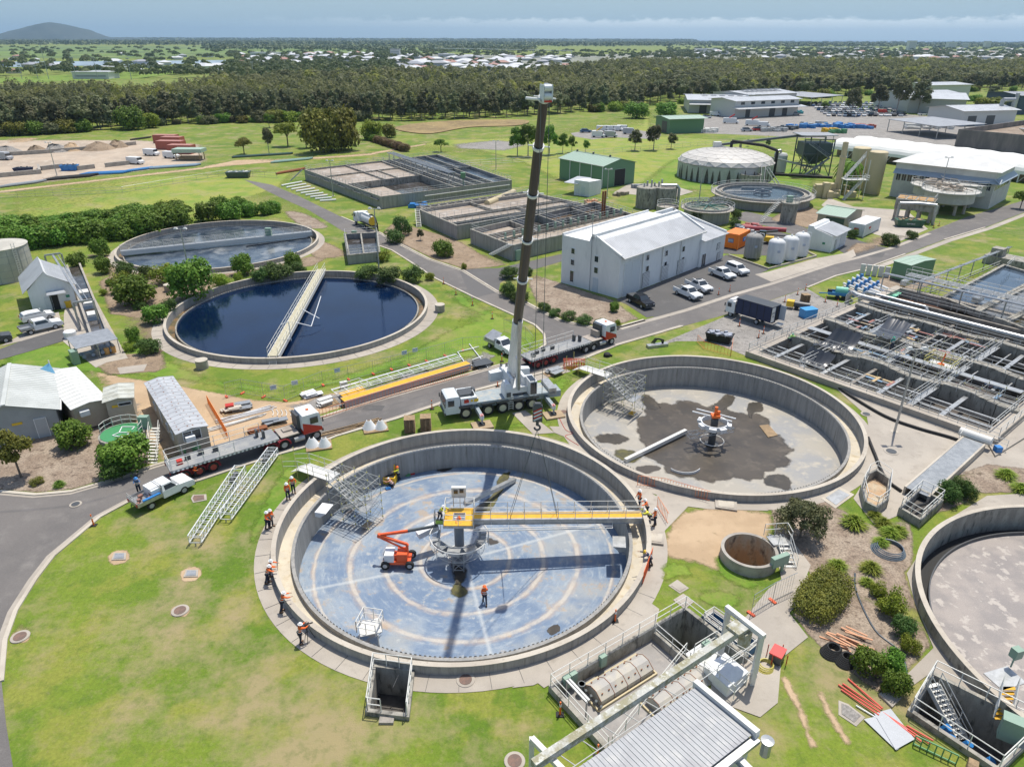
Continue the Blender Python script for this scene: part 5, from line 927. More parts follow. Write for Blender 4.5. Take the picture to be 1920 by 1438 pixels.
f3=Fr(fr2(10.6,5.2),fr2(12.2,8),fr2(4,12));f3=Fr(fr2(9.9,7),fr2(16.5,7),fr2(9.9,19));t=Tg('long_shed','low white-roofed shed behind the annex beside the scrap pile','shed',f3.O);prof(f3,[(0,0),(f3.lv,0),(f3.lv,2.7),(0,2.5)],0,3.2).Bd('wall',M('wall_bluegrey',(.30,.38,.40),grain=.05),t);ribs(f3,f3.lv+.2,2.75,-.2,2.5,-.2,3.4,pitch=.4).Bd('roof',roofz,t)
def container(label,A,B,C,h,mat,name='shipping_container',cat='shipping container',group=None,sign=None):
 f=Fr(A,B,C);t=Tg(name,label,cat,f.O,group=group);m=prof(f,[(0,.12),(f.lv,.12),(f.lv,h),(0,h)],0,f.lu)
 for k in range(int(f.lu/.55)):
  for b in(-.03,f.lv+.03):c=f(.35+k*.55,b,.3);m.box((c.x,c.y,.3),(.22,.08,h-.5),f.ang)
 for k in range(int(f.lv/.55)):
  for a in(-.03,f.lu+.03):c=f(a,.35+k*.55,.3);m.box((c.x,c.y,.3),(.08,.22,h-.5),f.ang)
 m.Bd('body',mat,t);r=Q();c=f(f.lu/2,f.lv/2,h);r.box((c.x,c.y,h),(f.lu+.08,f.lv+.08,.07),f.ang);r.Bd('roof',mat if mat!=orange else orange,t);e=Q()
 for a in(0,f.lu):
  for b in(0,f.lv):c=f(a,b,0);e.box((c.x,c.y,.0),(.24,.24,h+.02),f.ang)
 e.Bd('corner_posts',mat,t);return t,f
t,f=container('bright orange site container with white lettered panels beside the vertical white tanks',G(1382,469),G(1402,459),G(1360,462),3.0,P('container_orange',(.85,.22,.02)))
for a,side in((f.lu/2,'u'),(f.lv/2,'v')):
 b_=Pn(t,f,side,a,1.3,1.1,.8,blue if side=='u' else P('sign_blue_grey',(.15,.22,.4)),'sign_panel',proud=.12);c=f(a,-.25,1.7)if side=='u' else f(-.25,a,1.7)
 text('RCR',.5,Wt,t,c-f.O,(PI/2,0,f.ang if side=='u' else f.ang-PI/2))
t,f=container('white shipping container with red logos beside the green roofed cream shed',G(1617,446),G(1646,432),G(1598,437),2.7,Wt)
for side,a in(('u',f.lu*.35),('v',f.lv*.5)):Pn(t,f,side,a,1.4,.9,.45,red,'logo_panel',proud=.09);c=f(a,-.2,1.15)if side=='u' else f(-.2,a,1.15);text('SHS',.3,dY,t,c-f.O,(PI/2,0,f.ang if side=='u' else f.ang-PI/2))
for i,(u,v,r_,h,l)in enumerate(((1409,484,1.55,4.8,'stained grey vertical tank with a domed top beside the orange container'),(1451,494,1.5,4.7,'nearest of the three clean white vertical domed tanks'),(1477,488,1.45,4.7,'middle one of the three clean white vertical domed tanks'),(1498,481,1.4,4.7,'white vertical domed tank standing against the small white control shed'))):
 c=G(u,v);t=Tg('storage_tank',l,'storage tank',c,group='vertical domed tanks on the bunded slab');mt=concwall if i==0 else M('tank_white',(.66,.67,.67),(.58,.59,.6),s1=.8,sc=(1,1,.3),grain=.04)
 Q().La([(r_,.3),(r_,h-.7),(r_*.93,h-.42),(r_*.7,h-.15),(r_*.35,h-.03),(0,h)],32,tuple(c)).Bd('shell',mt,t,smooth=True);m=Q();[m.box((c.x+r_*.8*math.cos(k),c.y+r_*.8*math.sin(k),0),(.25,.25,.7))for k in(0.5,2.1,3.7,5.2)];m.Bd('legs',gv,t)
 m=Q();m.tu((c.x,c.y,h-.02),(c.x,c.y,h+.25),.18);m.pipe([V3((c.x+r_+.1,c.y-.3,.3)),V3((c.x+r_+.1,c.y-.3,h)),V3((c.x+r_*.5,c.y-.2,h+.1))],.06);m.Bd('pipework',Wt,t);Pn(t,Fr(c+V3((-.3,-r_-.02,0)),c+V3((.3,-r_-.02,0)),c),'u',.3,2.4,.5,.4,P('label_blue_grey',(.35,.4,.5)),'label_plate')
tag(Q().Ws([(q.x,q.y)for q in GP([(1366,480),(1440,506),(1530,482),(1505,470)])],.2,0,.35).Bd('bund_kerb',cP),kind='structure')
fs=Fr(G(1556,474),G(1584,459),G(1513,463));t=Tg('control_shed','small white shed with a stepped parapet and grey roof behind the vertical tanks','building',fs.O)
prof(fs,[(0,0),(fs.lv,0),(fs.lv,4.6),(fs.lv*.8,4.6),(fs.lv*.75,4.2),(0,3.2)],0,fs.lu).Bd('wall',wallw,t);ribs(fs,fs.lv*.7,4.15,-.6,3.2,.3,fs.lu+.3,pitch=.4).Bd('roof',roofz,t);Pn(t,fs,'u',2.2,.02,1.0,2.2,P('door_grey',(.4,.43,.45)),'door');Pn(t,fs,'u',fs.lu-2.2,.02,2.6,2.5,P('door_pale',(.58,.62,.64)),'roller_door');Pn(t,fs,'v',fs.lv*.3,1.4,.5,.4,P('sign_green',(.05,.25,.15)),'sign_panel')
fs=Fr(G(1580,434),G(1612,420),G(1533,424));t=gable('garage_shed','cream shed with a green gable roof and dark roller door behind the control shed',fs,3.1,.9,beige,greenr,axis='v');Pn(t,fs,'v',fs.lv*.35,.02,4,2.6,P('door_dark_green',(.05,.09,.07)),'roller_door');Pn(t,fs,'u',2.5,1.1,.9,1.0,glass,'window',frame=Wt)
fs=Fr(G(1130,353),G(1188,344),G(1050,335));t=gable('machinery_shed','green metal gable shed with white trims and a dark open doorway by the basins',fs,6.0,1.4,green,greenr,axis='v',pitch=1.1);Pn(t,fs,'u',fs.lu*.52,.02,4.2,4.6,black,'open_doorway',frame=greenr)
m=Q();[m.tu(fs(-.08,b,0),fs(-.08,b,6),.12,n=5)for b in(.3,fs.lv*.26,fs.lv*.52,fs.lv*.75)];m.Bd('downpipe',Wt,t);m=Q();[m.tu(fs(fs.lu/2,b,7.4),fs(fs.lu/2,b,8.0),.3)for b in(4,11,18)];m.Bd('roof_vent',dY,t)
fs=Fr(G(1076,366),G(1104,370),G(1046,352));t=Tg('pump_kiosk','small white flat-sided kiosk with a pale sloping roof in front of the green shed','building',fs.O);prof(fs,[(0,0),(fs.lv,0),(fs.lv,3.6),(0,4.0)],0,fs.lu).Bd('wall',wallw,t);prof(fs,[(-.5,3.0),(fs.lv+.2,3.7),(fs.lv+.2,3.8),(-.5,3.12)],-3,fs.lu*.3).Bd('roof',roofz,t);Pn(t,fs,'u',fs.lu*.6,.02,1.2,2.4,P('door_pale',(.58,.62,.64)),'door')
fs=Fr(G(64,588),G(146,574),G(34,548),lv=9.5);t=Tg('pump_house','white pump house with a split-level grey roof, porch hood and open door at the left','building',fs.O);Wd=fs.lu
h0=3.6;prof(fs,[(0,0),(Wd,0),(Wd,h0),(Wd*.52,h0+1.9),(Wd*.46,h0+2.6),(0,h0)],0,fs.lv,'v').Bd('wall',wallw,t)
m=Q()
for b0,z0,b1,z1 in((Wd*.46,h0+2.55,-.7,h0-.35),(Wd*.5,h0+2.0,Wd+.6,h0-.2)):x=ribs(fs,b0,z0,b1,z1,-.3,fs.lv+.3,'v',.5);m.add(x.v,x.f)
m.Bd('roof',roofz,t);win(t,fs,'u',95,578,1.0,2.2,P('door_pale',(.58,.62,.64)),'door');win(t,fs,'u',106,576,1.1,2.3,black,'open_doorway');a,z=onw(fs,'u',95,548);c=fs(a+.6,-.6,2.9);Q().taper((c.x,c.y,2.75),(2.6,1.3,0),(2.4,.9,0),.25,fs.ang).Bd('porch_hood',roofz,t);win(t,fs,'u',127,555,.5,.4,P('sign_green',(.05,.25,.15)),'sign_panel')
c=G(14,543);c=G(10,520);t=Tg('storage_silo','large round cream concrete storage tank at the left edge behind the pump house','storage tank',c);Q().La([(4.7,0),(4.7,5.6),(4.78,5.7),(4.5,5.75),(0,6.4)],48,tuple(c)).Bd('shell',M('silo_cream',(.50,.48,.42),(.42,.40,.35),s1=.4,grain=.08),t)
m=Q();[m.La([(4.72,.9+k*1.2),(4.73,.92+k*1.2),(4.72,.94+k*1.2)],48,tuple(c))for k in range(4)];[m.box((c.x+4.71*math.cos(k*.4),c.y+4.71*math.sin(k*.4),.1),(.03,.04,5.4),k*.4)for k in range(16)];m.Bd('panel_joints',gp,t);a=R(-25);m=Q();[m.tu((c.x+4.9*math.cos(a+s),c.y+4.9*math.sin(a+s),0),(c.x+4.9*math.cos(a+s),c.y+4.9*math.sin(a+s),6.6),.04)for s in(-.05,.05)];[m.tu((c.x+4.9*math.cos(a-.05),c.y+4.9*math.sin(a-.05),.4*k),(c.x+4.9*math.cos(a+.05),c.y+4.9*math.sin(a+.05),.4*k),.03)for k in range(16)];m.Bd('ladder',ow,t)
t=Tg('screen_channel','long open concrete channel with white portal frames and metal covers beside the pump house','treatment works',G(160,600));
a,b=G(140,505),G(200,665);d=(b-a).normalized();n=V3((-d.y,d.x,0));m=Q();[m.be(a+n*s+V3((0,0,.5)),b+n*s+V3((0,0,.5)),.3,1.)for s in(-1,1)];m.Bd('channel_wall',conc,t)
Q().add([tuple(a-n+V3((0,0,.4))),tuple(b-n+V3((0,0,.4))),tuple(b+n+V3((0,0,.4))),tuple(a+n+V3((0,0,.4)))],[(0,1,2,3)]).Bd('channel_liquor',broth,t)
for uu,hh in(((126,520),4.2),((186,612),4.0)):
 m=Q();q=G(*uu);
 for s in(-.1,2.4):x=q+n*(-s);m.be(x,x+V3((0,0,hh)),.22)
 m.be(q+V3((0,0,hh+.1)),q-n*2.4+V3((0,0,hh+.1)),.25);m.Bd('portal_frame',gv,t)
q1,q2=G(126,520)-n*1.2,G(186,612)-n*1.2;m=Q();m.be(q1+V3((0,0,4.1)),q2+V3((0,0,4)),.3,.3);m.be(q1+n*.7+V3((0,0,4.1)),q2+n*.7+V3((0,0,4)),.1,.1)
for k in range(8):x=q1.lerp(q2,k/7)+V3((0,0,4.05));m.be(x,x+n*.7,.06)
m.Bd('runway_beam',gv,t);m=Q();[m.box(tuple(a.lerp(b,k)+V3((0,0,1.0))),(1.9,1.3,.35),math.atan2(d.y,d.x))for k in(.42,.55,.68)];m.Bd('cover',ow,t)
t=Tg('filter_rack','low metal-roofed pipe rack with blue pumps and orange drums beside the garden beds','pipe rack',G(180,665));f=Fr(G(150,682),G(228,662),G(138,655));m=prof(f,[(0,2.0),(f.lv*.7,2.35),(f.lv*.7,2.42),(0,2.07)],0,f.lu);m.Bd('roof',gv,t);m=Q();[m.tu(f(a_,b_,0),f(a_,b_,2.0),.06,n=5)for a_ in(.1,f.lu/2,f.lu-.1)for b_ in(.1,f.lv*.68)];m.Bd('posts',gv,t)
m=Q();[m.tu(f(.8+k*1.1,.6,.5),f(.8+k*1.1,2.0,.5),.25)for k in range(4)];m.tu(f(.3,1.1,.9),f(f.lu-1.5,1.1,.9),.12);m.Bd('pumps',P('pump_blue_grey',(.22,.28,.36)),t);m=Q();[m.La([(.33,0),(.33,.9),(0,.9)],14,tuple(f(f.lu-.7-k*.8,.8,.05)))for k in range(2)];m.Bd('drums',P('drum_orange',(.6,.32,.1)),t);Q().box(tuple(f(-.3,.5,0)),(.8,1.3,1.8),f.ang).Bd('cabinet',boxg,t)
c=G(133,633);t=Tg('small_tank','small white round tank on the slab at the left of the pipe rack','tank',c);Q().La([(.8,0),(.8,.9),(.7,1.0),(0,1.05)],24,tuple(c)).Bd('shell',Wt,t)
c=G(130,577);tag(Q().box(tuple(c),(.6,.6,1.0)).box((c.x,c.y-.05,1.0),(.66,.7,.12)).Bd('wheelie_bin',gold,loc=c),'yellow wheelie bin against the pump house wall','bin')
fs=Fr(G(112,812),G(187,812),G(60,716),lv=16);
def hut(label,A,B,C,h,wm,rm,stain=False,slope=.25,over=.12,name='site_hut'):
 if not isinstance(B,V3):v_=(C-A).normalized();B=A+V3((v_.y,-v_.x,0))*B
 f=Fr(A,B,C);t=Tg(name,label,'site hut',f.O);prof(f,[(0,.25),(f.lu,.25),(f.lu,h),(f.lu/2,h+slope),(0,h)],0,f.lv,'v').Bd('wall',wm,t);m=Q()
 for b0,b1 in((f.lu/2,-over),(f.lu/2,f.lu+over)):x=ribs(f,b0,h+slope+.02,b1,h,-over,f.lv+over,'v',.9);m.add(x.v,x.f)
 r=m.Bd('roof',rm,t)
 if stain:
  m=Q();r2=random.Random(5)
  for k in range(15):
   for a_ in(.12,.38,.62,.88):q=f(a_*f.lu+r2.uniform(-.12,.12),.5+k*(f.lv-1)/14+r2.uniform(-.15,.15),0);zz=h+.02+slope*(1-abs(a_-.5)*2)+.1;m.disc((q.x,q.y,zz),.05+r2.random()*.04,7)
  m.Bd('rust_spots',rust,r)
 return t,f
t,f=hut('beige site hut with a long white roof dotted with rust beside the construction yard',G(342,862),2.9,G(283,762),2.9,beige,roofz,True);win(t,f,'u',360,815,1.6,1.0,mull=1);c=f(f.lu*.38,-.3,1.9);Q().box((c.x,c.y,1.95),(.9,.55,.55),f.ang).Bd('air_conditioner',Wt,t)
m=Q();[Pn(t,f,'v',b,1.0,.7,1.9,P('door_pale',(.58,.62,.64)),'door')for b in(7.5,)];[Pn(t,f,'v',b,1.2,.6,.8,glass,'window',frame=Wt)for b in(2.6,4.6,10.5)]
t,f=hut('cream site hut with a white roof and wall air conditioner left of the green-decked tank',G(150,812),3.2,G(96,748),2.9,beige,P('roof_white_flat',(.66,.66,.62)),over=.25);c=f(.9,-.3,1.9);Q().box((c.x,c.y,1.95),(.9,.55,.55),f.ang).Bd('air_conditioner',Wt,t)
t,f=hut('tiny square amenities hut with a pale stained roof behind the green-decked tank',G(210,800),G(258,791),G(190,778),3.0,P('hut_beige',(.46,.42,.34),.8),M('roof_stained',(.50,.51,.46),(.40,.40,.34),s1=1,grain=.08),over=.3);Pn(t,f,'u',.9,2.2,.8,.25,gold,'sign_panel');Pn(t,f,'u',f.lu*.7,2.3,1.2,.3,glass,'window',frame=Wt)
fs=Fr(G(118,812),G(-60,850),G(62,738));fs.lv=11;t=gable('workshop_shed','long grey corrugated shed with a wide low gable roof at the left edge',fs,3.0,1.5,M('wall_corrugated_grey',(.36,.38,.39),(.32,.34,.35),s1=.5,grain=.05),M('roof_pale_green',(.52,.54,.52),(.45,.47,.45),s1=.3,grain=.05),axis='v',pitch=.5,over=.4)
Pn(t,fs,'u',1.6,.02,1.0,2.2,P('door_grey',(.4,.43,.45)),'door',frame=Wt);Pn(t,fs,'u',3.6,2.0,.9,.25,gold,'sign_panel')
for px,zs,l in(([(40,716),(92,680),(110,710)],(2.4,4.2,2.6),'pale blue triangular shade sail above the huts at the left'),):
 c=[G(u,v,z)for(u,v),z in zip(px,zs)];t=Tg('shade_sail',l,'shade sail',(c[0].x,c[0].y,0));m=Q();m.add([tuple(x)for x in c]+[tuple(x-V3((0,0,.03)))for x in c],[(0,1,2),(5,4,3),(0,3,4,1),(1,4,5,2),(2,5,3,0)]);m.Bd('sail',P('sail_blue',(.20,.48,.68),.7),t);m=Q();[m.tu((x.x,x.y,0),(x.x,x.y,x.z+.3),.07)for x in c];m.Bd('posts',ow,t)
c=G(235,835);t=Tg('round_tank','small round tank with a bright green deck and white painted strips beside the site hut','tank',c);Q().La([(2.2,0),(2.2,1.5),(2.1,1.52),(0,1.52)],36,tuple(c)).Bd('shell',cD,t);Q().La([(2.0,1.55),(0,1.55)],36,tuple(c)).Bd('deck',P('deck_green',(.06,.27,.10)),t)
m=Q();[m.be((c.x+a,c.y+b,1.6),(c.x+a2,c.y+b2,1.6),.09,.05)for a,b,a2,b2 in((-.5,1.1,.8,1.1),(.8,1.1,.8,.5),(-.5,1.1,-.2,-.1),(-.2,-.1,.9,-.1),(-.6,-.7,-.2,-.1),(-.6,-.7,.8,-1.1),(.9,-.1,.8,-1.1))];m.Bd('painted_strips',Wt,t)
Ra(Q(),[(c.x+2*math.cos(R(k)),c.y+2*math.sin(R(k)),1.55)for k in range(-10,200,25)],1.0,.03,1).Bd('handrail',rW,t);Q().box((c.x+1.9,c.y+1.2,1.3),(1,.6,1.5)).Bd('cabinet',boxg,t)
m=Q();s0,s1=V3((c.x+2.8,c.y+1.3,1.3)),V3((c.x+4.3,c.y-3.3,0));[m.be(s0.lerp(s1,k/11)+V3((-.5,0,0)),s0.lerp(s1,k/11)+V3((.5,0,0)),.26,.04)for k in range(12)];[Ra(m,[s0+V3((s,0,0)),s1+V3((s,0,0))],1,.03,1.3)for s in(-.5,.5)];m.Bd('stair',rW,t)
e=4.0;A,B,C,D_=G(1124,1412,e),G(1303,1290,e),G(1428,1362,e),G(1180,1500,e)
fs=Fr(A,B,D_);fs.lv=14;t=Tg('service_building','grey ribbed metal roof of the service building at the bottom edge','building',(fs.O.x,fs.O.y,0));bw=(V3(C)-V3(B)).length
prof(fs,[(0,0),(bw,0),(bw,e-.1),(0,e-.1)],-9,fs.lu).Bd('wall',wallw,t);r=ribs(fs,0,e,bw,e+.25,-9,fs.lu,pitch=.28,th=.06,up=.03).Bd('roof',roofg,t)
m=Q();m.be(fs(fs.lu+.2,-.2,e+.1),fs(fs.lu+.2,bw+.2,e+.35),.35,.5);m.Bd('parapet',ow,r);m=Q();m.be(fs(fs.lu+.2,bw+.2,e),fs(-9,bw+.2,e),.45,.25);m.Bd('box_gutter',gv,r)
fs2=Fr(fs(fs.lu-1.6,bw+.5,0),fs(0,bw+.5,0),fs(fs.lu-1.6,bw+8,0));prof(fs2,[(0,0),(8.5,0),(8.5,e-.6),(0,e-.6)],0,fs2.lu+9).Bd('wall',wallw,t);r=ribs(fs2,0,e-.55,8.8,e-1.3,-.1,fs2.lu+9,pitch=.28,th=.06,up=.03).Bd('roof',roofg,t);m=Q();m.be(fs2(-.3,-.3,e-.4),fs2(-.3,8.8,e-1.1),.35,.4);m.Bd('parapet',ow,r);c=G(1436,1402,e-.5);Q().tu((c.x,c.y,e-1),(c.x,c.y,e+.1),.28).La([(.36,e),(.36,e+.12),(0,e+.2)],16,(c.x,c.y,0)).Bd('roof_vent',gv,r)
c=G(1358,326);c.y+=2;rd=17.;
cl,cr=G(1271,325),G(1447,338);c=V3(((cl.x+cr.x)/2,(cl.y+cr.y)/2,0));rd=(cr-cl).length/2
t=Tg('domed_tank','wide white tank with a faceted dome roof and dark streaks round its wall','storage tank',c);hw=4.6
Q().La([(rd,0),(rd,hw),(rd-.3,hw)],72,tuple(c)).Bd('shell',M('tank_wall_pale',(.46,.47,.45),(.38,.39,.37),s1=.3,grain=.1),t)
m=Q();r2=random.Random(2)
for k in range(19):
 a=R(-175+k*9.4+r2.uniform(-2,2));w=.35+r2.random()*.3;hh=hw*(.75+.25*r2.random());d=V3((math.cos(a),math.sin(a),0));nn=V3((-d.y,d.x,0));b=V3(c)+d*(rd+.02)
 m.add([tuple(b-nn*w),tuple(b+nn*w),tuple(b+nn*(w*.8)+V3((0,0,hh*.5))+d*.01),tuple(b+nn*.08+V3((0,0,hh))+d*.01),tuple(b-nn*.08+V3((0,0,hh))+d*.01),tuple(b-nn*(w*.8)+V3((0,0,hh*.5))+d*.01)],[(0,1,2,3,4,5)])
m.Bd('wall_streaks',M('streak_black',(.06,.055,.05),(.11,.10,.09),s1=2,grain=.3),t)
prf=[(rd+.25,hw),(rd+.25,hw+.15)]+[(rd*math.cos(R(k)),hw+.15+3.6*math.sin(R(k)))for k in(0,18,34,50,64,78,90)]
m=Q();n=20
for j in range(1,len(prf)-1):
 pass
rings_=[(r_,z_)for r_,z_ in prf[1:]]
for j,(r_,z_)in enumerate(rings_):m.v+=[(c.x+r_*math.cos(2*PI*(i+.5*(j%2))/n),c.y+r_*math.sin(2*PI*(i+.5*(j%2))/n),z_)for i in range(n)]
for j in range(len(rings_)-1):
 for i in range(n):
  a0,a1=j*n+i,j*n+(i+1)%n;b0,b1=(j+1)*n+i,(j+1)*n+(i+1)%n
  if j%2==0:m.f+=[(a0,a1,b0),(a1,b1,b0)]
  else:m.f+=[(a0,a1,b1),(a0,b1,b0)]
m.m=[0]*len(m.f);ro=m.Bd('dome_roof',M('dome_panel',(.60,.57,.52),(.55,.525,.485),s1=.12,grain=.04,rough=.5),t);rm_=Q()
for f_ in m.f:
 for a_,b_ in((0,1),(1,2),(2,0)):rm_.be(m.v[f_[a_]],m.v[f_[b_]],.07,.04)
rm_.Bd('dome_ribs',P('rib_pale',(.68,.66,.62)),ro)
pt=[(c.x+2,c.y+3,7.8),(c.x+2,c.y+3,10),(c.x+rd*.8,c.y+1,9),(c.x+rd+.8,c.y-1,7.8),(c.x+rd+.8,c.y-1,0)];tt=Tg('black_pipe','thick black pipe rising from the dome top and dropping at its right side','pipe',(pt[0][0],pt[0][1],0));Q().pipe(pt,.45,12).Bd('pipe_run',black,tt)
c2=G(1405,348);t=Tg('round_pit','small round concrete pump pit with stair at the right front of the domed tank','pump pit',c2);Q().La([(3,0),(3,3.2),(2.7,3.2),(2.7,2.6),(0,2.6)],28,tuple(c2)).Bd('shell',cD,t);m=Q();s0,s1=V3((c2.x+3.4,c2.y+2,5)),V3((c2.x+1.5,c2.y-4.5,0));[m.be(s0+V3((s,0,0)),s1+V3((s,0,0)),.1,.3)for s in(0,1.1)];[Ra(m,[s0+V3((s,0,0)),s1+V3((s,0,0))],1,.05,1.5)for s in(0,1.1)];s2=V3((c2.x+7.5,c2.y-2,0));s3=V3((c2.x+4.6,c2.y+2.5,4.6));[m.be(s3+V3((s,0,0)),s2+V3((s,0,0)),.1,.3)for s in(0,1.)];m.Bd('stair',rM,t)
gl,gr=G(1338,352,2.5),G(1527,370,2.5);c=V3(((gl.x+gr.x)/2,(gl.y+gr.y)/2,0));r_=(gr-gl).length/2*.93
t=Tg('raised_tank','raised round concrete tank with a ring walkway, still blue-grey water and a centre drive','settling tank',c);hh=2.9;C=tuple(c)
Q().La([(r_-.4,hh),(r_,hh),(r_,0),(r_-.4,0)],72,C,close=True).Bd('outer_wall',concwall,t);Q().La([(r_,hh-.7),(r_+1.1,hh-.7),(r_+1.1,hh-.55),(r_,hh-.55)],72,C,close=True).Bd('ring_walkway',conc,t);Q().La([(r_-.5,hh-.6),(r_-1.5,hh-.6)],72,C).Bd('launder_channel',cD,t);Q().La([(r_-1.5,hh-.9),(r_-1.5,hh-.25),(r_-1.7,hh-.25),(r_-1.7,hh-.9)],72,C).Bd('weir_wall',conc,t);Q().La([(r_-1.6,hh-.7),(0,hh-.7)],64,C).Bd('water_surface',wG,t,loc=(c.x,c.y,hh-.7))
Ra(Q(),[(c.x+(r_+1.05)*math.cos(2*PI*k/40),c.y+(r_+1.05)*math.sin(2*PI*k/40),hh-.55)for k in range(41)],1.1,.04,9).Bd('handrail',rM,t)
Q().La([(2.2,hh-.4),(2.2,hh-.1),(2,hh-.1),(2,hh-.4)],28,C,close=True).tu((c.x,c.y,hh-.7),(c.x,c.y,hh+.4),.4).Bd('centre_ring',gp,t);Q().be((c.x-r_+2,c.y+.5,hh-.5),(c.x-2,c.y,hh-.2),.25).be((c.x-3.5,c.y+6.5,hh-.5),(c.x+4.5,c.y+6.2,hh-.5),.4).Bd('scraper_beam',gv,t)
c2=G(1476,417);Q().La([(1.75,0),(1.75,4.2),(2.1,4.3),(2.1,4.6),(0,4.6)],28,tuple(c2)).Bd('stair_tower',cD,t);Ra(Q(),[(c2.x+2*math.cos(k),c2.y+2*math.sin(k),4.6)for k in[i*.7 for i in range(10)]],1.1,.04,2).Bd('handrail',rM,t);Q().box((c2.x-.3,c2.y,4.6),(1.2,1,1.4)).Bd('cabinet',boxg,t)
m=Q();s0,s1=V3((c2.x-2.2,c2.y+1,4.2)),V3((c2.x-6.3,c2.y-.5,0))
for k in range(14):q=s0.lerp(s1,k/13.5);m.box((q.x,q.y,q.z),(.35,1,.06),.3)
[Ra(m,[s0+V3((0,s,0)),s1+V3((0,s,0))],1,.04,1.5)for s in(-.5,.5)];m.Bd('stair',rW,t)
gl,gr=G(1284,384,3),G(1368,392,3);c=V3(((gl.x+gr.x)/2,(gl.y+gr.y)/2-.5,0));r_=(gr-gl).length/2
t=Tg('thickener_tank','small round thickener with green radial arms and a steel bridge behind the white building','tank',c);C=tuple(c);hh=3.4
Q().La([(r_-.3,hh),(r_,hh),(r_,0)],48,C).Bd('shell',concwall,t);Q().La([(r_,hh-.6),(r_+.9,hh-.6),(r_+.9,hh-.45),(r_,hh-.45)],48,C,close=True).Bd('ring_walkway',conc,t);Q().La([(r_-.3,hh-.3),(0,hh-.3)],48,C).Bd('water_surface',M('water_khaki',(.25,.26,.19),(.32,.33,.25),s1=.4,rough=.4,grain=.05),t)
Ra(Q(),[(c.x+(r_+.85)*math.cos(2*PI*k/24),c.y+(r_+.85)*math.sin(2*PI*k/24),hh-.45)for k in range(25)],1.1,.04,9).Bd('handrail',rM,t);m=Q();[m.be((c.x,c.y,hh+.1),(c.x+(r_-.3)*math.cos(R(k)),c.y+(r_-.3)*math.sin(R(k)),hh-.1),.25,.2)for k in range(20,380,45)];m.Bd('radial_arms',P('arm_green',(.05,.16,.12)),t);truss(Q(),(c.x-r_-.3,c.y-1.2,hh+.3),(c.x+r_+.3,c.y+2.2,hh+.3),1.4,1.2,8,.06).Bd('bridge_truss',gv,t)
c=G(1228,390);t=Tg('mixing_tower','dark grey twin round concrete tower with pipework on top by the green shed','concrete tower',c);m=Q();[m.La([(r9,0),(r9,5),(r9-.3,5.1),(0,5.1)],24,(c.x+dx,c.y+dy,0))for r9,dx,dy in((2.6,-2.2,0.6),(3,2.3,1))];m.Bd('shell',cD,t);m=Q();[m.box((c.x-3+k*.9,c.y+.5+(k%2),5.1),(.4,.4,.8+.4*(k%3)))for k in range(7)];m.pipe([V3((c.x+1,c.y-.4,5.6)),V3((c.x+4.8,c.y-.4,5.6)),V3((c.x+5.5,c.y-.4,4.8)),V3((c.x+5.5,c.y-.4,0))],.35,10);m.Bd('pipework',gv,t)
c=G(1250,405);t=Tg('round_tank','low round concrete tank with railings between the twin tower and the thickener','tank',c);Q().La([(2.6,0),(2.6,2.4),(2.3,2.4),(2.3,2),(0,2)],28,tuple(c)).Bd('shell',conc,t);Ra(Q(),[(c.x+2.5*math.cos(2*PI*k/12),c.y+2.5*math.sin(2*PI*k/12),2.4)for k in range(13)],1.1,.04,5).Bd('handrail',rM,t)
c=G(1518,327);t=Tg('sludge_hopper','tall dark steel hopper tower with a flat roof and stairs','hopper tower',c);m=Q();hx,hy=9,7
for dx in(-hx/2,0,hx/2):
 for dy in(-hy/2,hy/2):m.be((c.x+dx,c.y+dy,0),(c.x+dx,c.y+dy,10.8),.3)
for z_ in(3,6.5,10.7):
 for dy in(-hy/2,hy/2):m.be((c.x-hx/2,c.y+dy,z_),(c.x+hx/2,c.y+dy,z_),.25)
for dy in(-hy/2,hy/2):
 for k in(-1,0):m.be((c.x+k*hx/2,c.y+dy,0),(c.x+(k+1)*hx/2,c.y+dy,7.5),.18);m.be((c.x+(k+1)*hx/2,c.y+dy,0),(c.x+k*hx/2,c.y+dy,7.5),.18)
m.Bd('steel_frame',steel,t);Q().box((c.x,c.y,6.0),(hx-.6,hy-.6,3.6)).taper((c.x,c.y,6.0),(hx-.6,hy-.6,0),(2,2,0),-2.8).Bd('bin',P('bin_slate',(.065,.09,.10)),t);Q().box((c.x-.5,c.y,11.8),(hx+2,hy+1,.2)).Bd('roof',roofg,t);m=Q();[m.tu((c.x+dx,c.y+dy,9.6),(c.x+dx,c.y+dy,11.8),.1)for dx in(-4.5,4)for dy in(-3,3)];m.Bd('roof_posts',gv,t)
m=Q();s0,s1=V3((c.x-3.5,c.y-4.6,9.6)),V3((c.x+3.2,c.y-4.6,5.5));m.be(s0,s1,.9,.25);m.be(s1,V3((c.x-4.5,c.y-5.6,0)),.9,.25);Ra(m,[s0,s1],1,.05,1.5);m.Bd('stair',gp,t)
t=Tg('conveyor','long inclined belt conveyor rising from trestles to the dark hopper tower','conveyor',G(1445,320));a=V3((c.x-29,c.y+1,8.6));b=V3((c.x-3,c.y+1,11.6));Q().be(a,b,1.1,.6).Bd('belt_frame',steel,t);Q().be(a+V3((0,-2,-.2)),V3((c.x+1,c.y-3,2.2)),.9,.5).Bd('belt_frame',gv,t);Q().box((a.x-1,a.y-1,7.2),(2.2,2,2.4)).Bd('head_box',ow,t);m=Q()
for k,z_ in((.25,9.2),(.02,8)):
 q=a.lerp(b,k)
 for dy in(-1,1):m.be((q.x-.8,q.y+dy,0),(q.x,q.y+dy*.6,q.z),.15);m.be((q.x+.8,q.y+dy,0),(q.x,q.y+dy*.6,q.z),.15)
m.Bd('trestle',steel,t)
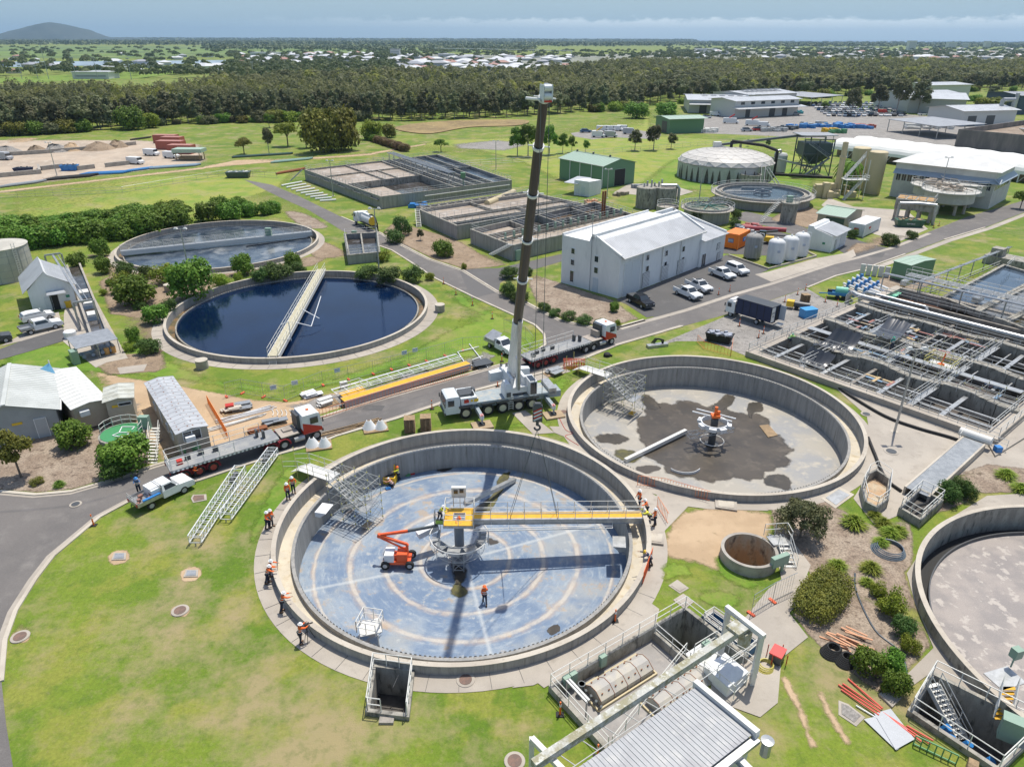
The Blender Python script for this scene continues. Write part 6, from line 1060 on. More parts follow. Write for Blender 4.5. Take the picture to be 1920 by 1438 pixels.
c=G(1462,324);t=Tg('vertical_vessel','white vertical vessel with curved inlet pipe left of the dark hopper tower','tank',c);Q().La([(1.6,.3),(1.6,5.3),(1.2,5.9),(0,6.1)],24,tuple(c)).Bd('shell',M('vessel_white',(.60,.61,.60),grain=.05),t);Q().pipe([V3((c.x-.6,c.y,6)),V3((c.x-.8,c.y,6.8)),V3((c.x-1.9,c.y,6.6)),V3((c.x-2.3,c.y,5.5)),V3((c.x-2.3,c.y,0))],.35,10).Bd('inlet_pipe',gv,t)
a,b=G(1450,333),G(1560,340);tt=Tg('black_pipe','long black pipe on low supports crossing the lawn below the hopper tower','pipe',a);Q().pipe([a+V3((0,0,1)),b+V3((0,0,1))],.4,10).Bd('pipe_run',black,tt)
t=Tg('silo_plant','pair of cream silos with a zigzag stair and machinery at their feet','silo plant',G(1605,365));
for u,v in((1632,362),(1602,352)):c=G(u,v);Q().La([(2.3,0),(2.3,10.8),(2.0,11),(0,11.1)],28,tuple(c)).Bd('silo',cream,t,smooth=False)
c=G(1598,372);m=Q();r4=random.Random(9)
for k in range(12):m.box((c.x-9+r4.random()*10,c.y-1+r4.random()*6,0),(1.2+r4.random()*1.8,1+r4.random()*1.5,1.2+r4.random()*3))
m.Bd('machinery',cream,t);m=Q();A0,A1,A2=V3((c.x-3.2,c.y-2.5,0)),V3((c.x+1.6,c.y-1,5)),V3((c.x-3,c.y+1,5));
for p_,q_ in((A0,A1),(V3((c.x-3,c.y,5)),V3((c.x+2,c.y+1.5,10.6)))):
 [m.be(p_+V3((0,s,0)),q_+V3((0,s,0)),.12,.35)for s in(0,1)];Ra(m,[p_,q_],1.1,.06,1.5);[m.be(p_.lerp(q_,k/12),p_.lerp(q_,k/12)+V3((0,1,0)),.3,.05)for k in range(12)]
m.box((c.x-.5,c.y-.3,4.9),(6,3,.15));Ra(m,[V3((c.x-3.5,c.y-1.8,5)),V3((c.x+2.5,c.y-1.8,5)),V3((c.x+2.5,c.y+1,5))],1.1,.06,1.5);[m.tu((c.x+dx,c.y+dy,0),(c.x+dx,c.y+dy,10 if dx>0 else 5),.1)for dx in(-3,2)for dy in(-1.6,1)];m.Bd('stair',ow,t)
c=G(1567,365);t=Tg('chimney_stack','tall slim cream chimney stack beside the cream silos','chimney',c);Q().La([(.85,0),(.75,9.5),(.9,9.6),(.9,10),(.72,10.1),(.7,13.6),(.5,13.6)],20,tuple(c)).Bd('stack',cream,t)
fs=Fr(G(1852,393),G(1922,352),G(1712,350));fs.lu=18;t=Tg('process_building','big pale two-storey building with hipped white roof, strip windows and blue-grey awnings','building',fs.O);LV=fs.lv;hb=9.0
prof(fs,[(0,0),(LV,0),(LV,hb),(0,hb)],0,fs.lu).Bd('wall',M('wall_cream_white',(.60,.59,.55),(.52,.51,.48),s1=.3,grain=.05),t)
o=.9;e0=[fs(-o,-o,hb),fs(fs.lu+o,-o,hb),fs(fs.lu+o,LV+o,hb),fs(-o,LV+o,hb)];rdg=[fs(fs.lu/2,fs.lu*.36,hb+2.6),fs(fs.lu/2,LV-fs.lu*.36,hb+2.6)]
Q().add([tuple(x)for x in e0+rdg],[(0,1,4),(1,2,5,4),(2,3,5),(3,0,4,5),(3,2,1,0)]).Bd('roof',M('roof_hip_white',(.66,.66,.64),(.58,.58,.56),s1=.3,grain=.04),t)
aw=P('awning_blue_grey',(.34,.40,.46));m=prof(fs,[(-1.3,6.2),(0,7.2),(0,7.32),(-1.3,6.32)],-1.3,fs.lu);m.Bd('awning',aw,t);m=prof(fs,[(-1.3,6.2),(0,7.2),(0,7.32),(-1.3,6.32)],-1.3,LV,'v');m.Bd('awning',aw,t)
nb=16
for k in range(nb):
 b=1.2+k*(LV-2.4)/(nb-1)
 if k in(8,):continue
 Pn(t,fs,'v',b,4.4,(LV-2.4)/nb-.25,1.7,glass,'window',frame=Wt,mull=1)
for k in range(5):Pn(t,fs,'u',1.6+k*3,4.4,2.6,1.4,glass,'window',frame=Wt,mull=1)
t2=Tg('drum_tanks','cluster of raised round concrete tanks on columns with cluttered pipework beside the hipped building','tank',G(1790,390))
for u,v,r9,z0,z1 in((1772,398,5.4,2.2,5.2),(1800,385,5,2.4,5.6),(1742,385,4.4,2.2,5.0)):
 c=G(u,v);Q().La([(0,z0),(r9*.75,z0+.1),(r9,z0+.6),(r9,z1),(r9+1,z1),(r9+1,z1+.2),(0,z1+.2)],32,tuple(c)).Bd('drum',M('drum_pale',(.50,.49,.45),(.42,.41,.38),s1=.5,grain=.1),t2);m=Q();[m.tu((c.x+r9*.7*math.cos(k),c.y+r9*.7*math.sin(k),0),(c.x+r9*.7*math.cos(k),c.y+r9*.7*math.sin(k),z0+.5),.35,n=8)for k in(.5,1.6,2.6,3.7,4.7,5.7)];m.Bd('columns',cQ,t2);Ra(Q(),[(c.x+(r9+.9)*math.cos(2*PI*k/16),c.y+(r9+.9)*math.sin(2*PI*k/16),z1+.2)for k in range(17)],1.1,.05,9).Bd('handrail',rM,t2)
 m=Q();[m.box((c.x+r4.uniform(-3,3),c.y+r4.uniform(-3,3),z1+.2),(.4+r4.random()*1.4,.4+r4.random(),.3+r4.random()*1.1),r4.random()*3)for k in range(14)];[m.be((c.x+r4.uniform(-4,4),c.y+r4.uniform(-4,4),z1+.5),(c.x+r4.uniform(-4,4),c.y+r4.uniform(-4,4),z1+1),.2)for k in range(8)];m.Bd('top_machinery',P('machinery_tan',(.45,.38,.30)),t2)
c=G(1718,415);t2=Tg('filter_house','elevated grey concrete filter box on columns with orange lids above the green skip','concrete structure',c);Q().box((c.x,c.y+2,2.5),(8,5.5,2.3),-.6).Bd('filter_box',cD,t2);m=Q();[m.box((c.x+math.cos(-.6)*a_-math.sin(-.6)*b_,c.y+2+math.sin(-.6)*a_+math.cos(-.6)*b_,0),(.6,.6,2.5),-.6)for a_ in(-3.6,-1.2,1.2,3.6)for b_ in(-2.2,2.2)];m.Bd('columns',cQ,t2);m=Q();[m.box((c.x+math.cos(-.6)*a_,c.y+2+math.sin(-.6)*a_,4.8),(1.6,4,.12),-.6)for a_ in(-3,-1,1,3)];m.Bd('lids',P('lid_orange',(.50,.28,.08)),t2);Ra(Q(),[c+V3((-4.5,2,4.8)),c+V3((1.6,-2.2,4.8)),c+V3((4.6,2,4.8))],1.1,.05,1.5).Bd('handrail',rM,t2)
m=Q();m.pipe([c+V3((-4.5,.5,0)),c+V3((-4.5,.5,4)),c+V3((-1,-1.2,4.3)),c+V3((2,-3.2,4.3)),c+V3((2,-3.2,0))],.35,8);m.Bd('pipework',gv,t2)
def skip(label,u,v,L_,W_,hh,mat,rz,txt=None,fill=None):
 c=G(u,v);t=Tg('skip_bin',label,'skip bin',c,rz,group='skip bins');m=Q().taper((0,0,.1),(L_*.85,W_*.9,0),(L_,W_,0),hh);m.box((0,0,hh+.05),(L_+.1,W_+.1,.08));[m.box((k,-W_/2-.02,.3),(.1,.1,hh-.3))for k in(-L_*.35,0,L_*.35)];m.v=[(x+c.x,y+c.y,z_)for x,y,z_ in m.v];m.Bd('body',mat,t)
 if fill:r5=random.Random(4);m=Q();[m.box((c.x+r5.uniform(-.4,.4)*L_,c.y+r5.uniform(-.35,.35)*W_,hh),(.3+r5.random()*.7,.3+r5.random()*.4,.1+r5.random()*.3),r5.random()*3)for k in range(14)];m.Bd('rubbish',fill,t)
 if txt:text(txt,.42,Wt,t,(0,-W_/2-.06,hh*.55),(PI/2,0,0))
 return t
skip('long dark green skip bin with white lettering under the elevated filter box',1703,425,6,2.3,1.5,P('skip_green',(.03,.10,.06)),R(-8),'SKIP BINS',timber);skip('dark olive skip bin behind the raised round drum tanks',1702,362,6,2.3,2.0,P('skip_olive',(.07,.08,.06)),R(-30))
skip('black skip bin heaped with grey rubbish beside the gravel yard',1348,640,3.6,1.7,1.1,black,R(-30),None,P('rubbish_grey',(.35,.37,.42)))
fs=Fr(G(1556,292),G(1925,345),G(1560,278));t=Tg('polytunnel','very long white arched fabric tunnel behind the hipped building','tunnel shed',fs.O);n=12;Lp=fs.lu+30
for off,l9 in((0,.86),(10.5,1.)):
 m=Q();nb=int(Lp/7)
 for i in range(nb*2+1):
  a=i*3.5;bul=.0 if i%2==0 else .28
  for k in range(n+1):th=PI*k/n;q=fs(a,off+5-5.2*math.cos(th)*(1+bul*.05),2.4+(3.4+bul)*math.sin(th));m.v.append(tuple(q))
 for i in range(nb*2):
  for k in range(n):j=i*(n+1)+k;m.f.append((j,j+1,j+n+2,j+n+1));m.m.append(0)
 m.Bd('fabric_roof',poly,t)
m=Q();[m.be(fs(k*7,0-.2,0),fs(k*7,-.2,2.4),.25)for k in range(int(Lp/7))];[m.be(fs(k*7,-.2,0),fs(k*7+2,-.2,2.4),.12)for k in range(int(Lp/7))];m.Bd('posts',Wt,t);Q().be(fs(0,4,1),fs(Lp,4,1),.3,2).Bd('stored_sludge',dirt,t)
def wh(label,px,h,rh,wm,rm,axis='u',doors=(),wins=0,lv=None,group='warehouses beyond the works'):
 fs=Fr(G(*px[0]),G(*px[1]),G(*px[2]));
 if lv:fs.lv=lv
 t=gable('warehouse',label,fs,h,rh,wm,rm,axis=axis,pitch=2.5,over=1.2,cat='warehouse',group=group)
 for side,a,w,hh in doors:Pn(t,fs,side,a,.05,w,hh,dY,'roller_door')
 for k in range(wins):Pn(t,fs,'u',fs.lu*(k+.7)/(wins+.4),h-2,2.6,1.3,glass,'window')
 return t,fs
pz=P('panel_white',(.58,.58,.56))
t,fs=wh('long white warehouse with dark solar panels and awning at the left of the depot',[(1290,212),(1405,214),(1212,190)],7,1.2,pz,roofz,doors=[('u',8,4,4),('u',15,4,4),('u',26,4,4)],lv=45);m=Q();[m.be(fs(10+k*5,18,9.05),fs(10+k*5,21,8.9),3.2,.1)for k in range(7)];m.Bd('solar_panels',dY,t);prof(fs,[(-5,4.6),(0,5.2),(0,5.4),(-5,4.8)],0,fs.lu).Bd('awning',roofz,t)
t,fs=wh('white warehouse with solar panels behind the two-storey depot office',[(1400,205),(1490,200),(1370,188)],8,1.2,pz,roofz,lv=30);m=Q();[m.be(fs(8+k*4,8,10),fs(8+k*4,14,10),2.6,.1)for k in range(8)];m.Bd('solar_panels',dY,t)
t,fs=wh('two-storey white depot office with a wrap-around awning in front of the warehouses',[(1376,222),(1494,216),(1354,212)],8.5,1,pz,roofz,doors=[('u',9,3,4),('u',26,4,4),('u',35,3.5,4.2)],wins=6,lv=20);prof(fs,[(-5,4.6),(0,5.2),(0,5.4),(-5,4.8)],-2,fs.lu+2).Bd('awning',roofz,t)
t,fs=wh('dark green shed with an open end beside the white vans',[(1254,251),(1318,249),(1235,243)],6.2,.6,green,greenr,doors=[('v',5,5,4.8)],lv=14)
t,fs=wh('curved-roof white warehouse among the tall gum trees',[(1700,210),(1800,208),(1627,186)],9,1.5,pz,roofz,lv=30);t,fs=wh('grey-walled factory with a broad white roof right of the gum trees',[(1700,212),(1806,216),(1690,196)],8,2,P('panel_grey',(.42,.42,.40)),roofz,lv=50)
t,fs=wh('white warehouse farthest right beyond the gum trees',[(1740,186),(1815,184),(1735,180)],9,1,pz,roofz,lv=30);t,fs=wh('white factory with two open doors and pipe ducts at the right edge',[(1800,237),(1900,234),(1775,226)],7,1.6,pz,roofz,doors=[('u',6,5,4.5),('u',17,5,4.5)],lv=22)
m=Q();c=fs(30,8,6);m.pipe([c,c+V3((0,0,5)),c+V3((6,0,5)),c+V3((6,0,0))],1,10);m.pipe([c+V3((8,2,0)),c+V3((8,2,8))],.9,10);m.Bd('duct',gv,t);t,fs=wh('dark blue factory cut by the right edge of the picture',[(1905,215),(1990,215),(1900,200)],10,1,P('panel_navy',(.06,.09,.14)),roofg,lv=30)
for px,l in(([(1660,246),(1755,262),(1640,228)],'flat grey open-sided carport over the pipe yard'),([(1520,200),(1580,195),(1515,188)],'low grey carport by the crowded car park')):
 fs=Fr(G(*px[0]),G(*px[1]),G(*px[2]));t=Tg('carport',l,'carport',fs.O);prof(fs,[(0,5),(fs.lv,5.6),(fs.lv,5.8),(0,5.2)],0,fs.lu).Bd('roof',roofg,t);m=Q();[m.tu(fs(a_*fs.lu,b_*fs.lv,0),fs(a_*fs.lu,b_*fs.lv,5.1),.2)for a_ in(0.02,.33,.66,.98)for b_ in(.02,.98)];m.Bd('posts',gv,t)
fs=Fr(G(1790,278),G(1990,300),G(1798,246));t=Tg('concrete_yard_wall','tall stained grey concrete wall box around a dark yard at the right edge','wall',fs.O);c_=[fs(0,0),fs(fs.lu,0),fs(fs.lu,fs.lv),fs(0,fs.lv)];Q().Ws([(q.x,q.y)for q in c_],.5,0,7,closed=True).Bd('wall',M('wall_brown_grey',(.22,.20,.18),(.15,.14,.13),s1=.3,sc=(1,1,.2),grain=.2),t);Q().add([(q.x,q.y,5)for q in c_],[(0,1,2,3)]).Bd('fill',mulch,t);m=Q();[m.taper(tuple(fs(25+k*22,6,7)),(8,3,0),(14,5,0),2,.1)for k in range(4)];m.Bd('hoppers',gv,t)
def Sb(pts,w,tz=9,tp=0.,y0=0.):
 m=Q();n=len(pts)
 for s in(-1,1):
  for x,z in pts:m.v.append((x,y0+s*(w/2-max(0,z-tz)*tp),z))
 m.f=[(i,(i+1)%n,n+(i+1)%n,n+i)for i in range(n)]+[tuple(range(n-1,-1,-1)),tuple(range(n,2*n))];m.m=[0]*len(m.f);return m
rimg=P('rim_grey',(.40,.41,.42),.35);rimc=P('rim_cream',(.60,.56,.42),.5);rimr=P('rim_red',(.35,.05,.04),.5)
def Wh(t,x,y,r=.38,w=.26,rim=None):
 s=1 if y>0 else-1;m=Q();n=18;prf=[(r*.62,-w/2),(r*.93,-w/2),(r,-w*.36),(r,w*.36),(r*.93,w/2),(r*.62,w/2)]
 for a,b in prf:m.v+=[(x+a*math.cos(2*PI*i/n),y+b,r+a*math.sin(2*PI*i/n))for i in range(n)]
 k=len(prf);m.f=[(j*n+i,j*n+(i+1)%n,(j+1)%k*n+(i+1)%n,(j+1)%k*n+i)for j in range(k)for i in range(n)];m.m=[0]*len(m.f)
 o=m.Bd('wheel',black,t);q=Q();q.tu((x,y-w*.42,r),(x,y+w*.42,r),r*.63,n=14);q.tu((x,y+s*w*.42,r),(x,y+s*w*.5,r),r*.18,n=8);q.Bd('rim',rim or rimg,o);return o
def lights(t,x,y,z,mat,name,w=.35,h=.18):
 for s in(-1,1):Q().box((x,s*y,z),(.06,w,h)).Bd(name,mat,t)
def car(kind,label,col,cat='ute',group=None,extra=None):
 t=Tg({'tray':'tray_ute','dual':'tray_ute','well':'pickup_ute','hatch':'parked_car','suv':'parked_car'}[kind],label,cat,group=group);w=1.84
 if kind=='hatch':body=[(-2.1,.35),(2.1,.35),(2.18,.62),(2.0,.84),(1.1,.98),(-2.0,1.02),(-2.15,.7)];cab=[(-2.0,1.0),(1.1,.97),(.35,1.46),(-1.1,1.52),(-1.75,1.42)]
 elif kind=='suv':body=[(-2.3,.4),(2.3,.4),(2.35,.8),(2.2,1.02),(1.2,1.12),(-2.3,1.15)];cab=[(-2.25,1.12),(1.15,1.1),(.55,1.72),(-2.0,1.76)]
 elif kind=='well':body=[(-2.6,.5),(2.6,.45),(2.68,.85),(2.5,1.05),(1.35,1.16),(-2.6,1.2)];cab=[(-.95,1.17),(1.3,1.14),(.65,1.76),(-.6,1.78)]
 else:
  k=-.35 if kind=='tray' else-1.0;body=[(k,.5),(2.6,.45),(2.68,.85),(2.5,1.05),(1.35,1.16),(k,1.2)];cab=[(k+.02,1.17),(1.3,1.14),(.65,1.76),(k+.1,1.78)]
 Sb(body,w,.8,.12).Bd('body',col,t);Sb(cab,w-.08,1.15,.28).Bd('cabin',col,t)
 c0,c1=cab[0][0],cab[-1][0];g=Q();zt=cab[-1][1]
 ws=cab[1];wt=cab[2];y0,y1=w/2-.12,w/2-.26
 g.add([(ws[0]-.03+.03,-y0,ws[1]+.04),(ws[0]-.0,y0,ws[1]+.04),(wt[0]+.04,y1,wt[1]-.03),(wt[0]+.04,-y1,wt[1]-.03)],[(0,1,2,3)])
 rw=Q();rw.add([(c0-.03,-y0,1.28),(c0-.03,y0,1.28),(c1-.03,y1,zt-.1),(c1-.03,-y1,zt-.1)],[(3,2,1,0)]);g.Bd('windscreen',glass,t);rw.Bd('rear_window',glass,t)
 for s in(-1,1):
  f=lambda z:s*((w-.08)/2-max(0,z-1.15)*.28+.008);m=Q();m.add([(c0+.25,f(1.22),1.22),(ws[0]-.28,f(1.22),1.22),(wt[0]-.05,f(zt-.12),zt-.12),(c1+.15,f(zt-.12),zt-.12)],[(0,1,2,3)]);m.Bd('side_window',glass,t)
  Q().box((ws[0]-.35,s*(w/2+.08),1.2),(.12,.2,.16)).Bd('door_mirror',col,t)
 fx=2.66 if kind not in('hatch','suv')else(2.1 if kind=='hatch' else 2.3)
 lights(t,fx-.03,.68,.72 if kind!='hatch' else .66,headl,'headlight');Q().box((fx,0,.66),(.05,.8,.22)).Bd('grille',dY,t);Q().box((fx,0,.38),(.14,w-.1,.22)).Bd('bumper',dY,t)
 rx=-1.55 if kind not in('hatch','suv')else-1.3;
 for x in(rx,1.55 if kind not in('hatch',)else 1.35):
  for y in(-.82,.82):Wh(t,x,y,.37 if kind!='hatch' else .32,.24)
 if kind in('tray','dual'):
  k=(-.42 if kind=='tray' else-1.05);tr=Q().box(((-2.7+k)/2,0,.78),(k+2.7,1.95,.08));
  for s in(-1,1):tr.box(((-2.7+k)/2,s*.96,.86),(k+2.7,.05,.28))
  tr.box((-2.68,0,.86),(.05,1.95,.28));tr.Bd('tray',gv,t);hb=Q();[hb.tu((k,s*.85,.86),(k,s*.85,1.75),.03)for s in(-1,1)];hb.tu((k,-.85,1.75),(k,.85,1.75),.03);hb.Bd('headboard',rM,t)
  Q().box((-1.6,0,.5),(2.0,.8,.2)).Bd('chassis',dY,t)
  if extra=='tools':
   Q().box((-.8,.1,.86),(.8,1.5,.75)).box((-.75,.15,1.6),(.95,1.2,.12)).Bd('toolbox',Wt,t);m=Q();[m.box((-2.5+.28*i,-.55+.35*(i%4),.86),(.25,.3,.2+.1*(i%3)))for i in range(6)];m.Bd('tools',P('tool_mix',(.30,.16,.12)),t);Q().box((-1.35,-.85,.9),(1.6,.25,.35)).Bd('side_box',blue,t)
   m=Q();Ra(m,[(-2.66,-.9,1.1),(-2.66,.9,1.1)],.5,.02,.6);m.Bd('rear_rack',rM,t)
  elif extra=='canopy':Q().box((-1.5,0,.86),(2.1,1.8,.55)).add([(-2.6,-1,1.42),(-.5,-1,1.42),(-.5,.6,2.1),(-2.6,.6,2.1)],[(0,1,2,3)]).Bd('canopy_box',gv,t)
 if kind=='well':
  Q().box((-1.8,0,1.19),(1.5,1.45,.03)).Bd('tub_cover',dY,t)
  if extra=='rack':m=Q();[m.tu((x,-.75,1.8),(x,.75,1.8),.03)for x in(-.3,.4)];m.box((-.1,0,1.84),(.3,1.1,.09));m.Bd('roof_rack',dY,t)
 lights(t,(-2.72 if kind in('tray','dual')else-2.6 if kind=='well' else-2.15 if kind=='hatch' else-2.32),.75,.8,taill,'tail_light',.22,.25)
 return t
def orient(rp,fp,right=True,half=.86,z=0):
 a,b=G(rp[0],rp[1],z),G(fp[0],fp[1],z);d=(b-a).normalized();n=V3((-d.y,d.x,0));return(a+b)/2+n*(half if right else-half),math.atan2(d.y,d.x)
def putv(t,rp,fp,right=True,half=.86):c,a=orient(rp,fp,right,half);return place(t,(c.x,c.y,.03),a)
putv(car('tray','white single-cab ute with open tool tray parked on the front lawn beside the road',Wt,extra='tools'),(288,954),(345,926))
putv(car('dual','white dual-cab ute with a grey tray in front of the pump house',Wt,extra='x'),(61,628),(104,618));putv(car('hatch','white hatchback parked closest to the pump house wall',Wt,'car'),(53,608),(97,598));putv(car('suv','dark grey car cut by the left edge on the driveway',dY,'car'),(-33,652),(8,644))
putv(car('tray','white single-cab ute with raised grey canopy lid parked behind the crane boom',Wt,extra='canopy'),(920,654),(942,665))
putv(car('well','black ute parked at the corner of the big white building',P('paint_black',(.012,.013,.016),.25)),(1179,567),(1204,580))
putv(car('well','nearest white ute of the row, left pair, with a dark tub cover',Wt),(1268,553),(1294,564));putv(car('well','white ute with roof rack just behind the nearest one of the row',Wt,extra='rack'),(1288,539),(1315,551));putv(car('well','white ute of the right pair, nearer one, with open tub',Wt),(1332,516),(1360,527));putv(car('suv','white wagon with roof bars, last of the parked row by the annex',Wt,'car'),(1360,508),(1388,519))
def cabin(t,x,w,h0,h,L_,col,low=None,band=None):
 pts=[(x,h0),(x+L_,h0),(x+L_+.06,h0+h*.42),(x+L_-.12,h0+h*.95),(x+L_-.35,h0+h),(x+.1,h0+h),(x,h0+h*.8)];Sb(pts,w,h0+h*.5,.06).Bd('cab',col,t)
 if low:Sb([(x-.01,h0+.02),(x+L_+.01,h0+.02),(x+L_+.02,h0+h*.2),(x+.02,h0+h*.62)],w+.03).Bd('cab_livery',low,t)
 g=Q();y=w/2-.1;g.add([(x+L_+.075,-y,h0+h*.45),(x+L_+.075,y,h0+h*.45),(x+L_-.06,y-.04,h0+h*.88),(x+L_-.06,-y+.04,h0+h*.88)],[(0,1,2,3)]);g.Bd('windscreen',glass,t)
 for s in(-1,1):Q().box((x+L_*.62,s*(w/2-.01),h0+h*.48),(L_*.42,.04,h*.34)).Bd('side_window',glass,t);Q().box((x+L_+.1,s*(w/2+.15),h0+h*.5),(.1,.18,.5)).Bd('door_mirror',dY,t)
 lights(t,x+L_+.08,w/2-.3,h0+.12,headl,'headlight');Q().box((x+L_+.06,0,h0-.15),(.16,w,.3)).Bd('bumper',dY,t)
def flatbed(label,blk=True):
 t=Tg('flatbed_truck',label,'truck',group='flatbed trucks on the main road');L_=8.7
 for x in(-7.2,-5.9,-4.6):
  for y in(-1.0,1.0):Wh(t,x,y,.5,.42,rimr)
 for x in(1.1,2.45):
  for y in(-1.0,1.0):Wh(t,x,y,.5,.42)
 for y in(-1.0,1.0):Wh(t,5.9,y,.5,.34)
 Q().box((-3.2,0,1.25),(10.4,2.5,.2)).Bd('deck',M('deck_steel_grey',(.24,.25,.26),(.32,.32,.31),s1=.8,grain=.15),t);Q().box((-1,0,.75),(13.5,.9,.5)).Bd('chassis',dY,t)
 m=Q();[m.box((-8.1+.4*k,s*1.26,1.22),(.2,.03,.16))for k in range(25)for s in(-1,1)];m.Bd('load_rail',Wt,t)
 for s in(-1,1):m=Q();[m.La([(.60,-.24),(.60,.24)],10,(0,0,0))for _ in()];
 for x in(-7.2,-5.9,-4.6):
  for s in(-1,1):
   m=Q();[m.box((x+.62*math.cos(R(a)),s*1.0,.5+.62*math.sin(R(a))),(.2,.5,.05))for a in range(0,181,15)];m.Bd('mudguard',redm,t)
 for x in(1.1,2.45):
  for s in(-1,1):
   m=Q();[m.box((x+.62*math.cos(R(a)),s*1.0,.5+.62*math.sin(R(a))),(.2,.5,.05))for a in range(0,181,15)];m.Bd('mudguard',redm if not blk else dY,t)
 for s in(-1,1):Ra(Q(),[(-8.2,s*1.2,1.45),(-2.4 if s<0 else .8,s*1.2,1.45)],1.1,.03,1.5).Bd('handrail',rW,t)
 Ra(Q(),[(-8.3,-1.2,1.45),(-8.3,1.2,1.45)],1.1,.03,1.5).Bd('handrail',rW,t)
 m=Q();[m.box((-6.5+1.3*k,.3*(k%2),1.45),(.5,.35,.5))for k in range(3)];[m.box((.3+.5*k,.5-.6*k,1.45),(.2,.5,.8))for k in range(2)];m.Bd('load_gear',dY,t);Q().box((-7.3,-.3,1.45),(.5,.5,.4)).Bd('load_gear',red if not blk else dY,t)
 m=Q().box((3.2,0,1.25),(1.9,2.2,.12));m.box((3.9,.2,1.35),(.5,1.3,.9))if blk else m.box((3.4,.2,1.37),(1.2,.8,.15));m.Bd('tractor_deck',M('deck_tan',(.40,.35,.30),(.30,.26,.22),s1=1),t)
 cabin(t,4.55,2.45,1.0,2.1,2.0,Wt,red);Q().box((4.35,.3,1.3),(.25,1.6,1.7)).Bd('exhaust_stack',dY,t);Q().tu((3.5,-1.05,.7),(4.6,-1.05,.7),.3,n=12).Bd('fuel_tank',gv,t);lights(t,-8.42,1.0,1.0,taill,'tail_light')
 Q().box((5.6,-.0,3.1),(.25,.25,.12)).Bd('beacon',orange,t);return t
putv(flatbed('flatbed truck with a red and white cab nearest the site hut, deck almost empty',False),(391,886),(581,827),half=1.0);putv(flatbed('flatbed truck with a red and white cab crossing the road junction behind the crane'),(1025,685),(1143,647),half=1.0)
t=Tg('vacuum_truck','white vacuum tanker truck with a curved black hose on the diagonal road','truck');cabin(t,2.4,2.4,.9,2.0,1.7,Wt)
for x in(-2.9,-1.7,3.2):
 for y in(-1,1):Wh(t,x,y,.48,.36)
Q().box((-.5,0,.85),(7,1,.3)).Bd('chassis',dY,t);Q().tu((-3.6,0,2.0),(.9,0,2.0),.92,n=20).Bd('tank',P('tank_silver',(.62,.63,.63)),t);m=Q().box((1.5,0,1.2),(1.1,2.2,2.0));m.box((-1,0,2.9),(3.5,.7,.3));m.Bd('pump_housing',Wt,t);m=Q().tu((-3.65,0,2),(-3.9,0,2),.95,n=16);m.Bd('rear_door',gold,t);Q().pipe([(-2,0,3.1),(-4.5,.3,3.6),(-6.5,.5,3.3),(-7.4,.6,2.3),(-7.6,.6,.6)],.14).Bd('suction_hose',black,t);m=Q().box((0,-1.1,1.1),(3,.15,.5));m.Bd('side_lockers',gv,t)
putv(t,(697,436),(662,419),False,1.0)
t=Tg('curtain_truck','small truck with a navy curtain-sided box and open rear door on the gravel yard','truck');cabin(t,1.75,2.2,.7,1.8,1.5,Wt);Q().box((2.6,0,2.4),(.6,1.8,.3)).Bd('sun_visor',Wt,t)
for x in(-2.0,2.4):
 for y in(-.9,.9):Wh(t,x,y,.42,.34)
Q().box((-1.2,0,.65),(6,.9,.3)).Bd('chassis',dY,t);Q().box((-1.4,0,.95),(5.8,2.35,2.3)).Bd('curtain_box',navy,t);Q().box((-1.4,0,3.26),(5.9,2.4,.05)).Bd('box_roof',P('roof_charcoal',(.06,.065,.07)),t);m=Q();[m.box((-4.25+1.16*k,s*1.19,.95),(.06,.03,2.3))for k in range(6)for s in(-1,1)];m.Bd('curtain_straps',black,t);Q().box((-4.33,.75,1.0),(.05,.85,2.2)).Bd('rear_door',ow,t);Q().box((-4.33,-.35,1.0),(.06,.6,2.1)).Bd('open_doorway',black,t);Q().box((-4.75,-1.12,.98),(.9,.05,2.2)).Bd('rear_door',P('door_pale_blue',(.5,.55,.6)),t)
for i,s_ in enumerate(('RWG','US')):text(s_,.38,dY,t,(-4.37,.75,2.35-.5*i),(PI/2,0,-PI/2))
Q().box((-4.9,-.2,.55),(1,1.5,.06)).Bd('tail_lift',gv,t);putv(t,(1415,608),(1376,596),False,.9)
cr=Tg('mobile_crane','large white mobile crane with five axles, outriggers out and its black boom raised','mobile crane');grb=P('crane_grey_blue',(.30,.345,.37))
CX=[5.0,2.45,.75,-1.15,-2.75]
for x in CX:
 for y in(-1.15,1.15):Wh(cr,x,y,.68,.52,rimc)
Q().box((-.2,0,.85),(12.4,1.7,.75)).Bd('chassis',grb,cr);Q().box((-.9,0,1.6),(9.2,2.7,.22)).Bd('deck',M('crane_deck',(.33,.38,.40),(.27,.31,.33),(.45,.42,.36),s1=.8,s2=2,grain=.06),cr)
m=Q();[m.box((x,s*1.3,1.38),(1.5,.35,.22))for x in CX for s in(-1,1)];m.Bd('mudguards',dY,cr);[Q().box((-5.2-.0,s*.0,1.5),(.9,2.7,.75)).Bd('rear_locker',gv,cr)for s in(1,)]
cabin(cr,5.6,2.6,.75,2.0,1.65,P('crane_white',(.62,.66,.68)));Q().box((4.6,0,1.65),(1.8,2.65,.85)).Bd('engine_cover',P('crane_white',(.62,.66,.68)),cr);m=Q();m.box((4.7,.1,2.5),(1.6,1.5,.25)).tu((4.1,.8,2.5),(4.1,.8,3.0),.12).box((3.9,-.9,1.9),(1,.6,.6));m.Bd('engine_grille',dY,cr)
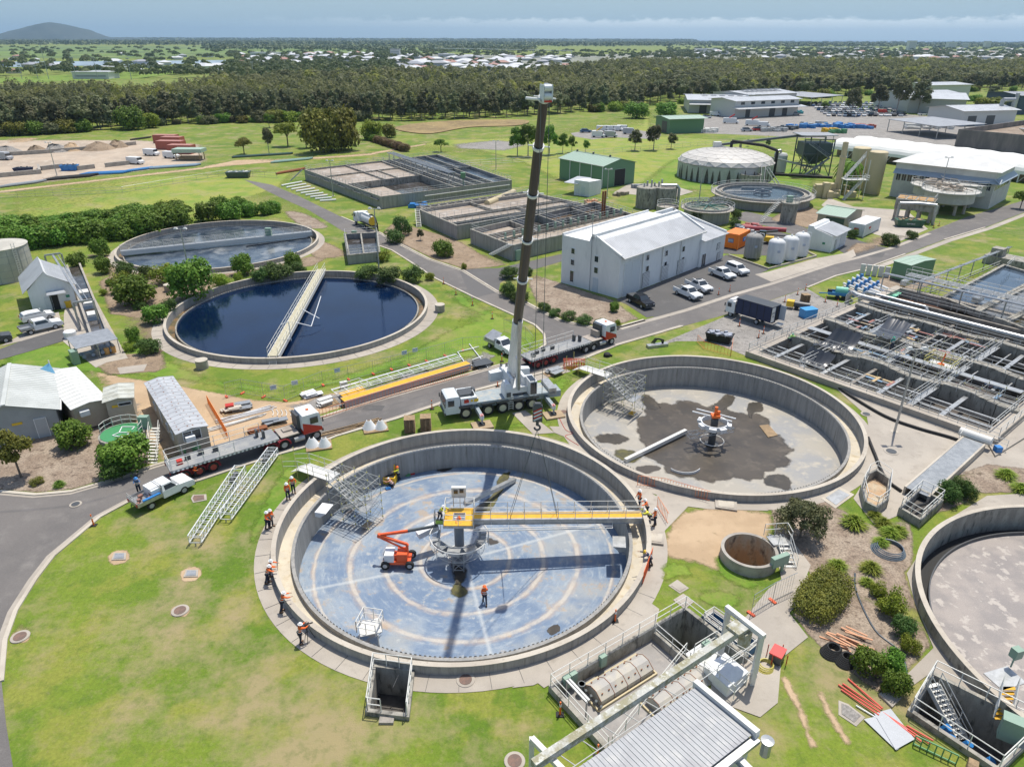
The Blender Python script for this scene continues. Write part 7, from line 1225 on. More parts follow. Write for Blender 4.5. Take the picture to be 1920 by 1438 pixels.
Q().box((3.8,1.34,1.95),(.5,.03,.35)).box((4.3,1.335,2.0),(.25,.02,.25)).Bd('door_emblem',gold,cr);Q().box((4.9,1.34,1.92),(.55,.03,.32)).add([(4.65,1.36,2.24),(4.8,1.36,2.4),(5.0,1.36,2.3),(5.15,1.36,2.38),(5.18,1.36,2.1),(5.0,1.36,1.9),(4.75,1.36,1.95)],[(0,1,2,3,4,5,6)]).Bd('door_emblem',red,cr)
m=Q();[m.box((-.2-.0,1.4,.5+.28*k),(.5,.04,.05))for k in range(5)];[m.tu((-.2+s*.25,1.4,.3),(-.2+s*.25,1.4,2.0),.03)for s in(-1,1)];m.Bd('ladder',rW,cr)
stripe=M('stripe_red_white',(.65,.66,.66));
def outrig(x,s,reach):
 m=Q().be((x,0,1.05),(x,s*reach,1.05),.38,.45);m.tu((x,s*reach,1.3),(x,s*reach,.35),.11);m.Bd('outrigger_beam',grb,cr);Q().box((x,s*(reach-.15),.83),(.40,.5,.47)).Bd('outrigger_end',Wt,cr);m=Q();[m.be((x-.2,s*(reach-.4+.2*k),1.31),(x+.2,s*(reach-.25+.2*k),1.31),.08,.02)for k in(0,1,2)];m.Bd('outrigger_end',red,cr);Q().La([(.32,.35),(.36,.2),(0,.2)],16,(x,s*reach,0)).Bd('outrigger_foot',dY,cr)
for x,s,r9 in((3.75,1,3.5),(-4.5,1,3.6),(3.75,-1,3.2),(-4.5,-1,3.2)):outrig(x,s,r9)
Q().La([(1.05,1.82),(1.05,2.1),(0,2.1)],28,(-1.3,0,0)).Bd('turntable',dY,cr);W1=P('crane_white2',(.66,.68,.69))
Q().box((-1.3,-.9,2.1),(1.9,3.8,.7)).box((-2.05,-.9,2.8),(.3,3.0,1.0)).box((-.55,-.9,2.8),(.3,3.0,1.0)).Bd('upper_frame',W1,cr)
Q().box((-1.3,-3.1,2.3),(1.8,1.3,1.3)).Bd('winch_housing',W1,cr);m=Q()
for s in(-1,1):m.add([(-1.3+s*.9,-2.6,2.2),(-1.3+s*2.4,-2.4,2.2),(-1.3+s*2.45,-3.1,2.2),(-1.3+s*.9,-3.7,2.2),(-1.3+s*.9,-2.6,3.3),(-1.3+s*2.4,-2.4,3.3),(-1.3+s*2.45,-3.1,3.3),(-1.3+s*.9,-3.7,3.3)],[(3,2,1,0),(4,5,6,7),(0,1,5,4),(1,2,6,5),(2,3,7,6),(3,0,4,7)]);m.Bd('counterweight',W1,cr);m=Q();rr=random.Random(8);[m.box((-1.3+rr.uniform(-.8,.8),-3.1+rr.uniform(-.5,.5),3.6),(.25,.2,.3))for k in range(9)];m.Bd('winch_gear',gv,cr)
Q().box((.15 if False else-2.65,1.0,2.0),(.85,1.9,1.75)).Bd('operator_cab',W1,cr);Q().box((-2.65,1.97,2.2),(.7,.04,1.4)).box((-2.65,1.1,3.76),(.65,1.4,.04)).box((-3.09,1.0,2.8),(.04,1.4,.8)).Bd('cab_glass',glass,cr)
Q().box((.1,.7,1.9),(.9,1.6,1.0)).taper((.1,.7,2.9),(.9,1.6,0),(.5,1.2,0),.6).Bd('engine_box',W1,cr);Q().box((.1,1.52,2.0),(.5,.04,.55)).Bd('box_grille',dY,cr)
cc,ca=orient((997,767),(875,785),False,1.35);mid=(CX[0]+CX[-1])/2;cdir=V3((math.cos(ca),math.sin(ca),0));CL=V3((cc.x-cdir.x*mid,cc.y-cdir.y*mid,.02))
Mw=Matrix.Translation(CL)@Matrix.Rotation(ca,4,'Z');Mi=Mw.inverted()
bp_=Mw@V3((-1.3,-1.9,3.3));hk=V3((1.97,48.1,12.2));tip=V3((2.05,48.6,35.1));fore=Mi@bp_;tl=Mi@tip;ud=(tl-fore).normalized();L_=(tl-fore).length
blk_=P('boom_black',(.035,.030,.026),.38);sec=[(0,.29,.54,W1),(.29,.475,.46,blk_),(.47,.62,.43,blk_),(.615,.76,.39,blk_),(.755,.88,.35,blk_),(.875,.985,.31,blk_)]
for a,b,r9,mt in sec:
 o=Q().tu(fore+ud*(L_*a),fore+ud*(L_*b),r9,n=14).Bd('boom_section',mt,cr,smooth=False)
 if a>0:q=fore+ud*(L_*b);Q().tu(q-ud*.25,q,r9+.07,n=14).tu(q-ud*.2+V3((-r9-.5,0,0)),q-ud*.2+V3((r9+.4,0,.2)),.05).Bd('boom_collar',W1,cr)
q=tl;m=Q().box((q.x-.3,q.y+.2,q.z-.7),(.06,.7,1.0)).box((q.x+.3,q.y+.2,q.z-.7),(.06,.7,1.0)).box((q.x,q.y,q.z-.8),(.5,.5,.8));m.box((q.x,q.y+.2,q.z+.1),(.25,.3,.25));[m.tu((q.x-.25,q.y+.4,q.z+.1-.5*k),(q.x+.25,q.y+.4,q.z+.1-.5*k),.2,n=12)for k in(0,1)];m.tu((q.x+.35,q.y,q.z-.6),(q.x+1.3,q.y,q.z-.5),.09);m.Bd('boom_head',W1,cr);Q().box((q.x,q.y+.56,q.z-.75),(.5,.05,.12)).box((q.x,q.y+.56,q.z-.45),(.35,.05,.1)).Bd('boom_head_marks',red,cr)
m=Q();m.tu(Mi@(Mw@V3((-1.3,.7,2.2))),fore+ud*(L_*.30)+V3((0,.6,0)),.2,n=12);m.Bd('lift_cylinder',gv,cr);Q().tu(V3((-1.3,.55,2.1)),(V3((-1.3,.7,2.2))+fore+ud*(L_*.30))/2,.28,n=12).Bd('lift_cylinder',W1,cr)
place(cr,CL,ca)
t=Tg('hook_block','black hook block with red and white stripes hanging on two ropes from the crane boom','crane hook',hk);m=Q();
for dx in(-.3,.3):m.tu(tip+V3((dx*.9,-.35,-.6)),hk+V3((dx,0,.5)),.022,n=5)
m.Bd('hoist_ropes',steel,t);Q().box((hk.x,hk.y,hk.z-.75),(.75,.45,1.3)).taper((hk.x,hk.y,hk.z+.55),(.75,.45,0),(.4,.3,0),.25).Bd('block',dY,t);m=Q();[m.be((hk.x-.3,hk.y-.235,hk.z-.6+.3*k),(hk.x+.3,hk.y-.235,hk.z-.3+.3*k),.02,.12)for k in range(3)];m.Bd('stripes',stripe,t);m=Q();[m.be((hk.x-.3,hk.y-.236,hk.z-.45+.3*k),(hk.x+.3,hk.y-.236,hk.z-.15+.3*k),.02,.10)for k in range(3)];m.Bd('stripes',red,t)
hb=V3((hk.x,hk.y,hk.z-1.25));m=Q().tu(hb+V3((0,0,.5)),hb+V3((0,0,.1)),.12);m.pipe([hb+V3((.22*math.cos(R(a)),0,-.1+.22*math.sin(R(a))))for a in range(90,-181,-30)],.08);m.Bd('hook',dY,t)
m=Q()
for s in SL:
 for dd in(-.5,.5):m.tu(hb+V3((0,0,-.3)),s+n_*dd if False else s+V3((0,dd,-.3)),.022,n=5)
m.Bd('lifting_slings',steel,t)
for(x,s,r9)in((3.75,1,3.5),(-4.5,1,3.6)):
 c=Mw@V3((x,s*r9,0));o=Q().box((c.x,c.y,.0),(2.2,1.7,.2),ca);o=o.Bd('outrigger_mat',ply,loc=c);tag(o,'timber mat under the front outrigger foot of the crane' if x>0 else 'timber mat under the rear outrigger foot of the crane','timber mat',group='timber mats under the crane feet')
c=G(747,1057,-3.15);z0=-3.1;t=Tg('boom_lift','orange boom lift with white engine cover standing on the blue tank floor','boom lift',(c.x,c.y,z0))
def wl(x,y):
 r9=.38;Q().tu((c.x+x,c.y+y-.14,z0+r9),(c.x+x,c.y+y+.14,z0+r9),r9,n=16).Bd('wheel',black,t);Q().tu((c.x+x,c.y+y-.15,z0+r9),(c.x+x,c.y+y+.15,z0+r9),.2,n=10).Bd('rim',rimg,t)
for x in(-1.0,1.1):
 for y in(-.7,.8):wl(x,y)
Q().box((c.x,c.y,z0+.35),(2.3,1.2,.3)).box((c.x+.45,c.y,z0+.65),(.9,1.1,.75)).box((c.x+.1,c.y,z0+.65),(1.2,.6,.5)).Bd('chassis',red if False else P('lift_orange',(.80,.11,.025)),t);lo=MATS['lift_orange'];Q().box((c.x-.65,c.y-.1,z0+.65),(.8,1.15,.75)).Bd('engine_cover',Wt,t)
pA,pB,pC,pD=V3((c.x+.8,c.y,z0+1.5)),V3((c.x+.9,c.y+.1,z0+2.0)),V3((c.x-1.5,c.y+.5,z0+2.6)),V3((c.x+.9,c.y+.7,z0+2.95))
m=Q().be(pA,pB,.24).be(pB,pC,.18,.22).be(pA,pC-V3((0,0,.2)),.12).tu(pC-V3((.1,0,.15)),pC+V3((0,0,.18)),.17).be(pC+V3((0,0,.08)),pD,.2,.22);m.Bd('lower_boom',lo,t);bt_=G(822,985,0)
pE=V3((-6.35,49.9,.35));Q().be(pD-V3((.3,0,.05)),pE+V3((0,0,-.25)),.18,.22).Bd('fly_boom',steel,t)
bk=pE+V3((.15,.3,-.1));m=Q();m.box((bk.x,bk.y,bk.z),(.9,.75,.08));Ra(m,[bk+V3((-.45,-.37,0)),bk+V3((.45,-.37,0)),bk+V3((.45,.37,0)),bk+V3((-.45,.37,0)),bk+V3((-.45,-.37,0))],1.05,.03,.9);m.Bd('basket',steel,t);Q().box((bk.x+.05,bk.y-.4,bk.z+.1),(.8,.06,.35)).Bd('basket_trim',P('trim_lime',(.35,.55,.08)),t)
def skinmesh(name,V,E,rad,mat,parent,root=0,sub=1):
 me=bpy.data.meshes.new(name);me.from_pydata([tuple(v)for v in V],E,[]);o=bpy.data.objects.new(name,me);COL.objects.link(o)
 m=o.modifiers.new('s','SKIN');m.use_smooth_shade=True;sv=me.skin_vertices[0].data
 for i,r9 in enumerate(rad):sv[i].radius=(r9,r9)if not isinstance(r9,tuple)else r9;sv[i].use_root=(i==root)
 s=o.modifiers.new('d','SUBSURF');s.levels=sub;s.render_levels=sub
 dg=bpy.context.evaluated_depsgraph_get();nm=bpy.data.meshes.new_from_object(o.evaluated_get(dg));bpy.data.objects.remove(o);nm.materials.clear();nm.materials.append(mat)
 o=bpy.data.objects.new(name,nm);COL.objects.link(o);o.parent=parent;return o
PEO={}
def person(pose,label,loc,face,top=hiv,hat=None,legs=None,group='site workers'):
 """pose: (bend, [thigh,knee] x2, [arm fwd, elbow, side] x2); angles in degrees, facing +x"""
 top=top or hiv;hat=hat or Wt;legs=legs or trou;t=Tg('person',label,'person',group=group);bend,lg,ar,nod=pose
 def D(a,s=0):return V3((math.sin(R(a)),s,-math.cos(R(a)))).normalized()
 hip=V3((0,0,0));up=V3((math.sin(R(bend)),0,math.cos(R(bend))));fw=V3((up.z,0,-up.x))
 chest=hip+up*.30;neck=hip+up*.55;hd=neck+(up*.6+V3((math.sin(R(nod))*.5,0,.6))).normalized()*.14;hup=(up+V3((0,0,1))).normalized()
 V=[hip,chest,neck,hd,hd+hup*.10,hd+fw*.10-hup*.02];E=[(0,1),(1,2),(2,3),(3,4),(3,5)];rd=[.13,.14,.062,.088,.075,.03];seg={'arms':[],'legs':[]};low=0
 for i,s in enumerate((1,-1)):
  h=hip+V3((0,s*.09,-.06));kn=h+D(lg[i][0],s*.05)*.43;an=kn+D(lg[i][0]-lg[i][1])*.42;toe=an+V3((.17,s*.03,-.04));k=len(V);V+=[h,kn,an,toe];E+=[(0,k),(k,k+1),(k+1,k+2),(k+2,k+3)];rd+=[.095,.062,.042,.035];seg['legs'].append((h,kn,an,toe));low=min(low,an.z-.09,kn.z-.07)
  sh=neck+V3((0,s*.19,0))-up*.05;el=sh+D(ar[i][0]+bend*.3,s*ar[i][2])*.29;wr=el+D(ar[i][0]+bend*.3+ar[i][1],-s*.12)*.25;fd=(wr-el).normalized();k=len(V);V+=[sh,el,wr,wr+fd*.07];E+=[(2,k),(k,k+1),(k+1,k+2),(k+2,k+3)];rd+=[.058,.042,.028,.034];seg['arms'].append((sh,el,wr))
  sd=V3((0,1,0)).cross(fd).normalized()
  for f_ in range(4):o_=(f_-1.5)*.020;b=len(V);V+=[wr+fd*.09+V3((0,o_,0)),wr+fd*(.155-.012*abs(f_-1.3))+V3((0,o_*1.15,0))+sd*.02];E+=[(k+3,b),(b,b+1)];rd+=[.009,.007]
  b=len(V);V+=[wr+fd*.05+V3((0,-s*.035,0))+sd*.01,wr+fd*.10+V3((0,-s*.055,0))+sd*.02];E+=[(k+2,b),(b,b+1)];rd+=[.011,.009]
 skinmesh('body',V,E,rd,skin,t,sub=1)
 V=[hip-up*.04,hip+up*.15,chest,neck-up*.05];E=[(0,1),(1,2),(2,3)];rd=[(.165,.125),(.16,.125),(.175,.13),(.11,.09)]
 for sh,el,wr in seg['arms']:k=len(V);V+=[sh,el,wr-(wr-el)*.12];E+=[(3,k),(k,k+1),(k+1,k+2)];rd+=[.082,.062,.050]
 skinmesh('shirt',V,E,rd,top,t,root=1)
 V=[hip-up*.01];E=[];rd=[.15]
 for h,kn,an,toe in seg['legs']:k=len(V);V+=[h,kn,an];E+=[(0,k),(k,k+1),(k+1,k+2)];rd+=[.112,.082,.066]
 skinmesh('trousers',V,E,rd,legs,t)
 for h,kn,an,toe in seg['legs']:Q().be(an+V3((-.07,0,-.045)),toe+V3((.04,0,-.012)),.105,.085).tu(an-V3((0,0,.05)),an+V3((0,0,.08)),.06).Bd('boot',boot,t)
 for k in(.12,.30):c=hip+up*k;Q().tu(c-up*.025,c+up*.025,.182,n=12,cap=False).Bd('reflective_band',reflm,t)
 hc=hd+hup*.035;m=Q();n=12
 for j,(r9,z_)in enumerate(((.17,0),(.135,.005),(.125,.07),(.09,.12),(.0,.14))):m.v+=[tuple(hc+fw*(r9*math.cos(2*PI*i/n)*1.08)+V3((0,r9*math.sin(2*PI*i/n),0))+hup*z_)for i in range(n)]
 m.f=[(j*n+i,j*n+(i+1)%n,(j+1)*n+(i+1)%n,(j+1)*n+i)for j in range(4)for i in range(n)];m.m=[0]*len(m.f);m.Bd('hard_hat',hat,t,smooth=True)
 for s in(-1,1):c=hd+fw*.083+V3((0,s*.032,.005));Q().box(tuple(c),(.012,.022,.012),bz=False).Bd('eye',dY,t)
 place(t,(loc.x,loc.y,loc.z-low),face);return t
STD=(4,[(3,4),(-5,6)],[(8,20,.15),(12,25,.15)],10);LEAN=(22,[(-2,4),(-12,6)],[(55,25,.25),(60,20,.25)],30);WALK=(8,[(28,22),(-22,18)],[(-20,25,.15),(25,25,.15)],10);CAM=(12,[(4,6),(-4,8)],[(60,45,.2),(65,40,.2)],15);CROUCH=(40,[(95,125),(70,130)],[(60,40,.2),(70,35,.2)],30);KNEEL=(55,[(80,100),(10,95)],[(70,20,.2),(80,20,.2)],40);HAND=(6,[(4,6),(-8,8)],[(70,20,.2),(20,60,.3)],15);HIP=(3,[(2,3),(-4,4)],[(-25,80,.5),(-25,80,.5)],15)
sn=M('shirt_salmon',(.62,.30,.20),rough=.8)
for pose,l,u,v,z,fc,top,hat in((HIP,'person in orange hi-vis, hands on hips, farthest up the tank rim by the access deck',551,924,.05,-70,hiv,None),(STD,'person in orange hi-vis standing just left of the one with hands on hips',541,936,.05,-60,hiv,None),(STD,'person in orange hi-vis with backpack strap watching beside the green box',510,987,.05,-20,hiv,None),(HAND,'person in orange hi-vis leaning a leg out, nearest the lawn edge of the path',503,991,.05,-15,hiv,None),(LEAN,'person in orange hi-vis peering over the left tank wall, farther of the pair',507,1083,.05,0,hiv,None),(LEAN,'person in orange hi-vis stooping at the left tank wall, nearer of the pair',504,1093,.05,5,hiv,None),(LEAN,'person in orange hi-vis and wide white hat leaning on the rim at lower left',531,1146,.05,25,hiv,None),(CAM,'person in orange hi-vis standing at a camera tripod on the front path',565,1206,.05,40,hiv,None),(WALK,'person in orange hi-vis and orange helmet walking alone across the blue floor',909,1131,-3.2,95,hiv,orange),(CROUCH,'person in faded orange shirt crouching before the yellow tool chest',737,915,-3.05,170,sn,Wt),(HAND,'person in yellow shirt and orange helmet standing behind the yellow tool chest',748,902,-3.05,200,hivy,orange),(STD,'person in orange hi-vis gesturing at the bridge end, standing apart at the right',1227,985,.05,170,hiv,None),(KNEEL,'person in yellow shirt kneeling at the rim under the bridge end',1219,976,.05,175,hivy,None),(LEAN,'person in orange hi-vis bending over the bridge end on the rim',1212,966,.05,190,hiv,None),(STD,'person in orange hi-vis standing behind the rail at the end of the bridge',1198,950,.9,200,hiv,None),(CROUCH,'person in orange hi-vis crouching behind the trailer of the near flatbed truck',363,892,.05,-20,hiv,orange),(CROUCH,'person in green vest bending on the first stained beam by the scaffold',1478,641,1.2,0,P('vest_green',(.30,.62,.10)),P('helmet_green',(.02,.35,.22))),(STD,'person in teal shirt on the scaffold walkway beside the stained beam',1671,656,1.3,90,P('shirt_teal',(.02,.30,.25)),P('helmet_green',(.02,.35,.22))),(CROUCH,'person in green shirt working low in the front sunken cell',1628,722,-1.0,90,P('shirt_green',(.02,.25,.15)),None),(CAM,'person in blue shirt reaching into the tray of the white ute on the lawn',262,925,.6,-60,P('shirt_blue',(.05,.12,.25)),blue)):
 person(pose,l,G(u,v,z),R(fc),top,hat)
person((35,[(15,30),(-10,10)],[(60,20,.2),(50,30,.2)],35),'person in yellow shirt leaning out of the boom lift basket',bk+V3((0,.1,.08)),R(-20),hivy,Wt);person(CROUCH,'person in orange crouching in the opening of the yellow platform',V3((bx,by,.1)),R(-90),hiv,orange)
person((50,[(10,20),(-10,10)],[(50,20,.2),(70,20,.2)],35),'person in dark clothes and yellow helmet bending over the orange barrier on the right rim',G(1218,1062,.05),R(180),navy,gold)
c=G(569,1205,0);t=Tg('camera_tripod','black camera on a tripod in front of the person at the lower left rim','camera tripod',(c.x+.35,c.y+.25,0));c=V3((c.x+.35,c.y+.25,0));m=Q();[m.tu(c+V3((.42*math.cos(R(a)),.42*math.sin(R(a)),0)),c+V3((0,0,1.35)),.022)for a in(30,150,270)];m.Bd('legs',black,t);Q().box((c.x,c.y,1.35),(.35,.18,.2),.6).tu((c.x+.1,c.y+.07,1.45),(c.x+.35,c.y+.22,1.45),.05).Bd('camera',black,t)
def leafmesh(name,blobs,n,leaf,seed,mat,flat=.5,shell=.55,full=False,out=.8):
 """many small leaf quads spread through ellipsoid blobs (x,y,z,rx,ry,rz,weight)"""
 g=np.random.default_rng(seed);w=np.array([b[6]for b in blobs],float);w/=w.sum();idx=g.choice(len(blobs),n,p=w);B=np.array([b[:6]for b in blobs],float)[idx]
 d=g.normal(size=(n,3));d/=np.linalg.norm(d,axis=1)[:,None];d[:,2]=np.where(d[:,2]<(-.9 if full else-.45),-d[:,2]*.6,d[:,2]);r=(shell+(1-shell)*g.random(n)**.6)*(1+.12*g.normal(size=n));P0=B[:,:3]+d*B[:,3:]*r[:,None]
 nn=d*out+g.normal(size=(n,3))*.42+np.array([0,0,.30]);nn/=np.linalg.norm(nn,axis=1)[:,None];a=np.cross(nn,g.normal(size=(n,3)));a/=np.linalg.norm(a,axis=1)[:,None];b=np.cross(nn,a);s=(leaf*(.6+.8*g.random(n)))[:,None]
 V=np.empty((n,4,3));V[:,0]=P0-a*s*.5;V[:,1]=P0+b*s*flat;V[:,2]=P0+a*s*.5+nn*s*.1;V[:,3]=P0-b*s*flat
 me=bpy.data.meshes.new(name);me.vertices.add(4*n);me.vertices.foreach_set('co',V.reshape(-1));me.loops.add(4*n);me.loops.foreach_set('vertex_index',np.arange(4*n,dtype=np.int32));me.polygons.add(n);me.polygons.foreach_set('loop_start',np.arange(0,4*n,4,dtype=np.int32));me.materials.append(mat);me.update(calc_edges=True);return me
def clumps(rx,rz,k,seed,cz,br=.42,ry=None):
 r=random.Random(seed);out=[];ry=ry or rx
 for i in range(k):
  th=r.random()*2*PI;ph=math.acos(r.uniform(-.35,1));q=r.uniform(.55,.85);s=r.uniform(.7,1.25)
  out.append((rx*q*math.sin(ph)*math.cos(th),ry*q*math.sin(ph)*math.sin(th),cz+rz*q*math.cos(ph),rx*br*s,ry*br*s,rz*br*s,s))
 out.append((0,0,cz,rx*.6,ry*.6,rz*.6,1.2));return out
def trunkmesh(h,r,seed,spread,top,mat,nb=6,fork=.35):
 q=random.Random(seed);m=Q();b=V3((0,0,-.1));f=V3((q.uniform(-.1,.1)*h*.2,q.uniform(-.1,.1)*h*.2,h*fork));m.tu(b,f,r,r*.75,n=8)
 for i in range(nb):
  a=2*PI*i/nb+q.uniform(-.4,.4);e=V3((math.cos(a)*spread*q.uniform(.4,.9),math.sin(a)*spread*q.uniform(.4,.9),top*q.uniform(.65,.95)));mid=f.lerp(e,.5)+V3((0,0,top*.08));m.tu(f,mid,r*.5,r*.32,n=6);m.tu(mid,e,r*.32,r*.1,n=5)
 return m
def bclumps(rx,seed,k=16):
 r=random.Random(seed);out=[(0,0,.40,rx*.85,rx*.85,.46,3)]
 for i in range(k):a=r.random()*6.28;q=r.uniform(.35,.8)*rx;z_=r.uniform(.2,.75);q*=1-.5*max(0,z_-.4);s=r.uniform(.16,.28);out.append((q*math.cos(a),q*math.sin(a),z_,s*1.1,s*1.1,s,.8))
 return out
TT={}
def ttype(key,name,crown,trunk,part='crown'):
 TT[key]=(name,crown,trunk)
def Pl(key,label,loc,sc,rz=None,group=None,cat=None,mat=None):
 name,cm,tm=TT[key];t=Tg(name,label,cat or('shrub' if 'shrub' in name or 'hedge' in name or 'tuft' in name else 'tree'),loc,rnd.random()*6.28 if rz is None else rz,group=group)
 if sc is not None:t.scale=(sc,sc,sc)if isinstance(sc,(int,float))else sc
 o=bpy.data.objects.new('crown' if tm else 'foliage',cm);COL.objects.link(o);o.parent=t
 if mat:o.data=cm if mat is True else cm.copy();o.data.materials.clear()if mat is not True else None;(o.data.materials.append(mat)if mat is not True else None)
 if tm:o=bpy.data.objects.new('trunk',tm);COL.objects.link(o);o.parent=t
 return t
def tm_(mb,mat):o=mb.Bd('x',mat);me=o.data;bpy.data.objects.remove(o);return me
for i in range(3):
 ttype('bush%d'%i,'garden_shrub',leafmesh('foliage',bclumps(.56,i),3600,.07,i,lf_g,full=True),tm_(trunkmesh(.5,.03,i,.4,.7,bark),bark))
 ttype('dbush%d'%i,'garden_shrub',leafmesh('foliage',bclumps(.62,10+i),3400,.06,20+i,lf_d,full=True),None)
 ttype('ybush%d'%i,'garden_shrub',leafmesh('foliage',bclumps(.62,30+i),3400,.06,30+i,lf_y,full=True),None)
 ttype('tree%d'%i,'broadleaf_tree',leafmesh('crown',clumps(.44,.36,15,40+i,.60,.38),3600,.048,40+i,lf_g),tm_(trunkmesh(1,.03,i+5,.32,.85,bark),bark))
 ttype('gum%d'%i,'gum_tree',leafmesh('crown',clumps(.34,.46,17,50+i,.52,.32),4200,.042,50+i,lf_o,shell=.35),tm_(trunkmesh(1,.022,i+9,.28,.92,barkp),barkp))
 ttype('shoak%d'%i,'forest_tree',leafmesh('crown',[(0,0,.34,.20,.20,.2,1)]+[(.09*math.cos(k*2.3+i),.09*math.sin(k*2.3+i),.3+.11*k,.20-.026*k,.20-.026*k,.14,1.2-.14*k)for k in range(6)],1300,.062,60+i,lf_o,shell=.4,out=1.2),tm_(trunkmesh(1,.014,i,.1,.8,barkp,nb=3,fork=.5),barkp))
 ttype('ftree%d'%i,'forest_tree',leafmesh('crown',clumps(.36,.42,10,70+i,.52,.40),1400,.068,70+i,lf_o,out=1.2),tm_(trunkmesh(1,.02,i+3,.25,.8,bark,nb=4),bark))
ttype('olive','garden_shrub',leafmesh('foliage',clumps(.75,.5,22,5,.45,.30),9000,.045,5,lf_o),tm_(trunkmesh(.5,.03,2,.4,.7,bark),bark))
def tuftmesh(seed,mat,n=420,w=.05):
 g=random.Random(seed);m=Q()
 for k in range(n):
  a=g.random()*2*PI;el=g.uniform(.25,1.45);L_=g.uniform(.7,1.05);d=V3((math.cos(a)*math.cos(el),math.sin(a)*math.cos(el),math.sin(el)));s=V3((-math.sin(a),math.cos(a),0))*w*.5;p0=V3((math.cos(a)*.08,math.sin(a)*.08,0));p1=p0+d*L_*.6;p2=p1+V3((d.x*.9,d.y*.9,d.z*.15-.12))*L_*.5
  m.add([tuple(p0-s),tuple(p0+s),tuple(p1+s),tuple(p1-s),tuple(p2)],[(0,1,2,3),(3,2,4)])
 return tm_(m,mat)
ttype('tuft0','flax_tuft',tuftmesh(1,lf_y),None);ttype('tuft1','flax_tuft',tuftmesh(2,lf_g),None)
def pm():
 m=Q();tr=Q();tr.tu((0,0,0),(.01,0,.72),.022,.016,n=8)
 for k in range(16):
  a=k*2.4;el=.9-.09*k;p=V3((0,0,.72));d=V3((math.cos(a),math.sin(a),0));pts=[p+d*(.32*t)+V3((0,0,.32*el*t-.38*t*t))for t in(0,.3,.6,.85,1)];s=V3((-d.y,d.x,0))
  for j in range(4):w0,w1=.055*(1-abs(j/4-.4)),.055*(1-abs((j+1)/4-.4))*(0 if j==3 else 1);m.add([tuple(pts[j]-s*w0-V3((0,0,.03))),tuple(pts[j]),tuple(pts[j+1]),tuple(pts[j+1]-s*w1-V3((0,0,.03)))],[(0,1,2,3)]);m.add([tuple(pts[j]+s*w0-V3((0,0,.03))),tuple(pts[j]),tuple(pts[j+1]),tuple(pts[j+1]+s*w1-V3((0,0,.03)))],[(0,1,2,3)])
 return tm_(m,lf_g),tm_(tr,barkp)
a_,b_=pm();ttype('palm','palm_tree',a_,b_)
def hpx(u,vb,vt):return max(.3,HZ(u,vb,vt))
def put(key,u,vb,vt,label,wf=1.,group='garden shrubs between the full tanks',mat=None,cat=None):
 h=hpx(u,vb,vt);c=G(u,vb);return Pl(key,label,(c.x,c.y,0),(h*wf,h*wf,h),group=group,mat=mat,cat=cat)
gl='between the two full tanks'
for i,(u,vb,vt,wf,k,l)in enumerate(((366,560,483,.92,'bush0','tall bright green shrub with a lamp mast behind it, between the two full tanks'),(254,571,512,1.1,'bush1','wide glossy shrub clump right of the white pipe gallery'),(232,548,510,.9,'ybush0','smaller lime shrub clump behind the wide glossy one'),(190,480,442,.75,'bush2','upright shrub at the left end of the farthest tank'),(197,512,480,.85,'bush0','round shrub below the upright one at the far tank left end'),(236,520,487,1.,'dbush0','olive round shrub in front of the far tank left end'),(310,530,492,1.2,'ybush1','spreading lime shrub with orange blossoms before the far tank'),(278,522,496,.9,'dbush1','low dark shrub tucked before the far tank wall'),(455,515,472,.85,'bush1','leafy round shrub rising before the far tank right part'),(549,505,468,.85,'bush2','leafy shrub right of the road lamp before the far tank'),(520,522,488,1.3,'dbush2','wide dark hedge block near the centre of the two full tanks'),(490,528,500,1.,'dbush0','dark clipped shrub left of the wide hedge block'),(560,512,490,1.1,'dbush1','dark hedge piece beside the bridge drive'),(415,540,508,1.,'ybush2','pale mottled shrub right of the tall bright shrub'),(447,528,510,.8,'ybush0','small lime shrub at the foot of the far tank wall'),(293,606,570,1.,'bush0','leafy round shrub left of the deep blue tank'),(318,590,555,.8,'dbush2','olive twin shrub beside the leafy round one left of the blue tank'),(251,642,610,.7,'bush1','small upright green shrub on the mulch left of the blue tank'),(280,662,632,1.2,'dbush0','grey-green grassy shrub near the pipe rack'),(245,658,642,1.2,'ybush1','low lime shrub beside the pipe rack'),(208,535,522,1.2,'bush2','low spreading shrub by the white gallery'),(262,580,566,1.3,'dbush1','low dark shrub on the mulch centre'),(195,553,540,1,'ybush2','tiny yellowing shrub by the gallery slab'),(145,500,470,1.,'bush2','green shrub behind the white portal frame'),(370,440,398,.6,'bush0','x'))):
 if l!='x':put(k,u,vb,vt,l,wf)
ORD='first second third fourth fifth sixth seventh eighth ninth tenth eleventh twelfth thirteenth fourteenth fifteenth sixteenth'.split()
for i in range(16):
 u=10+i*21.5;v=468-i*2.2 if i<10 else 447-(i-10)*4.5;c=G(u,v);h=5.0+rnd.random()*1.2;Pl('bush%d'%(i%3),ORD[i]+' leafy tree from the left in the front rank of the hedge bank',(c.x,c.y+rnd.uniform(-1,1),-.6),(h*1.05,h*1.05,h),group='trees of the hedge bank')
for i in range(14):
 u=5+i*25;v=448-i*2.4;c=G(u,v);h=5.4+rnd.random()*1.4;Pl('tree%d'%(i%3),ORD[i]+' leafy tree from the left in the back rank of the hedge bank',(c.x,c.y,-1.2),(h*1.3,h*1.3,h),group='trees of the hedge bank')
for i,(u,v,vt)in enumerate(((392,415,372),(415,400,362),(430,412,368),(450,398,364),(470,405,372),(500,402,370),(515,398,372))):
 c=G(u,v);h=hpx(u,v,vt);Pl('bush%d'%(i%3),ORD[i]+' leafy green shrub from the left in the clump behind the farthest tank',(c.x,c.y,-.4),(h*.95,h*.95,h),group='shrub clump behind the farthest tank')
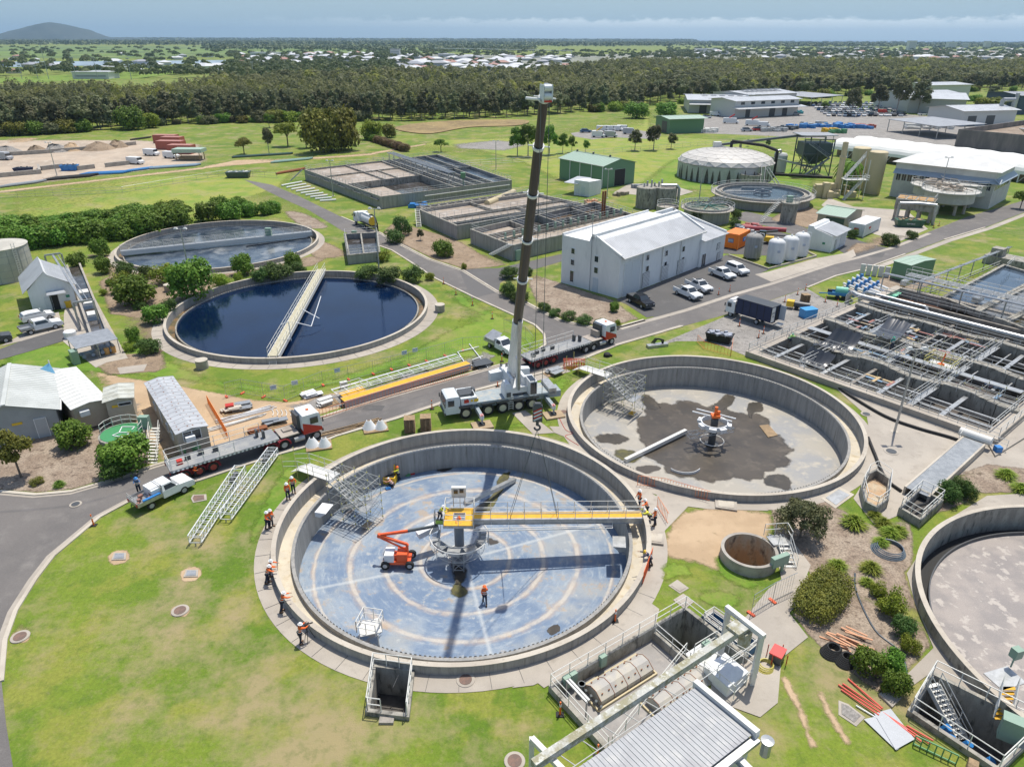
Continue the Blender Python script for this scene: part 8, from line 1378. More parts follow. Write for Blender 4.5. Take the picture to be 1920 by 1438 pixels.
for u,vb,vt,wf,k,l in((755,440,403,.8,'dbush1','tall dark shrub beside the diagonal road, first bed'),(740,455,428,1.2,'dbush0','broad low dark shrub below the tall one beside the road'),(789,451,430,1.,'gum0','wispy pale shrub on two stems in the first dirt bed'),(832,480,446,1.05,'bush2','round bright green shrub in the dirt bed before the basins'),(870,505,493,.8,'ybush0','tiny green shrub at the kerb of the dirt bed'),(720,490,468,1.1,'ybush1','pale shrub behind the dark hedge at the blue tank'),(690,520,494,1.5,'dbush2','dark hedge piece at the back of the deep blue tank, left'),(730,528,498,1.4,'dbush1','dark hedge piece at the back of the deep blue tank, middle'),(775,528,497,1.1,'dbush0','dark hedge piece at the back of the deep blue tank, right'),(806,525,509,1,'ybush2','small mottled shrub at the corner of the lawn strip'),(955,522,497,1.2,'dbush0','clipped dark hedge block at the side road, left'),(985,515,495,1.1,'dbush2','clipped dark hedge block at the side road, right'),(953,555,527,1.,'dbush1','dark hedge at the kerb beside the crane boom, lower'),(975,567,540,1.1,'dbush2','dark hedge just right of the lower kerb one'),(1020,583,566,1.3,'dbush0','low hedge piece below the white building bed, left'),(1065,600,583,1.4,'dbush1','low hedge piece below the white building bed, middle'),(1040,592,576,1.3,'dbush2','low hedge piece between the left and middle ones'),(1095,607,590,1.5,'dbush0','low hedge piece below the white building bed, right'),(1125,610,597,1.4,'dbush1','low hedge piece nearest the truck cab'),(1151,585,565,.8,'bush1','small bright shrub near the black ute'),(1158,612,598,.7,'ybush1','tiny bright shrub at the kerb corner'),(1204,390,370,.9,'tree0','round bright green tree beside the twin concrete tower'),(1308,420,392,.75,'dbush1','round dark shrub before the thickener, left'),(1378,410,388,.8,'dbush2','ball-shaped dark shrub right of the thickener'),(1377,427,408,1.,'dbush0','low dark shrub below the ball-shaped one'),(1258,395,379,1,'bush0','small green shrub at the low round tank'),(1668,460,437,1.2,'dbush1','dark shrub in the mulch island by the main road, left'),(1708,448,430,1.1,'dbush2','dark shrub in the mulch island by the main road, right'),(1598,447,428,.9,'dbush0','dark shrub against the white red-logo container'),(1912,392,355,.9,'tree1','bushy green tree cut by the right edge at the road')):
 put(k,u,vb,vt,l,wf,group='shrubs along the roads')
for u,vb,vt,wf,k,l in((40,895,808,.75,'tree2','yellow-green broad tree in the mulch bed at the left edge'),(140,838,788,1.,'bush1','round green shrub before the cream hut'),(245,880,820,1.15,'bush0','large shrub with orange flowers beside the green-decked tank'),(215,893,855,1.1,'dbush0','dark shrub at the kerb below the round green-decked tank'),(70,908,895,1.3,'dbush1','low dark shrub under the yellow-green tree'),(190,855,832,.6,'tree0','tiny sapling beside the green-decked tank'),(112,912,895,.7,'tuft1','grassy tuft on the mulch at the left'),(5,830,790,.8,'tree1','tree crown cut by the left edge above the mulch bed')):
 put(k,u,vb,vt,l,wf,group='plants of the lower left bed',mat=lf_b if 'yellow-green' in l else None)
for u,vb,vt,k in((14,712,684,'bush0'),(45,705,690,'bush1'),(30,720,705,'bush2')):put(k,u,vb,vt,'red-leaved shrub beside the blue shade sail',1,group='red shrubs by the sail',mat=lf_r if k!='bush0' else None)
for u,vb,vt,wf,k,l in((1500,1008,938,.78,'olive','big rounded olive-green bush beside the small round well'),(1775,940,900,.8,'dbush0','dark rounded shrub left of three below the grated walkway'),(1795,925,893,.8,'dbush1','dark rounded shrub behind, below the grated walkway'),(1812,935,900,.7,'dbush2','dark rounded shrub right of three below the grated walkway'),(1620,1262,1218,.8,'bush0','bright glossy shrub left of three on the mulch by the hose'),(1665,1262,1218,.75,'bush1','bright glossy shrub behind right on the mulch'),(1676,1300,1257,.75,'bush2','bright glossy shrub nearest the long valve chamber'),(1645,1115,1093,1.,'ybush0','topmost lime shrub in the row along the scum tank path'),(1672,1152,1108,.75,'ybush1','tallest lime shrub in the row along the scum tank path'),(1690,1190,1152,.8,'dbush2','olive shrub in the row along the scum tank path'),(1703,1220,1192,.85,'ybush2','lowest small lime shrub in the row along the scum tank path')):
 put(k,u,vb,vt,l,wf,group='shrubs of the right bed')
for u,v,s,l in((1600,985,1.5,'largest spiky flax tuft by the grated cover'),(1655,985,1.1,'spiky flax tuft beside the largest one'),(1668,1005,1.2,'spiky flax tuft in front of the inlet chamber'),(1650,1020,.9,'small spiky flax tuft at the bottom of the group'),(1682,1000,1.1,'spiky flax tuft at the right of the group'),(1640,970,.9,'spiky flax tuft close to the octagonal chamber'),(1570,1065,1.05,'spiky flax tuft beside the round yellow hedge'),(1632,1070,1.15,'flowering flax tuft by the coiled hose'),(1885,895,1.3,'spiky tuft near the right edge, upper'),(1912,920,1.2,'spiky tuft cut by the right edge'),(1625,1095,.8,'low flax tuft above the lime shrub row')):
 c=G(u,v);Pl('tuft0',l,(c.x,c.y,0),s,group='flax tufts',cat='shrub')
c=G(1540,1128);me=leafmesh('foliage',[(x,y*(1-abs(x)*.16),.75,1.0,.95,.95,1)for x in(-2,-1.2,-.4,.4,1.2,2)for y in(-.75,.75)],17000,.11,77,lf_b,shell=.85);o=Tg('garden_shrub','large clipped bronze-green oval hedge on the gravel bed at the right','hedge',(c.x,c.y,0));x=bpy.data.objects.new('foliage',me);COL.objects.link(x);x.parent=o;x.rotation_euler=(0,0,.80)
tf=[];
for k,u,vb,vt,l,wf,mt in(('bush0',600,286,196,'tall weeping gum, left trunk of the big pair at the meadow edge',.75,lf_b),('bush1',640,282,190,'tall weeping gum, right of the big pair at the meadow edge',.75,lf_b),('bush2',622,284,205,'tall weeping gum, middle of the big group at the meadow edge',.75,lf_b),('tree0',458,290,255,'round olive tree standing alone on the meadow',1.1,lf_b),('gum1',505,290,240,'thin bare-looking tree beside the round olive tree',.7,None),('tree1',540,275,225,'bright green tree left of the weeping gums',1.,lf_y),('tree2',505,240,213,'small lollipop tree at the forest edge',.9,lf_g),('tree0',827,285,259,'flat-topped dark tree beside the far basin',1.15,None),('tree1',575,278,240,'bright bushy tree left of the weeping gums',1,lf_y),('bush2',248,243,192,'big round green tree at the forest edge',1.0,None),('bush0',285,240,210,'smaller green tree beside the big round one at the forest edge',1,lf_y),('bush1',155,248,222,'pale bush-like tree at the forest edge left',1.3,None),('bush2',118,245,212,'lime tree at the forest edge left',.9,lf_y),('bush1',700,262,222,'lime tree right of the weeping gums',1.,lf_y),('bush2',730,258,228,'lime tree farther right of the weeping gums',.9,lf_b),('gum0',970,293,238,'leafy tree left of the crane boom top, group edge',.95,lf_g),('gum1',990,294,233,'dense leafy tree close left of the crane boom',1.,lf_g),('gum2',1030,290,235,'leafy tree directly right of the crane boom',.9,lf_g),('gum0',1055,288,250,'slim tree in the row right of the crane boom, first',.9,lf_g),('gum1',1072,286,255,'slim tree in the row right of the crane boom, second',.9,lf_g),('gum2',1098,286,263,'small tree in the row right of the crane boom, third',1.,lf_g),('gum0',1190,283,243,'grey-green tree by the parked vans, left',1.1,None),('gum1',1225,282,235,'grey-green tree by the parked vans, middle',1.1,None),('gum2',1258,280,250,'grey-green tree by the parked vans, right',1.1,None),('bush0',1193,222,190,'big round dark tree left of the long warehouse',1.3,None),('bush1',1247,220,188,'big round green tree before the long warehouse',1.3,None),('gum2',1595,218,165,'tall brownish gum before the crowded car park',1.,None),('gum0',1645,210,158,'tall gum, left of the group before the curved warehouse',1.,None),('gum1',1680,215,148,'tallest gum before the curved warehouse',1.,None),('gum2',1720,213,150,'tall gum right of the tallest one',1.,None),('bush0',1850,213,180,'broad lime tree at the right before the navy factory',1.4,lf_y),('tree1',1825,208,175,'green tree beside the broad lime tree',1,None),('tree2',1545,208,190,'small green tree by the car park carport',1.1,None),('gum1',1402,275,262,'small dark tree on the slope beyond the dome, left',1.2,lf_d),('gum2',1440,276,262,'small dark tree on the slope beyond the dome, right',1.2,lf_d)):
 put(k,u,vb,vt,l,wf,group='trees of the middle distance',mat=mt,cat='tree')
for u,v,s in((1590,358,9.5),(1605,352,8.5),(1578,350,9)):c=G(u,v);Pl('palm','palm with arching fronds behind the cream silos',(c.x,c.y,0),s*1.1,group='palms behind the silos')
for u,v in((1575,360),(1590,365)):c=G(u,v);Pl('dbush0','dense dark shrub at the foot of the palms',(c.x,c.y,0),4,group='shrubs at the foot of the palms')
def fy(u):
 xs=[-400,0,150,330,560,760,900,1060,1160,1300,1500,1650,1920,2400];ys=[262,256,246,232,226,226,222,212,206,190,184,176,168,165];return float(np.interp(u,xs,ys))
REG=lambda u:[s for a,s in((150,'at the far left end'),(360,'behind the left yard'),(560,'behind the mown meadow'),(760,'behind the weeping gums'),(960,'behind the brown reeds'),(1180,'behind the crane boom'),(1350,'behind the long warehouse'),(1500,'behind the depot office'),(1650,'behind the crowded car park'),(1800,'behind the curved warehouse'),(9999,'at the right edge'))if u<a][0]
fr_=random.Random(11);cnt=0;u=-20
for _ in range(75):
 u=fr_.choice((fr_.uniform(-20,680),fr_.uniform(1090,1900)));v=fy(u)+fr_.uniform(.5,3);c=G(u,v);h=fr_.uniform(3,7);Pl('bush%d'%fr_.randrange(3),'low leafy shrub hiding the trunks of the forest edge '+REG(u),(c.x,c.y,-.4),(h*1.3,h*1.3,h),group='understorey shrubs of the forest edge',mat=fr_.choice((lf_g,lf_y,lf_o,lf_b,lf_o)))
for row in range(3):
 u=-30+row*7
 while u<1945:
  v=fy(u)-row*3.0+fr_.uniform(-1,1);c=G(u,v);hgt=fr_.uniform(8.5,15.5);y_=c.y
  if 1180<u<1300 and row==0:u+=26;continue
  k=fr_.choice(['shoak0','shoak1','shoak2','shoak0','ftree0','ftree1']if u<1150 else['ftree0','ftree1','ftree2','shoak1','ftree2']);t=Pl(k,('grey-green swamp oak' if k[0]=='s' else 'rounded dusky green tree')+' in the '+('front','second','third')[row]+' row of the forest '+REG(u),(c.x,c.y,-.2),(hgt*1.05,hgt*1.05,hgt),group='front row forest trees',cat='tree');cnt+=1
  u+=fr_.uniform(17,24)
def mass(name,label,pts,mat,seed,nq,leaf,kinds=3):
 """one mesh of many coarse crowns; pts rows: x,y,z0,radius,height"""
 g=np.random.default_rng(seed);n=len(pts);A=np.repeat(np.array(pts),nq,axis=0);N_=len(A);d=g.normal(size=(N_,3));d/=np.linalg.norm(d,axis=1)[:,None];d[:,2]=np.abs(d[:,2])*1.0-.25
 r=.75+.3*g.random(N_);tap=1-.45*np.clip(d[:,2],0,1)*g.random(N_);P0=np.stack([A[:,0]+d[:,0]*A[:,3]*r*tap,A[:,1]+d[:,1]*A[:,3]*r*tap,A[:,2]+A[:,4]*(.55+.45*d[:,2]*r)],1)
 nn=d*1.2+g.normal(size=(N_,3))*.38+np.array([0,0,.3]);nn/=np.linalg.norm(nn,axis=1)[:,None];a=np.cross(nn,g.normal(size=(N_,3)));a/=np.linalg.norm(a,axis=1)[:,None];b=np.cross(nn,a);s=(A[:,3]*leaf*(.6+.8*g.random(N_)))[:,None]
 V=np.empty((N_,4,3));V[:,0]=P0-a*s;V[:,1]=P0+b*s*.7;V[:,2]=P0+a*s;V[:,3]=P0-b*s*.7
 me=bpy.data.meshes.new(name);me.vertices.add(4*N_);me.vertices.foreach_set('co',V.reshape(-1));me.loops.add(4*N_);me.loops.foreach_set('vertex_index',np.arange(4*N_,dtype=np.int32));me.polygons.add(N_);me.polygons.foreach_set('loop_start',np.arange(0,4*N_,4,dtype=np.int32));me.materials.append(mat);me.update(calc_edges=True)
 o=bpy.data.objects.new(name,me);COL.objects.link(o);return tag(o,label,'forest',kind='stuff')
fm=leafmat('forest_canopy',(.14,.155,.075),(.22,.225,.10),(.34,.36,.06),rand=0,s1=.012);fm.node_tree.nodes['Mix Shader'].inputs[0].default_value=.42
def clearing(u,v):
 return(v<118 and u<470)or(130<u<420 and v<150 and v<118+(u-100)*.06)
P1=[];P2=[]
for _ in range(60000):
 if len(P1)+len(P2)>7000:break
 u=fr_.uniform(-60,2000);vt=float(np.interp(u,[-60,300,420,520,720,1000,1120,1200,1920],[190,184,170,162,147,146,128,119,119]));vb=fy(u)-8
 y0,y1=G(960,vb).y,G(960,vt).y
 if fr_.random()>min(1,(y1-y0)/900+.1):continue
 y=y0*((y1/y0)**fr_.random());k=G(u,719+(-647)+(F*38/y)*1.0).x if False else 0
 v=None;c=V3(((u-960)/F*(y*cT+H*sT),y,0));hh=fr_.uniform(9,14)
 (P1 if y<480 else P2).append((c.x,c.y,0,fr_.uniform(2.0,4.4)*(1 if y<600 else 1.4),hh*fr_.choice((.65,.85,1,1,1.12,1.25))))
mass('forest','grey-green forest canopy behind the meadow, nearer part',P1,fm,1,170,.15);mass('forest','hazy forest canopy stretching back to the suburbs',P2,fm,2,80,.22)
def xf(c,a):M_=Matrix.Translation(c)@Matrix.Rotation(a,4,'Z');return lambda x,y,z=0.:M_@V3((x,y,z))
def stairtower(label,o,ang,n1,z0):
 fr=xf(V3((o[0],o[1],0)),ang);t=Sc(label,fr,0,0,2.2,4.4,z0,2.0,1,3,5,diag=True,cat='scaffold stair');tr,st=Q(),Q()
 H_=.9-z0;k0=int(H_/.24)//2
 for f_,(xa,ya,za,xb,yb,zb)in enumerate(((.6,4.3,.9,.6,1.0,(z0+.9)/2),(1.6,1.0,(z0+.9)/2,1.6,4.2,z0+.15))):
  a,b=fr(xa,ya,za),fr(xb,yb,zb)
  for k in range(k0+1):q=a.lerp(b,k/k0);tr.box(tuple(q),(.85,.27,.05),ang)
  for s in(-.42,.42):p,q=fr(xa+s,ya,za),fr(xb+s,yb,zb);st.be(p,q,.05,.18);Ra(st,[p,q],1.0,.025,1.3)
 tr.Bd('treads',gv,t);st.Bd('stringer',scaf,t);q=fr(1.1,.7,(z0+.9)/2-.02);Q().box(tuple(q),(2.1,.9,.06),ang).Bd('landing',gv,t);q=fr(.5,.55,z0+.2);Q().box(tuple(q),(1.0,.6,.06),ang).Bd('base_board',yellow if n1 else ply,t)
 m=Q();a,b=fr(1.1,4.4,.95),fr(1.1,8.2,.95);m.be(a,b,1.5,.06);c=fr(1.1,9.4,.35);m.be(b,c,1.3,.06);m.Bd('access_deck',ow,t);m=Q();w=Q()
 for x in(.3,1.9):Ra(m,[fr(x,4.4,.95),fr(x,8.2,.95),fr(x,10.2,.3)],1.1,.03,1.6);[w.tu(fr(x,y,0),fr(x,y,2.2),.03)for y in(7.0,8.4,10.2)]
 m.Bd('access_rail',scaf,t);w.Bd('standards',scafy,t);return t
stairtower('scaffold stair tower with a white access deck climbing into the blue-floored tank',(-13.2,53.0),R(62),False,-2.95)
stairtower('scaffold stair tower with a yellow board descending into the grey-floored tank',(14.6,75.0),R(51),True,-2.95)
def lattice(label,p,q,w,h):
 p=G(*p,.35);q=G(*q,.35);t=Tg('lattice_girder',label,'lattice girder',p,group='white lattice girders on the lawn');truss(Q(),p,q,w,h,16,.045).Bd('lattice',Wt,t);m=Q();[m.tu(x,x-V3((0,0,.4)),.06)for x in(p,q,p.lerp(q,.6))];m.Bd('feet',gv,t);m=Q();a=q+(p-q).normalized()*1;m.tu(a+V3((0,0,.5)),a+(p-q).normalized()*1.4+V3((0,0,.5)),.22);m.Bd('roller',dY,t)
lattice('shorter white lattice girder lying on the lawn, left of the pair',(366,1017),(452,884),1.0,.7);lattice('longer white lattice girder lying on the lawn, right of the pair',(423,973),(513,850),1.0,.7)
t=Tg('spare_bridge','long yellow-decked walkway section with white rails lying in the construction yard','walkway bridge',G(700,730));a,b=G(642,750,.9),G(878,680,.9);d=(b-a).normalized();n=V3((-d.y,d.x,0))
Q().be(a,b,1.0,.08).Bd('deck',yellow,t);Q().be(a+n*-.55-V3((0,0,.35)),b+n*-.55-V3((0,0,.35)),.08,.8).be(a+n*.55-V3((0,0,.35)),b+n*.55-V3((0,0,.35)),.08,.8).Bd('girder',P('girder_mauve',(.42,.36,.36)),t)
m=Q();[m.tu(a+n*k+V3((0,0,.15)),b+n*k+V3((0,0,.15)),.045)for k in(1.2,1.7,2.1,2.8,3.0)];[m.tu(a.lerp(b,k/12)+n*1.2+V3((0,0,.15)),a.lerp(b,k/12)+n*3+V3((0,0,.15)),.035)for k in range(13)];m.Bd('loose_handrails',Wt,t);m=Q();c=G(665,745,.0);m.box((c.x,c.y,.5),(3,2.6,.08),R(35));m.Bd('deck',yellow,t);Q().box((c.x,c.y,0),(2.8,2.4,.5),R(35)).Bd('girder',gv,t);Ra(Q(),[c+V3((-1.6,.4,.5)),c+V3((.3,1.9,.5)),c+V3((1.6,.9,.5))],1.1,.035,1.2).Bd('loose_handrails',Wt,t)
c=G(645,728,0);tag(Q().box(tuple(c),(.9,.35,.9),.5).tu((c.x,c.y,0),(c.x,c.y,1),.05).Bd('switch_box',ow,loc=c),'beige switch box standing behind the yellow walkway platform','cabinet')
t=Tg('loose_frame','white tube frame lying on the gravel by the utility truck','steel frame',G(890,660));m=Q()
for p,q in(((858,660),(870,678)),((870,678),(890,688)),((858,660),(898,650)),((880,645),(915,690)),((885,675),(905,668))):m.tu(G(*p,.15),G(*q,.15),.07)
m.Bd('tubes',Wt,t);c=G(905,683);tag(Q().box(tuple(c),(2.2,1.8,.35),.6).Bd('mesh_crate',dY,loc=c),'dark mesh crate at the corner of the construction yard','crate');c=G(902,690);
for u,v,l,mt,k in((453,765,'low stack of grey grating panels in the sandy yard',gv,0),(455,781,'bundle of long white tubes lying beside the grating panels',Wt,1),(437,797,'bundle of thin grey tubes at the front of the sandy yard',ow,1),(435,772,'white slab with a red cloth on the sandy yard',cP,0),(535,775,'row of curved white brackets laid on the gravel',ow,2),(583,742,'pallet of white fittings by the road fence',Wt,0),(615,757,'small pallet wrapped in plastic beside the road',ow,0),(482,812,'pile of rusty couplings behind the flatbed truck',rust,0),(514,795,'small stack of grey channels behind the flatbed truck cab',gp,0),(655,806,'stack of dark timber bearers on the grass beside the road',timber,1),(900,688,'heap of red straps and black gear at the yard corner',dY,0),(1035,700,'pump set on a timber skid on the grass behind the crane',gv,0)):
 c=G(u,v);t=Tg('material_stack',l,'material stack',c,group='material stacks on the ground');r6=random.Random(u);m=Q()
 if k==0:[m.box((c.x+r6.uniform(-.7,.7),c.y+r6.uniform(-.5,.5),.1+.08*i),(1.2+r6.random()*.6,.5+r6.random()*.4,.1),.6+r6.uniform(-.2,.2))for i in range(6)];Q().box((c.x,c.y,0),(2.2,1.6,.1),.6).Bd('pallet',timber,t)
 elif k==1:[m.be((c.x-2.8+r6.random(),c.y-1.7+.14*i,.1),(c.x+2.2+r6.random(),c.y+1.7+.14*i,.1),.08)for i in range(7)]
 else:[m.pipe([V3((c.x-1.7+.5*i,c.y+.7,.08)),V3((c.x-1.3+.5*i,c.y,.08)),V3((c.x-1.2+.5*i,c.y-.7,.08))],.05)for i in range(7)]
 m.Bd('items',mt,t)
c=G(437,770);tag(Q().box((c.x-.3,c.y,.6),(.9,.7,.2),.4).Bd('red_cloth',red,loc=c),'red cloth bundle on the white slab in the sandy yard','cloth')
def pal(label,u,v,n=11,L_=1.2,rz=.1,box=False):
 c=G(u,v);m=Q()
 for i in range(n):m.box((c.x,c.y,.15*i),(1.15,1.15,.025),rz).box((c.x,c.y,.15*i+.12),(1.15,1.15,.025),rz);[m.box((c.x+dx,c.y-.0,.15*i+.03),(.1,1.1,.09),rz)for dx in(-.45,0,.45)]
 tag(m.Bd('pallet_stack',timber,loc=c),label,'pallet stack',group='stacks of timber pallets')
pal('left one of two tall pallet stacks beside the big tank',769,808);pal('right one of two tall pallet stacks, nearer the crane',799,805);pal('pallet stack on black plastic in the gravel yard',1509,565,8)
def cones(label,u,v):
 c=G(u,v);t=Tg('steel_hopper',label,'steel part',c,group='white steel cone parts on pallets');Q().box(tuple(c),(2.6,1.9,.16),.3).Bd('pallet',timber,t)
 for dx,s in((-.65,1),(.6,.9)):Q().La([(.75*s,.16),(.25*s,1.05),(.2*s,1.05),(.7*s,.16)],18,(c.x+dx,c.y,0),a0=R(150),a1=R(420)).Bd('cone_shell',Wt,t)
cones('curved white steel cones on a pallet on the grass above the tank',704,804);cones('white steel cones beside the front wheel of the near flatbed truck',598,837)
for u,v,l in((348,857,'green wheelie bin nearest the site hut corner'),(372,853,'green wheelie bin against the rear of the flatbed trailer'),(383,843,'green wheelie bin behind the flatbed headboard')):
 c=G(u,v);t=Tg('wheelie_bin',l,'bin',c,group='green wheelie bins');Q().taper(tuple(c),(.5,.55,0),(.62,.7,0),.95).Bd('body',bing,t);Q().box((c.x,c.y-.03,.96),(.66,.76,.09)).Bd('lid',P('bin_lid',(.16,.38,.18)),t)
dl=None
for i,(u,v,l)in enumerate(((176,985,'orange bollard post alone at the kerb of the front lawn'),(810,767,'orange post between road and grass left of the crane cab'),(933,725,'orange post behind the crane deck'),(941,678,'orange post in front of the ute behind the boom'),(1026,740,'red post at the grass edge right of the crane boom'),(1386,612,'orange post in front of the navy curtain truck'),(1431,626,'orange post at the rear of the navy curtain truck'),(1422,634,'red-white post behind the curtain truck rear'),(1471,567,'orange post nearest the pallet pile, left'),(1495,553,'orange post on the gravel edge by the road'),(1510,545,'red post at the top corner of the gravel yard'),(1547,567,'red-white post right of the pallet pile'),(1569,575,'orange post before the blue trailer'),(1153,1165,'orange post on the path at the big tank front right'),(1120,1420,'orange post by the ribbed roof corner'),(1050,1340,'orange post against the works block wall'),(832,533,'yellow-orange post on the lawn strip, first'),(855,553,'yellow-orange post on the lawn strip, second'),(886,573,'yellow-orange post on the lawn strip, third'),(923,598,'yellow-orange post on the lawn strip, fourth'),(1347,553,'orange post at the car park edge, left'),(1368,547,'orange post at the car park edge, right'),(1358,735,'x'),(1618,330,'x'),(1750,428,'orange bollard by the concrete below the drum tanks'),(1760,424,'orange bollard right beside its twin below the drum tanks'),(1852,383,'orange bollard near the hipped building corner'),(1412,636,'x'))):
 if l=='x':continue
 c=G(u,v)
 if dl is None:
  dl=Tg('delineator_post',l,'bollard',(0,0,0),group='orange delineator posts');Q().box((0,0,0),(.5,.4,.07)).Bd('base',black,dl);Q().tu((0,0,.05),(0,0,1.15),.07,.05).Bd('post',orange,dl);Q().tu((0,0,.75),(0,0,.95),.068,.066).Bd('band',Wt,dl);place(dl,c)
 else:dup(dl,c,0,l)
def fence(label,px,h=1.9,foot=True,mesh=None,step=2.6,z=0,sign=(),fm=None,cat='temporary fence'):
 pts=[G(u,v,z)for u,v in px];t=Tg('temporary_fence',label,cat,pts[0]);m=Q();w=Q();f=Q()
 for a,b in zip(pts,pts[1:]):
  n_=max(1,round((b-a).length/step))
  for k in range(n_):
   p,q=a.lerp(b,k/n_),a.lerp(b,(k+1)/n_);m.tu(p,p+V3((0,0,h)),.025,n=5);m.tu(p+V3((0,0,h)),q+V3((0,0,h)),.022,n=5);m.tu(p+V3((0,0,.12)),q+V3((0,0,.12)),.022,n=5)
   for j in range(1,8):x=p.lerp(q,j/8);w.be(x+V3((0,0,.1)),x+V3((0,0,h)),.012 if fm is None else .03)
   for j in range(1,4 if fm is None else 1):w.be(p+V3((0,0,h*j/4)),q+V3((0,0,h*j/4)),.010)
   if foot:f.box(tuple(p),(.65,.24,.14),math.atan2((b-a).y,(b-a).x)+PI/2)
 m.Bd('frames',fm or gv,t);w.Bd('mesh',fm or gv,t);f.Bd('fence_feet',M('foot_orange',(.75,.13,.05),(.55,.10,.05),s1=2),t)
 for u,v in sign:
  p=G(u,v,1.2);Q().box((p.x,p.y,.8),(.75,.03,.6),.5).Bd('sign_panel',Wt,t);Q().box((p.x,p.y-.03,1.15),(.6,.02,.08),.5).box((p.x,p.y-.03,.95),(.5,.02,.05),.5).Bd('sign_text',blue,t)
 return t
fence('wire temporary fence with orange feet and small signs along the blue tank lawn',[(425,745),(455,738),(535,752),(606,723),(700,702),(800,678),(868,658),(912,655)],sign=((512,725),(552,716),(632,693),(758,660),(778,655)))
fence('orange crowd barriers along the kerb of the construction yard',[(480,832),(545,812),(600,785),(650,770),(740,741),(880,703)],1.1,False,fm=P('barrier_orange',(.85,.25,.08)))
fence('thick orange mesh barrier standing in the sand beside the site hut',[(390,757),(428,822)],1.1,False,fm=P('mesh_orange',(.90,.28,.06)),step=1.0)
fence('orange crowd barriers on the concrete between the two empty tanks',[(1195,910),(1245,915),(1330,940)],1.1,False,fm=MATS['barrier_orange']);fence('short orange barrier by the bridge end workers',[(1232,950),(1252,982)],1.1,False,fm=MATS['barrier_orange'])
fence('wire temporary fence beside the round bronze hedge with red feet',[(1408,1152),(1448,1128),(1487,1110)]);fence('leaning orange barrier panels on the right rim of the big tank',[(1205,1095),(1222,1048)],1.2,False,fm=P('mesh_red_orange',(.85,.16,.05)),step=.8)
fence('orange mesh round the skip heaped with rubbish',[(1307,642),(1320,655),(1370,668),(1373,648)],1.1,False,fm=MATS['barrier_orange']);fence('wire temporary fence behind the utility truck near the kerb corner',[(945,622),(985,636),(1000,655)],foot=False)
def wirefence(label,px,h=1.6):pts=[G(u,v)for u,v in px];tag(Ra(Q(),pts,h,.035,4.,(.5,.1),n=4).Bd('boundary_fence',gv,loc=pts[0]),label,'fence')
wirefence('long wire boundary fence across the far left meadow',[(0,372),(230,362),(430,328),(520,335)]);wirefence('wire boundary fence behind the green shed and dome',[(860,312),(1000,303),(1060,293),(1250,280),(1440,262)]);wirefence('wire fence along the meadow behind the farthest basin',[(700,300),(860,312)])
for u,vb,vt,l in((1677,810,655,'tall lamp mast on the apron beside the sunken basins'),(712,520,392,'lamp mast beside the diagonal road chamber'),(362,548,430,'lamp mast rising from the bright shrub before the far tank'),(625,368,302,'lamp mast on the grass left of the farthest basin'),(930,318,265,'lamp mast at the meadow behind the basins'),(1138,372,318,'lamp mast in front of the green shed'),(1310,382,310,'lamp mast in front of the domed tank'),(1757,382,296,'lamp mast before the hipped building'),(107,330,268,'lamp mast in the far left yard')):
 c=G(u,vb);h=hpx(u,vb,vt);t=Tg('lamp_mast',l,'lamp mast',c,group='lamp masts of the works');Q().tu(c,c+V3((0,0,h)),.14,.08,n=8).Bd('pole',gv,t);Q().box(tuple(c),(.7,.7,.06)).Bd('base_plate',cP,t);Q().tu(c+V3((-.9,0,h)),c+V3((.9,0,h)),.05).Bd('crossbar',gv,t);[Q().taper((c.x+s*.75,c.y,h+.02),(.6,.5,0),(.35,.3,0),.25).Bd('lamp_head',ow,t)for s in(-1,1)]
c=G(728,905,-3);t=Tg('tool_chest','open yellow site tool chest against the wall of the blue-floored tank','tool chest',c);Q().box((c.x,c.y,-3.0),(1.7,.9,.9),-.15).Bd('body',gold,t);Q().box((c.x-.1,c.y+.55,-2.1),(1.7,.08,1.0),-.15).Bd('lid',gold,t);Q().box((c.x,c.y,-2.1),(1.5,.7,.02),-.15).Bd('opening',black,t)
c=G(696,1195,-2.9);t=Tg('work_platform','white folding work platform with rails standing on the blue tank floor near the wall','work platform',c);m=Q().box((c.x,c.y,-1.9),(1.6,1.5,.08),.3);m.Bd('deck',ow,t);m=Q();Ra(m,[c+V3((-.9,-.5,1.)),c+V3((.6,-.9,1.)),c+V3((.9,.7,1.)),c+V3((-.6,1,1.)),c+V3((-.9,-.5,1.))],1.1,.035,.8);[m.tu(c+V3((x,y,1)),c+V3((x,y,-.2)),.035)for x in(-.7,.7)for y in(-.7,.7)];m.Bd('frame',rW,t)
for u,v,l,mt in((800,882,'dark power tool bag by the tank wall',dY),(773,890,'small red pump on the tank floor by the tool chest',red),(765,893,'green coiled hose beside the red pump',bing),(728,918,'blue-orange tool box in front of the yellow chest',blue),(1302,912,'x',red)):
 if l!='x':c=G(u,v,-3);tag(Q().box((c.x,c.y,-3.05),(.5,.35,.3),.4).tu((c.x-.2,c.y,-2.7),(c.x+.2,c.y,-2.7),.05).Bd('tool_item',mt,loc=c),l,'tool')
c=G(1455,1238);t=Tg('generator','red portable generator in a tube frame on the concrete path','generator',c);Q().box((c.x,c.y,.15),(1.0,.8,.65),.9).Bd('engine',dY,t);Q().box((c.x,c.y,.8),(1.05,.85,.1),.9).Bd('top_cover',P('generator_red',(.65,.07,.06)),t);m=Q();[m.be(c+V3((x,y,.05)),c+V3((x,y,1)),.05)for x in(-.5,.5)for y in(-.45,.45)];m.Bd('frame',red,t)
